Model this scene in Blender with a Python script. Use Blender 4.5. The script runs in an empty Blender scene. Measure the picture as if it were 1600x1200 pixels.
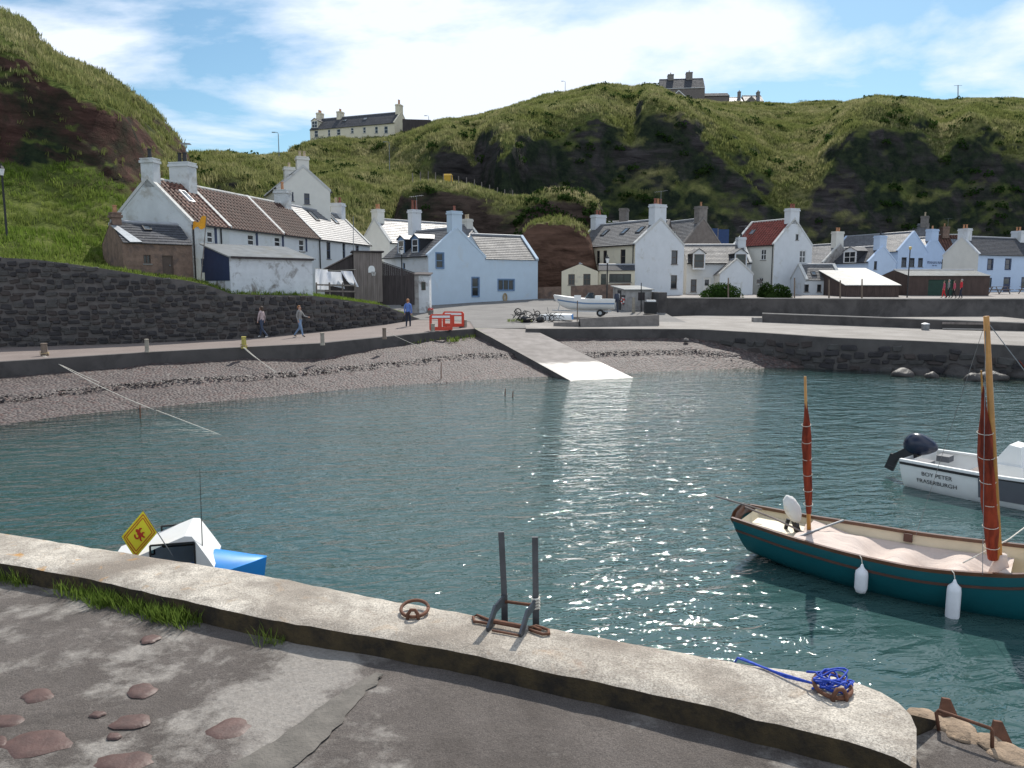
import bpy, bmesh, math, random
import numpy as np
from mathutils import Vector, Matrix, noise as mnoise
from mathutils.geometry import delaunay_2d_cdt
R = math.radians
random.seed(7); np.random.seed(7)
scene = bpy.context.scene
COL = scene.collection
# ------------------------------------------------------------------ camera
CAMZ = 4.3; PITCH = math.atan(155/1200)
cam = bpy.data.cameras.new('camera'); camo = bpy.data.objects.new('camera', cam); COL.objects.link(camo)
camo.location = (0, 0, CAMZ); camo.rotation_euler = (R(90)-PITCH, 0, 0)
cam.sensor_width = 36; cam.lens = 36*1200/1600; cam.clip_start = .05; cam.clip_end = 3000
scene.camera = camo
# ------------------------------------------------------------------ sky, sun, exposure
SUN_EL, SUN_AZ = 46, 16.5          # degrees; azimuth clockwise from the view direction
w = bpy.data.worlds.new('World'); scene.world = w; w.use_nodes = True
nt = w.node_tree; nt.nodes.clear()
def wn(t, **k):
    n = nt.nodes.new(t)
    for a, b in k.items(): setattr(n, a, b)
    return n
sky = wn('ShaderNodeTexSky', sky_type='NISHITA', sun_disc=False, sun_elevation=R(SUN_EL), sun_rotation=R(SUN_AZ),
         altitude=0, air_density=1.0, dust_density=.6, ozone_density=1.6)
tc = wn('ShaderNodeTexCoord'); sep = wn('ShaderNodeSeparateXYZ'); nt.links.new(tc.outputs['Generated'], sep.inputs[0])
def wm(op, a, b=None):
    n = wn('ShaderNodeMath', operation=op)
    for i, v in enumerate((a, b)):
        if v is None: continue
        if isinstance(v, (int, float)): n.inputs[i].default_value = v
        else: nt.links.new(v, n.inputs[i])
    return n.outputs[0]
zz = wm('ADD', wm('MAXIMUM', sep.outputs[2], 0.0), .16)
cmb = wn('ShaderNodeCombineXYZ')
nt.links.new(wm('DIVIDE', sep.outputs[0], zz), cmb.inputs[0]); nt.links.new(wm('DIVIDE', sep.outputs[1], zz), cmb.inputs[1])
mp = wn('ShaderNodeMapping'); mp.inputs['Location'].default_value = (1.35, .35, 0); mp.inputs['Scale'].default_value = (.8, 1.0, 1)
nt.links.new(cmb.outputs[0], mp.inputs[0])
n1 = wn('ShaderNodeTexNoise'); n1.inputs['Scale'].default_value = 1.15; n1.inputs['Detail'].default_value = 9
n1.inputs['Roughness'].default_value = .56; n1.inputs['Distortion'].default_value = .25
nt.links.new(mp.outputs[0], n1.inputs['Vector'])
cr = wn('ShaderNodeValToRGB'); cr.color_ramp.elements[0].position = .425; cr.color_ramp.elements[1].position = .55
nt.links.new(n1.outputs[0], cr.inputs[0])
mix = wn('ShaderNodeMix', data_type='RGBA')
nt.links.new(cr.outputs[0], mix.inputs[0]); 
tint = wn('ShaderNodeMix', data_type='RGBA', blend_type='MULTIPLY'); tint.inputs[0].default_value = 1
nt.links.new(sky.outputs[0], tint.inputs[6]); tint.inputs[7].default_value = (.86, 1.1, 1.12, 1)
nt.links.new(tint.outputs[2], mix.inputs[6])
mix.inputs[7].default_value = (9.2, 10.0, 11.4, 1)
bg = wn('ShaderNodeBackground'); bg.inputs[1].default_value = .1
nt.links.new(mix.outputs[2], bg.inputs[0])
wo = wn('ShaderNodeOutputWorld'); nt.links.new(bg.outputs[0], wo.inputs[0])
sl = bpy.data.lights.new('sun', 'SUN'); sl.energy = 5.0; sl.angle = R(.55); sl.color = (1, .95, .87)
so = bpy.data.objects.new('sun', sl); COL.objects.link(so)
SUNV = Vector((math.sin(R(SUN_AZ))*math.cos(R(SUN_EL)), math.cos(R(SUN_AZ))*math.cos(R(SUN_EL)), math.sin(R(SUN_EL))))
so.rotation_euler = (-SUNV).to_track_quat('-Z', 'Y').to_euler(); so.location = SUNV*200
vs = scene.view_settings; vs.view_transform = 'Standard'; vs.look = 'None'; vs.exposure = .08; vs.gamma = 1; vs.use_curve_mapping = False
scene.render.engine = 'CYCLES'
# ------------------------------------------------------------------ pixels to points
CP, SP = math.cos(PITCH), math.sin(PITCH)
def ray(px, py):
    cx, cy = (px-800)/1200, (600-py)/1200
    return (cx, CP+cy*SP, -SP+cy*CP)
def PY(px, py, Y):
    d = ray(px, py); t = Y/d[1]
    return Vector((d[0]*t, Y, CAMZ+d[2]*t))
def PZ(px, py, z):
    d = ray(px, py); t = (z-CAMZ)/d[2]
    return Vector((d[0]*t, d[1]*t, z))
# ------------------------------------------------------------------ mesh helpers
class MB:
    def __init__(s): s.v = []; s.f = []; s.m = []
    def add(s, vs, fs, mi=0):
        o = len(s.v); s.v += [tuple(v) for v in vs]; s.f += [tuple(i+o for i in f) for f in fs]; s.m += [mi]*len(fs); return s
    def box(s, x0, x1, y0, y1, z0, z1, mi=0, M=None):
        vs = [Vector((x, y, z)) for x in (x0, x1) for y in (y0, y1) for z in (z0, z1)]
        if M is not None: vs = [M @ v for v in vs]
        return s.add(vs, [(0,1,3,2),(4,6,7,5),(0,4,5,1),(2,3,7,6),(0,2,6,4),(1,5,7,3)], mi)
    def bar(s, a, b, w, h=None, mi=0, up=(0,0,1)):
        a = Vector(a); b = Vector(b); h = h or w; d = b-a; L = d.length
        if L < 1e-6: return s
        x = d/L; u = Vector(up)
        if abs(x.dot(u)) > .98: u = Vector((0,1,0))
        y = u.cross(x).normalized(); z = x.cross(y)
        M = Matrix(((x.x,y.x,z.x,a.x),(x.y,y.y,z.y,a.y),(x.z,y.z,z.z,a.z),(0,0,0,1)))
        return s.box(0, L, -w/2, w/2, -h/2, h/2, mi, M)
    def tube(s, pts, r, n=8, mi=0, cap=True):
        pts = [Vector(p) for p in pts]; k = len(pts)
        rs = r if isinstance(r, (list, tuple)) else [r]*k
        rings = []; prev = None
        for i, p in enumerate(pts):
            t = (pts[min(i+1,k-1)]-pts[max(i-1,0)]).normalized()
            if prev is None:
                u = Vector((0,0,1)) if abs(t.z) < .9 else Vector((1,0,0))
                a = t.cross(u).normalized()
            else: a = (prev-t*prev.dot(t)).normalized()
            prev = a; b = t.cross(a)
            rings.append([p+(a*math.cos(2*math.pi*j/n)+b*math.sin(2*math.pi*j/n))*rs[i] for j in range(n)])
        vs = [v for rg in rings for v in rg]
        fs = [(i*n+j, i*n+(j+1)%n, (i+1)*n+(j+1)%n, (i+1)*n+j) for i in range(k-1) for j in range(n)]
        if cap: fs += [tuple(range(n-1,-1,-1)), tuple((k-1)*n+j for j in range(n))]
        return s.add(vs, fs, mi)
    def lathe(s, prof, n=12, c=(0,0,0), mi=0):
        c = Vector(c); vs = [c+Vector((r*math.cos(2*math.pi*j/n), r*math.sin(2*math.pi*j/n), z)) for r, z in prof for j in range(n)]
        k = len(prof)
        fs = [(i*n+j, i*n+(j+1)%n, (i+1)*n+(j+1)%n, (i+1)*n+j) for i in range(k-1) for j in range(n)]
        fs += [tuple(range(n-1,-1,-1)), tuple((k-1)*n+j for j in range(n))]
        return s.add(vs, fs, mi)
    def prism(s, poly, d, mi=0, M=None):
        """polygon in x,z extruded along y from 0 to d"""
        n = len(poly); vs = [Vector((x,0,z)) for x,z in poly]+[Vector((x,d,z)) for x,z in poly]
        if M is not None: vs = [M @ v for v in vs]
        fs = [tuple(range(n)), tuple(range(2*n-1,n-1,-1))]+[(i,i+n,(i+1)%n+n,(i+1)%n) for i in range(n)]
        return s.add(vs, fs, mi)
    def grid(s, rows, mi=0, close=False):
        k = len(rows[0]); vs = [p for r in rows for p in r]
        fs = [(i*k+j, i*k+(j+1)%k, (i+1)*k+(j+1)%k, (i+1)*k+j) for i in range(len(rows)-1) for j in range(k if close else k-1)]
        return s.add(vs, fs, mi)
    def mesh(s, name, smooth=False):
        me = bpy.data.meshes.new(name); me.from_pydata(s.v, [], s.f)
        bm = bmesh.new(); bm.from_mesh(me)
        bmesh.ops.recalc_face_normals(bm, faces=bm.faces); bm.to_mesh(me); bm.free()
        if any(s.m): me.polygons.foreach_set('material_index', s.m)
        if smooth: me.polygons.foreach_set('use_smooth', [True]*len(me.polygons))
        return me
    def build(s, name, mats, parent=None, smooth=False, kind=None, autosmooth=None):
        return obj(name, s.mesh(name, smooth or autosmooth is not None), mats, parent, kind, autosmooth)
def obj(name, me, mats, parent=None, kind=None, autosmooth=None):
    o = bpy.data.objects.new(name, me); COL.objects.link(o)
    for m in (mats if isinstance(mats, (list, tuple)) else [mats]): me.materials.append(MAT(m))
    if parent is not None: o.parent = parent
    if kind: o['kind'] = kind
    if autosmooth is not None:
        try: me.set_sharp_from_angle(angle=R(autosmooth))
        except Exception: pass
    return o
def tag(o, label, cat, group=None):
    o['label'] = label; o['category'] = cat
    if group: o['group'] = group
    return o
def thing(name, label, cat, loc=(0,0,0), rz=0, group=None):
    o = bpy.data.objects.new(name, None); COL.objects.link(o); o.empty_display_size = .2
    o.location = loc; o.rotation_euler = (0,0,rz)
    return tag(o, label, cat, group)
def copy_tree(o, parent=None):
    c = o.copy(); COL.objects.link(c); c.parent = parent
    for ch in list(o.children): copy_tree(ch, c)
    return c
def pchip(xs, ys, q):
    xs = np.asarray(xs, float); ys = np.asarray(ys, float); q = np.asarray(q, float)
    h = np.diff(xs); d = np.diff(ys)/h; m = np.zeros(len(xs))
    m[0], m[-1] = d[0], d[-1]
    for i in range(1, len(xs)-1):
        if d[i-1]*d[i] > 0:
            w1, w2 = 2*h[i]+h[i-1], h[i]+2*h[i-1]; m[i] = (w1+w2)/(w1/d[i-1]+w2/d[i])
    i = np.clip(np.searchsorted(xs, q)-1, 0, len(h)-1); t = (q-xs[i])/h[i]
    t = np.clip(t, -1, 2); t2, t3 = t*t, t*t*t
    return (2*t3-3*t2+1)*ys[i]+(t3-2*t2+t)*h[i]*m[i]+(-2*t3+3*t2)*ys[i+1]+(t3-t2)*h[i]*m[i+1]
def lerp_poly(pts, q):
    return [float(np.interp(q, [p[0] for p in pts], [p[i] for p in pts])) for i in range(1, len(pts[0]))]
# ------------------------------------------------------------------ materials
_M = {}
def MAT(m): return _M[m] if isinstance(m, str) else m
class NT:
    """small node-tree builder"""
    def __init__(s, name):
        s.mat = bpy.data.materials.new(name); s.mat.use_nodes = True; s.t = s.mat.node_tree; s.t.nodes.clear(); _M[name] = s.mat
        s.out = s.n('ShaderNodeOutputMaterial')
    def n(s, typ, ins=None, **k):
        n = s.t.nodes.new(typ)
        for a, b in k.items(): setattr(n, a, b)
        for a, b in (ins or {}).items(): s.set(n.inputs[a], b)
        return n
    def set(s, sock, v):
        if hasattr(v, 'is_linked') or isinstance(v, bpy.types.NodeSocket): s.t.links.new(v, sock)
        else:
            if sock.type == 'RGBA' and len(v) == 3: v = (*v, 1)
            sock.default_value = v
    def pos(s, kind='Object', scale=(1,1,1), rot=(0,0,0)):
        if kind == 'World': v = s.n('ShaderNodeNewGeometry').outputs['Position']
        else: v = s.n('ShaderNodeTexCoord').outputs[kind]
        return s.n('ShaderNodeMapping', {'Vector': v, 'Scale': scale, 'Rotation': rot}).outputs[0]
    def noise(s, vec, scale, detail=4, rough=.55, dist=0):
        return s.n('ShaderNodeTexNoise', {'Vector': vec, 'Scale': scale, 'Detail': detail, 'Roughness': rough, 'Distortion': dist}).outputs[0]
    def vor(s, vec, scale, feature='F1', out='Distance', rnd=1):
        return s.n('ShaderNodeTexVoronoi', {'Vector': vec, 'Scale': scale, 'Randomness': rnd}, feature=feature).outputs[out]
    def ramp(s, fac, stops, interp='LINEAR'):
        n = s.n('ShaderNodeValToRGB', {'Fac': fac}); r = n.color_ramp; r.interpolation = interp
        while len(r.elements) < len(stops): r.elements.new(.5)
        for e, (p, c) in zip(r.elements, stops):
            e.position = p; e.color = (*c, 1) if isinstance(c, (tuple, list)) else (c, c, c, 1)
        return n.outputs[0]
    def mix(s, fac, a, b, blend='MIX'):
        n = s.n('ShaderNodeMix', data_type='RGBA', blend_type=blend)
        s.set(n.inputs[0], fac); s.set(n.inputs[6], a); s.set(n.inputs[7], b); return n.outputs[2]
    def math(s, op, a, b=None, clamp=False):
        n = s.n('ShaderNodeMath', operation=op, use_clamp=clamp); s.set(n.inputs[0], a)
        if b is not None: s.set(n.inputs[1], b)
        return n.outputs[0]
    def bump(s, h, strength=.5, dist=.02, normal=None):
        n = s.n('ShaderNodeBump', {'Height': h, 'Strength': strength, 'Distance': dist})
        if normal is not None: s.set(n.inputs['Normal'], normal)
        return n.outputs[0]
    def bsdf(s, col, rough=.8, metal=0, normal=None, spec=.5, **k):
        n = s.n('ShaderNodeBsdfPrincipled', {'Base Color': col, 'Roughness': rough, 'Metallic': metal, 'Specular IOR Level': spec})
        for a, b in k.items(): s.set(n.inputs[a.replace('_', ' ')], b)
        if normal is not None: s.set(n.inputs['Normal'], normal)
        return n.outputs[0]
    def done(s, sh): s.t.links.new(sh, s.out.inputs['Surface']); return s.mat
def mul(c, k): return tuple(min(1, x*k) for x in c)
def pm(name, col, rough=.8, var=.2, scale=2.5, bump=.3, bscale=30, bdist=.01, metal=0, spec=.5, dirt=None, dirt_amt=.0, kind='Object', stretch=(1,1,1)):
    """plain surface: two-scale tone variation, optional stains, fine relief"""
    t = NT(name); p = t.pos(kind, stretch)
    a = t.noise(p, scale, 6, .6)
    c = t.mix(t.ramp(a, [(.3, 0.), (.7, 1.)]), mul(col, 1-var), mul(col, 1+var))
    if dirt:
        d = t.ramp(t.noise(p, scale*.6, 8, .7, .4), [(.62-dirt_amt, 0.), (.72-dirt_amt*.6, 1.)])
        c = t.mix(d, c, dirt)
    nm = t.bump(t.noise(p, bscale, 4, .6), bump, bdist) if bump else None
    return t.done(t.bsdf(c, rough, metal, nm, spec))
# ================================================================== materials of the setting
pm('render_white', (.62,.64,.66), .9, .05, 1.2, .35, 25, .012, dirt=(.5,.5,.47), dirt_amt=.06)
pm('render_old', (.58,.60,.60), .92, .08, 1.0, .6, 18, .02, dirt=(.38,.36,.32), dirt_amt=.12)
pm('render_cream', (.70,.63,.48), .9, .05, 1.2, .3, 25, .012, dirt=(.5,.45,.36), dirt_amt=.05)
pm('render_ivory', (.67,.65,.59), .9, .05, 1.2, .3, 25, .012)
pm('render_sky_tint', (.50,.60,.69), .9, .04, 1.2, .3, 25, .012, dirt=(.5,.56,.6), dirt_amt=.04)  # white walls away from the sun, bluish sky light put into the colour
pm('render_inn', (.48,.59,.75), .9, .04, 1.2, .3, 25, .012)
pm('whitewash', (.62,.64,.66), .9, .1, 2.0, .8, 9, .03, dirt=(.22,.2,.18), dirt_amt=.10)
pm('skew_white', (.52,.52,.50), .9, .08, 3, .4, 30, .01, dirt=(.4,.38,.34), dirt_amt=.1)
pm('stone_grey', (.20,.18,.165), .95, .25, 3, .8, 12, .03)
pm('stone_brown', (.21,.14,.105), .95, .3, 3, .8, 10, .03, dirt=(.12,.09,.08), dirt_amt=.1)
pm('harl_dark', (.17,.145,.13), .95, .2, 3, .6, 20, .02)
pm('concrete', (.24,.225,.21), .92, .18, 1.3, .4, 40, .008, dirt=(.2,.185,.17), dirt_amt=.12)
pm('concrete_dark', (.085,.077,.073), .92, .2, .9, .5, 25, .012, dirt=(.05,.045,.043), dirt_amt=.15)
pm('concrete_pale', (.30,.28,.26), .9, .15, 1.0, .4, 40, .008, dirt=(.26,.24,.22), dirt_amt=.14)
pm('frame_navy', (.03,.045,.10), .5, .1, 5, 0)
pm('frame_blue', (.13,.22,.36), .5, .1, 5, 0)
pm('frame_dark', (.035,.03,.03), .55, .1, 5, 0)
pm('frame_white', (.75,.75,.74), .5, .05, 5, 0)
pm('frame_brown', (.09,.06,.045), .6, .1, 5, 0)
pm('lead', (.30,.31,.33), .55, .15, 4, .2, 20, .005)
pm('pot_clay', (.42,.21,.11), .85, .2, 6, .2)
pm('pot_red', (.22,.075,.05), .8, .2, 6, .2)
pm('pot_buff', (.45,.36,.25), .85, .2, 6, .2)
pm('pot_black', (.02,.02,.022), .6, .1, 6, .1)
pm('metal_black', (.015,.015,.017), .5, .2, 6, .15, 40, .004)
pm('metal_grey', (.22,.23,.24), .5, .2, 6, .2, 40, .004, metal=.6)
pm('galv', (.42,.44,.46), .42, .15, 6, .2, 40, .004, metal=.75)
pm('wood_grey', (.20,.17,.155), .9, .3, 6, .5, 30, .01, stretch=(1,1,.12))
pm('wood_dark', (.055,.045,.045), .9, .3, 6, .5, 30, .01, stretch=(1,1,.12))
pm('wood_post', (.17,.13,.10), .9, .3, 6, .5, 30, .01, stretch=(1,1,.2))
pm('plaster_grey', (.36,.345,.33), .95, .2, 2, .6, 20, .015, dirt=(.22,.2,.19), dirt_amt=.15)
pm('rubber', (.018,.018,.018), .8, .1, 4, .1)
pm('paint_navy', (.02,.035,.085), .55, .15, 3, .2)
def slate_mat(name, col, rough, var, w=.30, h=.2):
    t = NT(name); p = t.n('ShaderNodeUVMap').outputs[0]
    br = t.n('ShaderNodeTexBrick', {'Vector': p, 'Color1': mul(col,1-var), 'Color2': mul(col,1+var), 'Mortar': mul(col,.35), 'Scale': 1.0, 'Mortar Size': .012,
             'Brick Width': w, 'Row Height': h, 'Bias': 0.0}, offset=.5)
    ns = t.noise(p, .8, 6, .65)
    c = t.mix(t.ramp(ns, [(.35,0.),(.7,.55)]), br.outputs[0], mul(col, .62))
    c = t.mix(t.ramp(t.noise(p, 7, 3), [(.62,0.),(.75,.5)]), c, (.36,.34,.27))
    nm = t.bump(t.math('SUBTRACT', t.noise(p, 6, 4), t.math('MULTIPLY', br.outputs['Fac'], .8)), .6, .02)
    t.done(t.bsdf(c, t.mix(ns, (rough-.08,)*3, (rough+.12,)*3), 0, nm, .5))
slate_mat('slate', (.12,.118,.122), .62, .3)
slate_mat('slate_dark', (.055,.058,.07), .8, .3)
slate_mat('slate_pale', (.17,.17,.18), .50, .3)
def tile_mat(name, c1, c2):
    t = NT(name); p = t.n('ShaderNodeUVMap').outputs[0]
    br = t.n('ShaderNodeTexBrick', {'Vector': p, 'Color1': c1, 'Color2': c2, 'Mortar': mul(c1,.25), 'Scale': 1.0, 'Mortar Size': .03, 'Brick Width': .36, 'Row Height': .33}, offset=0)
    c = t.mix(t.ramp(t.noise(p, 1.1, 7, .7), [(.45,0.),(.7,.75)]), br.outputs[0], mul(c1,.45))
    nm = t.bump(t.math('SUBTRACT', t.noise(p, 15, 3), br.outputs['Fac']), .5, .02)
    t.done(t.bsdf(c, .75, 0, nm, .4))
tile_mat('pantile', (.10,.045,.032), (.19,.09,.065))
tile_mat('pantile_brown', (.09,.04,.028), (.14,.065,.045))
tile_mat('pantile_red', (.17,.028,.02), (.23,.05,.036))
t = NT('glass_dark'); p = t.pos('Object')
t.done(t.bsdf(t.mix(t.noise(p, 1.5, 2), (.012,.014,.018), (.05,.055,.06)), .06, 0, None, .6))
t = NT('skylight_glass'); t.done(t.bsdf((.10,.12,.14), .08, 0, None, 1.0))

# hills: turf where gentle; scrub and rock where steep, shade put into their colour
def hill_mat(name, rock, lo=.42, hi=.62, g=((.085,.105,.028),(.15,.165,.05),(.30,.25,.12),(.045,.065,.02)), dry=.55, rocky=.5):
    t = NT(name); p = t.pos('World')
    big = t.noise(p, .06, 5, .6, .4); med = t.noise(p, .35, 6, .65, .3); fine = t.noise(p, 2.2, 5, .7)
    c = t.mix(t.ramp(med, [(.3,0.),(.62,1.)]), g[0], g[1])
    c = t.mix(t.ramp(big, [(.6-.25*dry,0.),(.85-.25*dry,.9)]), c, g[2])
    c = t.mix(t.ramp(t.noise(p, .55, 6, .7, .5), [(.54,0.),(.68,.8)]), c, g[3])
    c = t.mix(t.ramp(fine, [(.35,.5),(.6,0.)]), c, mul(g[3], .6))
    strat = t.noise(t.pos('World', (.3,.3,1.5)), .8, 8, .7, .6)
    rk = t.mix(t.ramp(strat, [(.3,0.),(.7,1.)]), mul(rock,.28), mul(rock,1.9))
    veg_shaded = t.mix(t.ramp(t.noise(p, .9, 6, .7), [(.4,0.),(.65,1.)]), (.012,.018,.013), (.030,.040,.022))
    st = t.mix(t.ramp(t.noise(p, .16, 6, .65, .5), [(.58-.35*rocky,0.),(.72-.35*rocky,1.)]), veg_shaded, rk)
    nz = t.n('ShaderNodeSeparateXYZ', {0: t.n('ShaderNodeNewGeometry').outputs['Normal']}).outputs[2]
    s = t.math('ADD', nz, t.math('MULTIPLY', t.math('SUBTRACT', t.noise(p, .3, 6, .65, .4), .5), .45))
    c = t.mix(t.ramp(s, [(lo,0.),(hi,1.)]), st, c)
    nm = t.bump(t.noise(p, 1.6, 8, .75, .3), .7, .3)
    nm = t.bump(strat, .6, .35, nm)
    t.done(t.bsdf(c, 1.0, 0, nm, .05))
hill_mat('hill_ground', (.038,.034,.034), rocky=.35)
hill_mat('hill_ground_left', (.062,.034,.028), .50, .68, g=((.075,.10,.024),(.13,.155,.04),(.24,.21,.08),(.04,.06,.018)), dry=.35, rocky=.62)
hill_mat('mound_ground', (.055,.04,.033), .5, .7, dry=.4, rocky=.8)
hill_mat('stack_ground', (.10,.058,.042), .68, .85, dry=.5, rocky=1.3)
def blade_mat(name, c1, c2, c3):
    t = NT(name); p = t.pos('World')
    r = t.n('ShaderNodeObjectInfo').outputs['Random']
    c = t.mix(t.ramp(t.noise(p, .10, 5, .6, .4), [(.42,0.),(.66,1.)]), c1, c3)
    c = t.mix(t.ramp(t.noise(p, .5, 4, .6), [(.35,0.),(.65,.8)]), c, c2)
    c = t.mix(t.math('MULTIPLY', r, .5), c, mul(c2, .55))
    d = t.n('ShaderNodeBsdfDiffuse', {'Color': c}).outputs[0]; tr = t.n('ShaderNodeBsdfTranslucent', {'Color': c}).outputs[0]
    t.done(t.n('ShaderNodeMixShader', {0: .45, 1: d, 2: tr}).outputs[0])
blade_mat('blades_hill', (.25,.26,.09), (.13,.165,.05), (.50,.44,.25))
blade_mat('blades_green', (.20,.28,.05), (.10,.16,.03), (.28,.31,.09))
blade_mat('blades_bush', (.035,.07,.018), (.02,.045,.012), (.06,.09,.025))
# shingle, tarmac, paving
t = NT('shingle'); p = t.pos('World')
v = t.n('ShaderNodeTexVoronoi', {'Vector': p, 'Scale': 9.0}); vc = t.n('ShaderNodeSeparateColor', {0: v.outputs['Color']}).outputs[0]
c = t.ramp(vc, [(0.,(.04,.03,.028)),(.35,(.07,.055,.052)),(.6,(.10,.082,.077)),(.85,(.085,.045,.038)),(1.,(.15,.135,.125))])
c = t.mix(t.ramp(t.noise(p, .5, 4), [(.4,0.),(.7,.5)]), c, (.055,.04,.036))
t.done(t.bsdf(c, .7, 0, t.bump(t.math('MULTIPLY', v.outputs['Distance'], -1.0), 1.0, .06), .4))
t = NT('pebble'); r = t.n('ShaderNodeObjectInfo').outputs['Random']
c = t.ramp(r, [(0.,(.035,.027,.025)),(.3,(.075,.06,.057)),(.55,(.14,.118,.112)),(.7,(.12,.06,.05)),(.85,(.21,.185,.175)),(1.,(.36,.33,.31))])
zz1 = t.n('ShaderNodeSeparateXYZ', {0: t.n('ShaderNodeNewGeometry').outputs['Position']}).outputs[2]; wet = t.ramp(t.math('MULTIPLY', zz1, 3.0), [(.25,1.),(.8,0.)])
t.done(t.bsdf(t.mix(wet, c, mul((.05,.042,.04), 1.0)), t.mix(wet, (.75,)*3, (.22,)*3), 0, None, .5))
def tarmac(name, c1, c2, wet=None):
    t = NT(name); p = t.pos('World')
    c = t.mix(t.ramp(t.noise(p, .5, 7, .65, .3), [(.35,0.),(.65,1.)]), c1, c2)
    c = t.mix(t.ramp(t.noise(p, 40, 2), [(.4,.35),(.6,0.)]), c, mul(c1,.55))
    t.done(t.bsdf(c, .88, 0, t.bump(t.noise(p, 60, 3), .4, .01), .35))
tarmac('path_mat', (.18,.145,.13), (.235,.195,.175))
tarmac('yard_mat', (.14,.133,.127), (.20,.19,.18))
tarmac('street_mat', (.24,.215,.20), (.31,.285,.26))
tarmac('promenade_mat', (.22,.20,.18), (.33,.305,.28))
# slipway: ribbed concrete, wet in its lower third
t = NT('slip_mat'); p = t.pos('World'); q = t.n('ShaderNodeUVMap').outputs[0]
u = t.n('ShaderNodeSeparateXYZ', {0: q}).outputs[1]
c = t.mix(t.ramp(t.noise(p, 1.5, 6), [(.35,0.),(.65,1.)]), (.15,.132,.12), (.23,.205,.19))
wet = t.ramp(t.math('ADD', u, t.math('MULTIPLY', t.math('SUBTRACT', t.noise(p, 2.0, 4), .5), .12)), [(.23,1.),(.30,0.)])
c = t.mix(wet, c, t.mix(.5, c, (.10,.09,.08)))
bm_ = t.bump(t.noise(t.n('ShaderNodeMapping', {'Vector': q, 'Scale': (1,60,1)}).outputs[0], 1.0, 3), .5, .02)
bm_ = t.bump(t.noise(p, 20, 3), .5, .01, bm_)
t.done(t.bsdf(c, t.mix(wet, (.8,.8,.8), (.36,.36,.36)), 0, bm_, t.mix(wet, (.4,)*3, (1.,)*3)))
# water: fresnel mirror over a body that thickens with depth
t = NT('water_mat'); p = t.pos('World', (1,1,1), (0,0,R(-12)))
dp = t.n('ShaderNodeAttribute', attribute_name='depth').outputs['Fac']
pw = t.n('ShaderNodeMapping', {'Vector': p, 'Scale': (.62,1.25,1)}).outputs[0]
h = t.math('ADD', t.math('MULTIPLY', t.noise(pw, 1.1, 2, .5, .5), 1.0), t.math('MULTIPLY', t.noise(pw, 3.2, 3, .55, .6), .62))
h = t.math('ADD', h, t.math('MULTIPLY', t.noise(pw, 10.0, 2, .5, .4), .09))
nm = t.bump(h, 1.0, .098)
body = t.n('ShaderNodeBsdfDiffuse', {'Color': t.mix(t.noise(p, .12, 3), (.024,.060,.056), (.042,.088,.086))}).outputs[0]
clear = t.n('ShaderNodeBsdfTransparent', {'Color': (.62,.72,.62,1)}).outputs[0]
vol = t.n('ShaderNodeMixShader', {0: t.ramp(dp, [(0.,.08),(.25,.5),(.6,.85),(1.,1.)]), 1: clear, 2: body}).outputs[0]
gl = t.n('ShaderNodeBsdfGlossy', {'Color': (1,1,1,1), 'Roughness': .04, 'Normal': nm}).outputs[0]
fr = t.n('ShaderNodeFresnel', {'IOR': 1.42, 'Normal': nm}).outputs[0]
t.done(t.n('ShaderNodeMixShader', {0: fr, 1: vol, 2: gl}).outputs[0])
pm('seabed', (.06,.06,.045), .9, .3, .5, .5, 3, .1)

# ================================================================== ground, beach, water
def strip(name, rows, mat, uv=None, kind='structure', smooth=False):
    return MB().grid(rows).build(name, mat, None, smooth, kind)
def resample(poly, n):
    poly = [Vector(p) for p in poly]; d = [0]
    for a, b in zip(poly, poly[1:]): d.append(d[-1]+(b-a).length)
    q = np.linspace(0, d[-1], n)
    return [Vector([float(np.interp(s, d, [p[i] for p in poly])) for i in range(3)]) for s in q]
def zpath(px): return float(np.interp(px, [-600,300,745], [1.38,1.42,1.76]))
EDGE = [(-600,612),(-300,588),(0,566),(230,551),(380,543),(500,537),(600,527),(700,517),(742,514)]
BASE = [(-600,572,1.38),(-300,557,1.38),(0,543,1.40),(200,537,1.42),(400,528,1.48),(520,516,1.64),(600,507,1.80),(655,499,2.03),(742,501,1.985)]
edge = [PZ(a, b, zpath(a)) for a, b in EDGE]; base = [PZ(a, b, c) for a, b, c in BASE]
ne = resample(edge, 60); nb = resample(base, 60)
strip('path', [[a.lerp(b, t) for t in (0,.33,.66,1)] for a, b in zip(ne, nb)], 'path_mat')
# yard and street sheets
def yardz(Y): return float(np.interp(Y, [30,44,57,65,74,80,112,140], [1.2,1.775,2.3,2.67,3.2,3.35,3.6,3.7]))
rows = []
ytop = [PZ(655,499,1.72), PZ(742,501,1.75), Vector((-2.0,44.3,1.775)), Vector((1.3,44.6,1.785)), Vector((11.2,44.6,1.785))]
for Y in [44.75,47,49.4,50.7,52,54.5,57,61,65,70,74,80,95,118]:
    xm = float(np.interp(Y, [44.75,49.4,50.7,57,65], [-2.2,-2.7,-6.3,-9,-16])); rows.append([Vector((x, Y, yardz(Y)-.012-(.08 if x > 1.3 and Y < 56 else 0))) for x in np.linspace(xm, 11.25, 40)])
strip('yard', rows, 'yard_mat')
def streetz(x, Y):
    zf = float(np.interp(x, [11,32,80], [3.2,3.02,2.9])); yf = float(np.interp(x, [11,32,80], [57,63,72]))
    return float(np.interp(Y, [yf, 80, 112, 150], [zf, 3.36, 3.6, 3.7]))
rows = []
for tY in np.linspace(0, 1, 14):
    rows.append([Vector((x, (lambda y0: y0+(118-y0)*tY)(float(np.interp(x,[11,32,80],[57,63,72]))), 0)) for x in np.linspace(11.2, 95, 40)])
for r in rows:
    for v in r: v.z = streetz(v.x, v.y)
strip('street', rows, 'street_mat')
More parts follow.
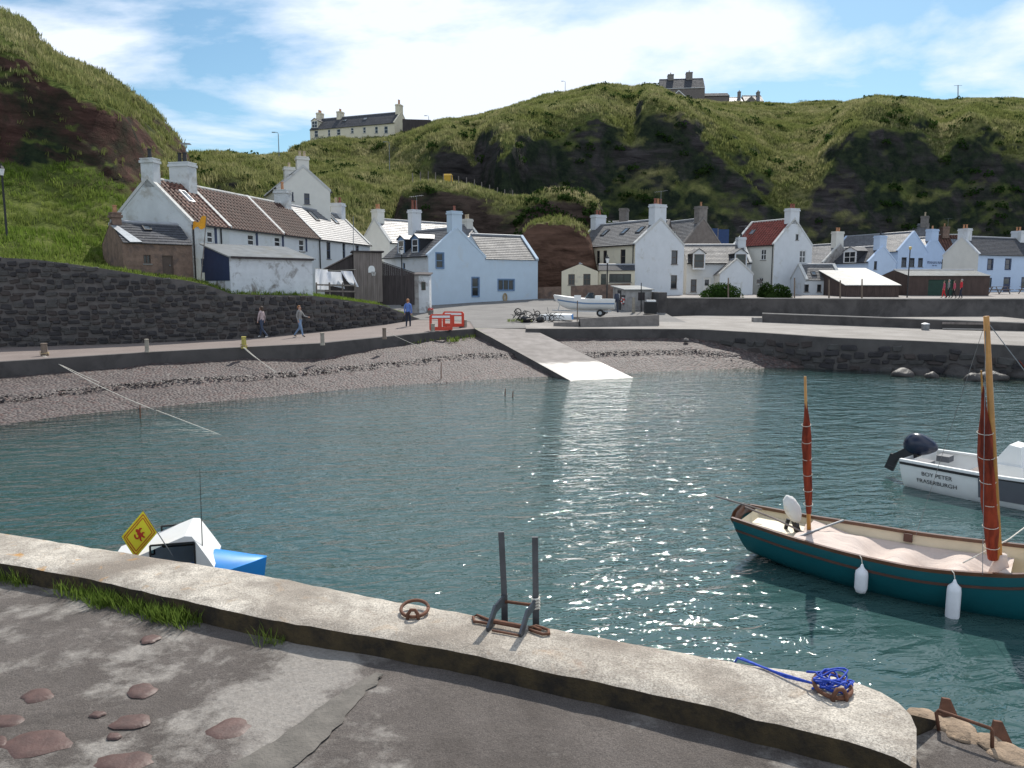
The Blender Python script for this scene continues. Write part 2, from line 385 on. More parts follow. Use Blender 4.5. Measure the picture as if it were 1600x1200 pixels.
# lower promenade on the right and its sea wall
SEA = [(822,514,1.79),(960,514,1.79),(1092,515,1.79),(1200,521,1.70),(1300,528,1.62),(1440,533.5,1.54),(1600,541,1.46),(1900,556,1.4),(2400,580,1.4)]
sea = [PZ(*s) for s in SEA]; seas = resample(sea, 80)
rows = []
for v in seas:
    back = Vector((v.x*1.12+1.5 if v.x > 8 else v.x, max(float(np.interp(v.x,[-1,11,32,80],[47,57.2,63.3,72.2])), v.y+1), 0))
    back.z = float(np.interp(v.x, [0,11,24,60], [1.95,2.05,1.75,1.6])) if v.x > 3 else yardz(back.y)-.03
    rows.append([v.lerp(back, k) for k in (0,.3,.65,1)])
strip('promenade', rows, 'promenade_mat')
# waterline and beach
WL = [(-700,735),(-300,694),(0,664),(100,650),(200,640),(300,631),(400,622),(500,612),(600,603),(700,597),(800,591),(870,588),(985,582),(1100,577.5),(1200,574.5),(1290,575),(1370,582),(1480,590),(1600,596),(2000,610)]
wl = [PZ(a, b, 0) for a, b in WL]
def beach_up(px):
    Y = {}
    return None
UP = [(-700,.9),(-300,.86),(0,.84),(200,.9),(400,.98),(600,1.15),(700,1.32),(742,1.36)]
upper = []
for a, z in UP:
    e = edge_pt = Vector([float(np.interp(a, [q[0] for q in EDGE], [p[i] for p in edge])) for i in range(3)])
    d = Vector((e.x, e.y, 0)).normalized()*.12
    upper.append(Vector((e.x, e.y, z))+d)
upper += [Vector((1.5,44.4,1.25)), Vector((6,44.5,1.35)), Vector((10.4,44.1,1.46)), PY(1140,536,42.9), PY(1200,553,41.5), PY(1290,572,39.9), PY(1370,581,38.6), PY(1480,590,37.4), PY(1600,600,36), PY(2000,620,33)]
nB = 260
upx = [800+1200*p.x/p.y for p in upper]; wlx = [800+1200*p.x/p.y for p in wl]
rows = []
for px in np.linspace(-680, 1990, nB):
    u = Vector([float(np.interp(px, upx, [p[i] for p in upper])) for i in range(3)])
    l = Vector([float(np.interp(px, wlx, [p[i] for p in wl])) for i in range(3)])
    dirn = (Vector((l.x, l.y, 0))-Vector((u.x, u.y, 0)))
    dirn = dirn.normalized() if dirn.length > .3 else Vector((0,-1,0))
    r = []
    for k in np.linspace(-.1, 1, 26):
        q = u.lerp(l, k); q.z = u.z*(1-k)**1.0 if k > 0 else u.z
        hump = .10*math.exp(-((k-.45)/.08)**2)-.08*math.exp(-((k-.56)/.05)**2)
        q.z += (hump+.05*mnoise.noise(Vector((q.x*.8, q.y*.8, 0)))+.04*mnoise.noise(Vector((q.x*2.5, q.y*2.5, 3))))*min(1, (1-k)*4)*min(1, max(0, u.z))
        r.append(q)
    for s in (.6, 1.4, 2.6, 4.5, 8):
        r.append(l+dirn*s+Vector((0,0,-s*.16)))
    rows.append(r)
beach = strip('beach', rows, 'shingle', smooth=True)
strip('seabed', [[Vector((x, y, -1.25)) for x in (-80,120)] for y in (-20,60)], 'seabed')
# water sheet with its depth
WLv = [Vector((p.x, p.y)) for p in resample(wl, 120)]
def wdepth(x, y):
    q = np.array([[p.x, p.y] for p in WLv]); d = np.sqrt(((q-[x,y])**2).sum(1)); return float(d.min())*.16
nx, ny = 120, 70
mb = MB(); rows = [[Vector((x, y, 0)) for x in np.linspace(-60, 80, nx)] for y in np.linspace(2, 47, ny)]
mb.grid(rows); me = mb.mesh('water'); at = me.attributes.new('depth', 'FLOAT', 'POINT')
at.data.foreach_set('value', [wdepth(v.co.x, v.co.y) for v in me.vertices])
obj('water', me, 'water_mat', None, 'structure')

# ================================================================== hills
def hill(name, cols, mat, nx=300, ny=120, amp=1.0, back=(70, 1.0), seed=0, calm=.5):
    xs = sorted(cols); K = len(cols[xs[0]])
    q = np.linspace(xs[0], xs[-1], nx)
    pk = np.array([pchip(xs, [cols[x][k][0] for x in xs], q) for k in range(K)])
    Yk = np.array([pchip(xs, [cols[x][k][1] for x in xs], q) for k in range(K)])
    rows = []
    for i in range(nx):
        px = q[i]; pts = [PY(px, pk[k][i], Yk[k][i]) for k in range(K)]
        Ys = [p.y for p in pts]; Z = [p.z for p in pts]
        d = [0]
        for a, b in zip(pts, pts[1:]): d.append(d[-1]+max(.05, math.hypot(b.y-a.y, b.z-a.z)))
        s = np.linspace(0, d[-1], ny); yy = pchip(d, Ys, s); zz_ = pchip(d, Z, s)
        r = []
        slp = np.gradient(zz_)/np.maximum(1e-3, np.gradient(yy))
        for y, z, sl_ in zip(yy, zz_, slp):
            v = Vector(((px-800)/1200*y/1.0083, y, z))
            e = min(1, (z-Z[0])/3+.1)*(1 if sl_ < 1.2 else calm)
            n = Vector((v.x, v.y, v.z))
            a = mnoise.fractal(n*.07+Vector((seed,0,0)), 1.0, 2.1, 3)*1.3+mnoise.fractal(n*.28+Vector((0,seed,9)), .9, 2.1, 4)*.42+mnoise.fractal(n*1.1, .8, 2, 3)*.16
            v += Vector((mnoise.noise(n*.25+Vector((5,5,seed)))*.5, -.75*a, .65*a))*amp*max(0,e)
            r.append(v)
        e0 = r[-1]
        for k in (.15,.5,1.0):
            r.append(Vector((e0.x*(1+back[0]*k/e0.y), e0.y+back[0]*k, e0.z+back[1]*k)))
        rows.append(r)
    return MB().grid(rows).build(name, mat, None, True, 'structure')
def steep(c, ang=66, x=0):
    if x >= 785:
        o_ = [c[0]]
        for k in range(1, 5):
            pa, Ya = o_[-1]; pb, Yb = c[k]; za = (445-pa)*Ya/1200; Yb = Ya+.5
            for _ in range(30): Yb = Ya+max(.2, ((445-pb)*Yb/1200-za)/math.tan(R(ang)))
            o_.append((pb, Yb))
        return o_+c[5:]
    (pa, Ya), (pb, Yb) = c[3], c[4]; za = (445-pa)*Ya/1200; zb = (445-pb)*Yb/1200
    if Yb > Ya and math.degrees(math.atan2(zb-za, Yb-Ya)) > 40:
        for _ in range(20): Yb = Ya+((445-pb)*Yb/1200-za)/math.tan(R(ang))
        c = c[:4]+[(pb, Yb)]+c[5:]
    return c
def mid(c):   # insert a point two fifths of the way up the upper slope
    (pa, Ya), (pb, Yb) = c[4], c[5]
    Y = Ya+(Yb-Ya)*.4; za = (445-pa)*Ya; zb = (445-pb)*Yb; z = za+(zb-za)*.5
    return c[:5]+[(445-z/Y, Y)]+c[5:]
MAIN = {
 140:[(380,78),(340,80),(310,82),(300,84),(285,90),(268,108)],
 250:[(365,72),(325,75),(300,77),(285,80),(272,88),(262,105)],
 340:[(350,69),(310,72),(295,73),(274,75),(262,86),(250,105)],
 420:[(350,70),(312,74),(295,75),(280,77),(262,90),(243,110)],
 470:[(355,73),(325,80),(300,86),(280,95),(258,108),(238,128)],
 540:[(370,77),(325,86),(295,96),(266,110),(240,130),(219,147)],
 600:[(380,82),(335,90),(302,98),(271,112),(240,130),(213,149)],
 640:[(390,87),(345,94),(302,101),(277,113),(238,121),(206,150)],
 700:[(405,89),(355,97),(312,105),(283,113),(230,119),(188,160)],
 740:[(420,91),(365,101),(322,108),(292,114),(262,118),(176,166)],
 785:[(430,96),(375,105),(332,110),(304,114),(236,120),(171,168)],
 830:[(440,103),(385,107),(335,111),(306,114),(212,121.5),(160,170)],
 880:[(445,106),(390,109),(340,112),(304,114),(203,122.5),(146,172)],
 927:[(445,107),(395,110),(340,113),(300,115),(188,124),(139,174)],
 960:[(445,108),(400,110),(340,113),(290,116),(208,122.5),(138,176)],
 980:[(445,108),(400,110),(340,113),(285,116.5),(222,122.5),(139,177)],
 1005:[(445,108),(400,110),(340,113),(270,118),(172,126),(141,180)],
 1047:[(447,108),(400,110),(340,113),(270,117.5),(184,125),(157,186)],
 1100:[(450,109),(400,110),(345,113),(290,116.5),(225,122),(163,200)],
 1160:[(450,109),(400,110),(350,113),(315,115.5),(273,119),(164,200)],
 1218:[(450,110),(400,111),(360,112),(343,113),(326,114.5),(164,200)],
 1250:[(450,110),(400,111.5),(360,113),(343,114),(324,117),(163,200)],
 1275:[(450,110),(400,111.5),(355,113.5),(335,116),(292,120),(162,200)],
 1297:[(450,110),(400,112),(345,114.5),(310,117),(242,122),(162,199)],
 1322:[(450,110),(400,112),(340,115),(290,118.5),(204,125),(161,198)],
 1350:[(450,110),(400,112),(340,115),(280,119),(190,126.5),(160,196)],
 1410:[(450,111),(400,113),(340,116),(280,119.5),(196,126.5),(163,196)],
 1452:[(450,111),(400,113),(340,116),(290,119),(240,123.5),(160,197)],
 1500:[(450,111),(400,113),(340,116),(280,119.5),(203,126),(158,197)],
 1552:[(450,111),(400,113),(340,116),(285,119),(236,123),(157,196)],
 1610:[(450,111),(400,113),(340,116),(285,119.5),(228,124),(157,195)],
 1800:[(450,108),(400,110),(340,113),(280,117),(220,122),(157,185)],
 2300:[(450,90),(400,92),(340,95),(280,98),(215,103),(150,150)]}
main_hill = hill('hillside', {x: mid(steep(c, 66, x)) for x, c in MAIN.items()}, 'hill_ground', 620, 190, 1.0, (120, 1.5), 2)
LEFT = {
 -600:[(395,28),(330,33),(260,38),(150,41),(50,44),(-40,52),(-120,64)],
 -300:[(390,32),(325,37),(262,43),(165,47),(75,50),(0,58),(-70,70)],
 0:[(401,36.8),(335,43),(266,50),(170,53.5),(85,56.5),(45,63),(4,73)],
 70:[(411,38),(340,44.5),(269,51),(180,54),(100,57),(66,62),(31,73)],
 84:[(414,38.4),(342,45),(266,51.5),(185,54.3),(112,57.2),(82,62),(52,72)],
 100:[(416,39),(345,45.5),(262,52),(190,55),(128,57.7),(102,62),(77,71)],
 150:[(425,40.5),(352,46.5),(262,53),(208,55.5),(155,58.2),(130,63),(108,72)],
 200:[(430,43),(352,49),(268,55),(228,57.3),(190,59.3),(160,65),(132,74)],
 250:[(430,46.5),(350,53),(278,58.5),(256,60.5),(237,62.8),(202,69),(170,76)],
 290:[(428,52),(345,57.5),(287,62),(271,64.6),(257,67.5),(237,72.5),(219,79)],
 312:[(425,55),(348,60),(300,64.5),(287,67.3),(278,70.5),(270,75),(262,81)],
 340:[(425,60),(360,63),(322,66),(308,69),(300,72),(296,77),(292,83)],
 400:[(420,64),(380,67),(350,69),(340,72),(335,75),(330,80),(328,86)]}
for x_ in list(LEFT):
    if x_ <= 200:
        c_ = LEFT[x_]
        for k in (3, 4):
            (pa, Ya), (pb, Yb) = c_[k-1], c_[k]; za = (445-pa)*Ya/1200
            for _ in range(30): Yb = Ya+max(.2, ((445-pb)*Yb/1200-za)/math.tan(R(66)))
            c_[k] = (pb, Yb)
left_hill = hill('grass_cliff', LEFT, 'hill_ground_left', 330, 170, .75, (60, 4), 11, 1.15)
MOUND = {}
for px, e, dY in [(575,372,-1),(598,362,0),(617,338,0),(626,310,0),(634,295,0),(648,286,0),(667,280,0),(700,283,0),(735,291,0),(755,299,0),(784,308,0),(836,313,0),(880,318,0),(930,335,2)]:
    MOUND[px] = [(430,83),(385,84.2),(e+.5*(385-e),85.5),(e+8,87.3),(e,89)]
hill('bank', MOUND, 'mound_ground', 150, 70, .55, (22, 2.2), 21)
HUMP = {}
for px, e in [(792,378),(806,345),(820,328),(840,306),(862,298),(888,297),(917,306),(934,322),(948,350),(960,380)]:
    HUMP[px] = [(430,82),(395,82.8),(e+.55*(395-e),83.8),(e+.15*(395-e),85.2),(e,88)]
hill('hillock', HUMP, 'mound_ground', 110, 60, .45, (9, -3), 31)
STACK = {}
for px, e in [(806,420),(816,370),(824,356),(836,348),(854,342),(874,339),(896,347),(912,358),(922,378),(932,425)]:
    STACK[px] = [(462,74.5),(440,74.8),(e+.6*(440-e),75.2),(e+.12*(440-e),75.9),(e,78)]
hill('sandstone_stack', STACK, 'stack_ground', 120, 90, .75, (5, -4), 41, 1.0)

# vegetation on the hills: tufts strewn by slope (uncountable stuff)
def tuft_mesh(name, n, h, spread, lean, wid, mat, seed=1):
    rnd = random.Random(seed); mb = MB()
    for i in range(n):
        a = rnd.uniform(0, 6.283); r = spread*math.sqrt(rnd.random()); b = Vector((r*math.cos(a), r*math.sin(a), -.05))
        l = rnd.uniform(.2, 1)*lean; a2 = rnd.uniform(0, 6.283); hh = h*rnd.uniform(.55, 1.1)
        tip = b+Vector((math.cos(a2)*l, math.sin(a2)*l, hh)); sd = Vector((-math.sin(a2), math.cos(a2), 0))*wid*rnd.uniform(.6, 1.3)
        m = b.lerp(tip, .55)+Vector((0,0,hh*.12))
        mb.add([b-sd, b+sd, m+sd*.8, m-sd*.8, tip], [(0,1,2,3),(3,2,4)])
    me = mb.mesh(name); me.materials.append(MAT(mat))
    o = bpy.data.objects.new(name, me); return o
def leafball(name, n, r, leaf, mat, seed=1, squash=.8):
    rnd = random.Random(seed); mb = MB()
    for i in range(n):
        d = Vector((rnd.gauss(0,1), rnd.gauss(0,1), abs(rnd.gauss(0,1))*.9-.15)).normalized()
        c = d*r*rnd.uniform(.55, 1.05); c.z *= squash
        u = Vector((rnd.gauss(0,1), rnd.gauss(0,1), rnd.gauss(0,1))).cross(d).normalized(); v = (d*.6+Vector((rnd.gauss(0,.6), rnd.gauss(0,.6), rnd.gauss(0,.6)))).cross(u).normalized()
        L = leaf*rnd.uniform(.6, 1.3)
        mb.add([c-u*L*.5, c+v*L*.4, c+u*L*.5, c-v*L*.4], [(0,1,2,3)])
    me = mb.mesh(name); me.materials.append(MAT(mat))
    return bpy.data.objects.new(name, me)
def scatter(name, host, insts, density, nzmin, nzmax, smin, smax, seed, zmin=-99, zmax=999, label=None, noise_thr=None, nscale=.15):
    """stuff object: geometry nodes strew instances over the host surface where the slope allows"""
    o = bpy.data.objects.new(name, bpy.data.meshes.new(name)); COL.objects.link(o); o['kind'] = 'stuff'
    ng = bpy.data.node_groups.new(name, 'GeometryNodeTree')
    ng.interface.new_socket('Geometry', in_out='OUTPUT', socket_type='NodeSocketGeometry')
    N = lambda t, **k: (lambda n: [setattr(n, a, b) for a, b in k.items()] and n or n)(ng.nodes.new(t))
    L = ng.links.new
    oi = N('GeometryNodeObjectInfo'); oi.inputs[0].default_value = host; oi.transform_space = 'RELATIVE'
    dist = N('GeometryNodeDistributePointsOnFaces'); dist.distribute_method = 'RANDOM'
    L(oi.outputs['Geometry'], dist.inputs['Mesh']); dist.inputs['Density'].default_value = density; dist.inputs['Seed'].default_value = seed
    nrm = N('GeometryNodeInputNormal'); sx = N('ShaderNodeSeparateXYZ'); L(nrm.outputs[0], sx.inputs[0])
    def cmp(sock, op, val):
        c = N('FunctionNodeCompare'); c.data_type = 'FLOAT'; c.operation = op; L(sock, c.inputs[0]); c.inputs[1].default_value = val; return c.outputs[0]
    def land(a, b):
        n = N('FunctionNodeBooleanMath'); n.operation = 'AND'; L(a, n.inputs[0]); L(b, n.inputs[1]); return n.outputs[0]
    sel = land(cmp(sx.outputs[2], 'GREATER_THAN', nzmin), cmp(sx.outputs[2], 'LESS_THAN', nzmax))
    po = N('GeometryNodeInputPosition')
    if zmin > -50:
        s2 = N('ShaderNodeSeparateXYZ'); L(po.outputs[0], s2.inputs[0]); sel = land(sel, cmp(s2.outputs[2], 'GREATER_THAN', zmin))
    if zmax < 900:
        s3 = N('ShaderNodeSeparateXYZ'); L(po.outputs[0], s3.inputs[0]); sel = land(sel, cmp(s3.outputs[2], 'LESS_THAN', zmax))
    if noise_thr is not None:
        tn = N('ShaderNodeTexNoise'); L(po.outputs[0], tn.inputs['Vector']); tn.inputs['Scale'].default_value = nscale; tn.inputs['Detail'].default_value = 4
        sel = land(sel, cmp(tn.outputs[0], 'GREATER_THAN', noise_thr))
    L(sel, dist.inputs['Selection'])
    jn = N('GeometryNodeJoinGeometry')
    for io in insts:
        ii = N('GeometryNodeObjectInfo'); ii.inputs[0].default_value = io; ii.inputs['As Instance'].default_value = True; L(ii.outputs['Geometry'], jn.inputs[0])
    iop = N('GeometryNodeInstanceOnPoints'); L(dist.outputs['Points'], iop.inputs['Points'])
    g2i = N('GeometryNodeGeometryToInstance') if False else None
    L(jn.outputs[0], iop.inputs['Instance']); iop.inputs['Pick Instance'].default_value = True
    rv = N('FunctionNodeRandomValue'); rv.data_type = 'FLOAT_VECTOR'; rv.inputs[0].default_value = (-.25,-.25,0); rv.inputs[1].default_value = (.25,.25,6.28)
    L(rv.outputs[0], iop.inputs['Rotation'])
    rs = N('FunctionNodeRandomValue'); rs.data_type = 'FLOAT'; rs.inputs[2].default_value = smin; rs.inputs[3].default_value = smax; rs.inputs['Seed'].default_value = 5
    L(rs.outputs[1], iop.inputs['Scale'])
    og = N('NodeGroupOutput'); L(iop.outputs[0], og.inputs[0])
    md = o.modifiers.new('scatter', 'NODES'); md.node_group = ng
    if label: o['label'] = label
    return o
TF = [tuft_mesh('tuft', 9, .55, .3, .3, .035, 'blades_hill', s) for s in (1,2,3)]
TG = [tuft_mesh('tuft_green', 10, .38, .22, .22, .022, 'blades_green', s) for s in (4,5,6)]
LB = [leafball('leaf_clump', 60, .7, .3, 'blades_bush', s) for s in (1,2)]
scatter('rough_grass', main_hill, TF, 6.0, .60, 1.01, .6, 1.3, 1, label='coarse dry and green grass over the far hillside')
scatter('hillside_scrub', main_hill, LB, .22, .20, 1.01, .5, 1.5, 3, label='dark green scrub growing in clumps on the hillside', noise_thr=.55)
scatter('cliff_top_grass', left_hill, TF, 5, .60, 1.01, .5, 1.1, 24, zmin=12.5, label='rough olive grass on the upper grass cliff')
scatter('cliff_grass', left_hill, TG, 11, .66, 1.01, .5, 1.25, 4, zmax=13, noise_thr=.40, nscale=.5, label='bright green grass on the slope below the red cliff')
scatter('cliff_growth', left_hill, TF, .8, .35, .66, .4, .9, 5, label='thin grass on the red cliff')
for nm_, hs, sd in (('bank', bpy.data.objects['bank'], 6), ('hillock', bpy.data.objects['hillock'], 7), ('stack', bpy.data.objects['sandstone_stack'], 8)):
    scatter(nm_+'_grass', hs, TF, 7, .62, 1.01, .5, 1.1, sd, label='rough grass capping the '+nm_)
scatter('hillock_scrub', bpy.data.objects['hillock'], LB, 1.0, .15, 1.01, .5, 1.2, 9, label='leafy scrub over the hillock behind the twin-dormered house', noise_thr=.48)
scatter('bank_scrub', bpy.data.objects['bank'], LB, .5, .1, 1.01, .4, 1.0, 10, label='scrub growing on the bank behind the houses', noise_thr=.56)
# pebbles of the beach
def pebble(name, seed):
    rnd = random.Random(seed); bm = bmesh.new(); bmesh.ops.create_icosphere(bm, subdivisions=1, radius=.5)
    sc = Vector((1, rnd.uniform(.6,.9), rnd.uniform(.4,.6)))
    for v in bm.verts: v.co = Vector((v.co.x*sc.x, v.co.y*sc.y, v.co.z*sc.z))*rnd.uniform(.85,1.15)
    me = bpy.data.meshes.new(name); bm.to_mesh(me); bm.free(); me.materials.append(MAT('pebble'))
    me.polygons.foreach_set('use_smooth', [True]*len(me.polygons)); return bpy.data.objects.new(name, me)
PB = [pebble('pebble', s) for s in range(4)]
scatter('shingle_stones', beach, PB, 42, .3, 1.01, .08, .33, 12, zmin=-.25, label='grey and reddish pebbles of the shingle beach')
# ================================================================== walls along the water
def poly_at(poly, s):
    d = [0]
    for a, b in zip(poly, poly[1:]): d.append(d[-1]+math.hypot(b.x-a.x, b.y-a.y))
    return Vector([float(np.interp(s, d, [p[i] for p in poly])) for i in range(3)]), d[-1]
def offset_poly(poly, off):
    out = []
    for i, p in enumerate(poly):
        a = poly[max(i-1,0)]; b = poly[min(i+1,len(poly)-1)]; t = Vector((b.x-a.x, b.y-a.y, 0)).normalized()
        out.append(p+Vector((-t.y, t.x, 0))*off)
    return out
def wall_strip(name, face, tops, bots, thick, mat, label, cat, group=None, cope=None, parent=None):
    """a wall following a polyline; face line is nearest the water, thickness goes to its left"""
    back = offset_poly(face, thick)
    rows = []
    for f, b, t, o in zip(face, back, tops, bots):
        rows.append([Vector((f.x,f.y,o)), Vector((f.x,f.y,t)), Vector((b.x,b.y,t)), Vector((b.x,b.y,o))])
    mb = MB().grid(rows); n = 4; k = len(rows)
    mb.add(rows[0], [(0,1,2,3)]); mb.add(rows[-1], [(3,2,1,0)])
    root = thing(name, label, cat, face[0], 0, group) if parent is None else parent
    o = mb.build('wall_body', mat, root); o.location = -Vector(root.location) if parent is None else (0,0,0)
    if cope:
        w_, h_, cm = cope; rows = []
        f2 = offset_poly(face, -w_); b2 = offset_poly(face, thick+w_)
        for f, b, t in zip(f2, b2, tops): rows.append([Vector((f.x,f.y,t)), Vector((f.x,f.y,t+h_)), Vector((b.x,b.y,t+h_)), Vector((b.x,b.y,t))])
        mb = MB().grid(rows, close=True); mb.add(rows[0], [(0,1,2,3)]); mb.add(rows[-1], [(3,2,1,0)])
        c = mb.build('coping', cm, root); c.location = -Vector(root.location)
    return root
def stone_variant(seed):
    rnd = random.Random(seed); bm = bmesh.new(); bmesh.ops.create_cube(bm, size=1)
    for v in bm.verts:
        v.co += Vector((rnd.uniform(-.12,.12), 0, rnd.uniform(-.12,.12)))
        if v.co.y < 0: v.co.x *= .84; v.co.z *= .8; v.co.y += rnd.uniform(-.1,.25)
    bmesh.ops.bevel(bm, geom=bm.edges[:], offset=.1, segments=1, affect='EDGES')
    for v in bm.verts: v.co += Vector((rnd.uniform(-.03,.03), rnd.uniform(-.04,.04), rnd.uniform(-.03,.03)))
    me = bpy.data.meshes.new('stone'); bm.to_mesh(me); bm.free(); return me
pm('stone_face', (.035,.032,.034), .9, .35, 2.0, .8, 14, .02, kind='World')
pm('stone_face_warm', (.05,.04,.037), .9, .35, 2.0, .8, 14, .02, kind='World')
pm('stone_face_pale', (.07,.066,.063), .9, .3, 2.0, .8, 14, .02, kind='World')
pm('mortar', (.105,.095,.09), .95, .25, 3, .6, 25, .015, kind='World')
STV = []
for i in range(12):
    me = stone_variant(i); me.materials.append(MAT(['stone_face','stone_face','stone_face_warm','stone_face_pale'][i%4])); STV.append(me)
def stones(root, face, topf, botf, s0, s1, course, wmin, wmax, seed, limit=300, pxlim=None):
    """stones set in a wall face; the largest in view as single parts, the rest joined"""
    rnd = random.Random(seed); lst = []
    z = -5.0; row = 0
    zs = []
    lo = min(botf(s) for s in np.linspace(s0, s1, 40)); hi = max(topf(s) for s in np.linspace(s0, s1, 40))
    z = lo
    while z < hi:
        h = course*rnd.uniform(.75, 1.3); s = s0+rnd.uniform(0, wmin)
        while s < s1:
            wd = rnd.uniform(wmin, wmax); sm = s+wd/2
            zc = z+h/2+rnd.uniform(-.07,.07)*h/.25
            if botf(sm) < zc < topf(sm)-h*.45:
                p, _ = poly_at(face, sm); q, _ = poly_at(face, sm+.2); t = Vector((q.x-p.x, q.y-p.y, 0)).normalized()
                d = math.sqrt(p.x**2+p.y**2); lst.append((wd*h/d**2, p, t, zc, wd, h*rnd.uniform(.7,1.15), rnd.randrange(len(STV))))
            s += wd
        z += h
    lst.sort(key=lambda a: -a[0]); inv = Vector(root.location); rest = MB()
    for i, (k, p, t, zc, wd, h, vi) in enumerate(lst):
        ang = math.atan2(t.y, t.x); loc = Vector((p.x, p.y, zc))+Vector((-t.y, t.x, 0))*.02
        if i < limit:
            o = bpy.data.objects.new('stone', STV[vi]); COL.objects.link(o); o.parent = root
            o.location = loc-inv; o.rotation_euler = (0,rnd.uniform(-.14,.14),ang); o.scale = (wd*.92, .22, h*.89)
        else:
            M = Matrix.Translation(loc-inv) @ Matrix.Rotation(ang,4,'Z') @ Matrix.Diagonal((wd*.92,.22,h*.89,1))
            me = STV[vi]; rest.add([M @ v.co for v in me.vertices], [tuple(pp.vertices) for pp in me.polygons], vi % 4)
    if rest.v: rest.build('stonework', ['stone_face','stone_face','stone_face_warm','stone_face_pale'], root, kind='stuff')
# retaining wall below the cottages
TOPS = [(-600,380),(-300,392),(0,402),(60,405),(115,412),(170,420),(250,433),(295,438),(330,446),(366,460),(490,462),(550,470),(600,477),(630,489),(655,498)]
wf = resample(base[:8], 90); wpx = [800+1200*p.x/p.y for p in wf]
def topz_of(p):
    px = 800+1200*p.x/p.y*1.0; py = float(np.interp(px, [a for a,_ in TOPS], [b for _,b in TOPS])); return PY(px, py, p.y).z
wtops = [max(p.z+.05, topz_of(p)) for p in wf]
rw = wall_strip('retaining_wall', wf, wtops, [p.z-.3 for p in wf], .6, 'mortar', 'long dark rubble stone retaining wall beside the harbour path', 'wall')
_, WLEN = poly_at(wf, 0)
sd = [0]
for a, b in zip(wf, wf[1:]): sd.append(sd[-1]+math.hypot(b.x-a.x, b.y-a.y))
ftop = lambda s: float(np.interp(s, sd, wtops)); fbot = lambda s: float(np.interp(s, sd, [p.z for p in wf]))
s_start = float(np.interp(-60, wpx, sd))
stones(rw, wf, ftop, fbot, s_start, WLEN-.3, .25, .25, .62, 3)
# ground of the terrace behind the wall
rows = []
wb = offset_poly(wf, .5)
for p, zt in zip(wb, wtops):
    d = Vector((p.x, p.y, 0)).normalized(); rows.append([Vector((p.x, p.y, zt-.06))]+[Vector((p.x, p.y, zt+.04))+Vector((-.35,.94,0))*k for k in (1.0,4,9,16)])
pm('terrace_grass', (.07,.09,.025), .95, .4, 1.0, .8, 12, .05, dirt=(.14,.11,.07), dirt_amt=.12)
terr = strip('terrace', rows, 'terrace_grass')
scatter('terrace_tufts', terr, TG, 14, .2, 1.01, .35, .8, 14, label='short green grass on the terrace behind the retaining wall')
# concrete shore wall at the path edge
sf = resample(edge, 70)
wall_strip('shore_wall', sf, [p.z+.012 for p in sf], [min(p.z-.3, .6) for p in sf], .35, 'concrete_dark', 'low concrete shore wall between the harbour path and the shingle', 'wall')
# sea wall of the lower promenade
sv = resample(sea, 90)
swr = wall_strip('sea_wall', sv, [p.z+.012 for p in sv], [-1.0 for p in sv], .45, 'concrete_dark', 'dark stone sea wall under the lower promenade by the boulders', 'wall')
sd2 = [0]
for a, b in zip(sv, sv[1:]): sd2.append(sd2[-1]+math.hypot(b.x-a.x, b.y-a.y))
spx = [800+1200*p.x/p.y for p in sv]
stones(swr, sv, lambda s: float(np.interp(s, sd2, [p.z-.22 for p in sv])), lambda s: -.1, float(np.interp(1105, spx, sd2)), float(np.interp(1680, spx, sd2)), .36, .4, .95, 5, 200)
# upper street wall and the stepped low wall in front of it
uw = resample([Vector((11.2,57,3.2)), Vector((32,63,3.02)), Vector((80,72,2.9))], 40)
wall_strip('street_wall', uw, [p.z+.10 for p in uw], [1.4 for p in uw], .4, 'concrete_dark', 'tall concrete wall holding up the village street', 'wall', cope=(.04,.07,'concrete_pale'))
lw = [PY(1190,512,51.0), PY(1300,517,49.6), PY(1450,524,47.6), PY(1620,533,45.6), PY(2000,552,42)]
lw = resample(lw, 30)
def ltop(p):
    px = 800+1200*p.x/p.y; return PY(px, float(np.interp(px,[1190,1600,2000],[490.5,505.5,520])), p.y).z
wall_strip('breast_wall', lw, [ltop(p) for p in lw], [1.0 for p in lw], .4, 'concrete_dark', 'long low concrete breast wall with pale coping above the promenade', 'wall', cope=(.02,.06,'concrete_pale'))
mb = MB(); a = lw[0]
mb.box(a.x-.55, a.x, a.y-.1, a.y+.45, 1.5, ltop(a)-.25); mb.box(a.x-1.0, a.x-.55, a.y-.1, a.y+.45, 1.5, ltop(a)-.6)
tag(mb.build('steps', 'concrete'), 'stepped concrete end of the breast wall on the promenade', 'steps')
# corner wall between yard and street
mb = MB(); mb.box(10.75, 11.35, 56.6, 70, 1.8, 3.75); tag(mb.build('garden_wall', 'concrete_dark'), 'dark wall closing the yard beside the big white gabled house', 'wall')
# low wall of the boat park
g = [PY(866,512,46.2), PY(905,511,45.8), PY(1028,505,46.8)]
for a_, b_, hh, lb in ((g[0], g[1], .32, 'short lower length of rough wall by the heap of gear'), (g[1]+Vector((.02,0,0)), g[2], .52, 'low rough stone wall in front of the trailer boat')):
    mb = MB(); mb.bar(a_+Vector((0,0,hh/2-.1)), b_+Vector((0,0,hh/2-.1)), .4, hh+.2)
    tag(mb.build('boat_park_wall', 'stone_grey'), lb, 'wall')
mb = MB(); mb.bar(PY(826,470,72)+Vector((0,0,.45)), PY(985,464,69.5)+Vector((0,0,.45)), .4, 1.5)
tag(mb.build('garden_wall', 'stone_brown'), 'brown stone garden wall below the sandstone stack', 'wall')
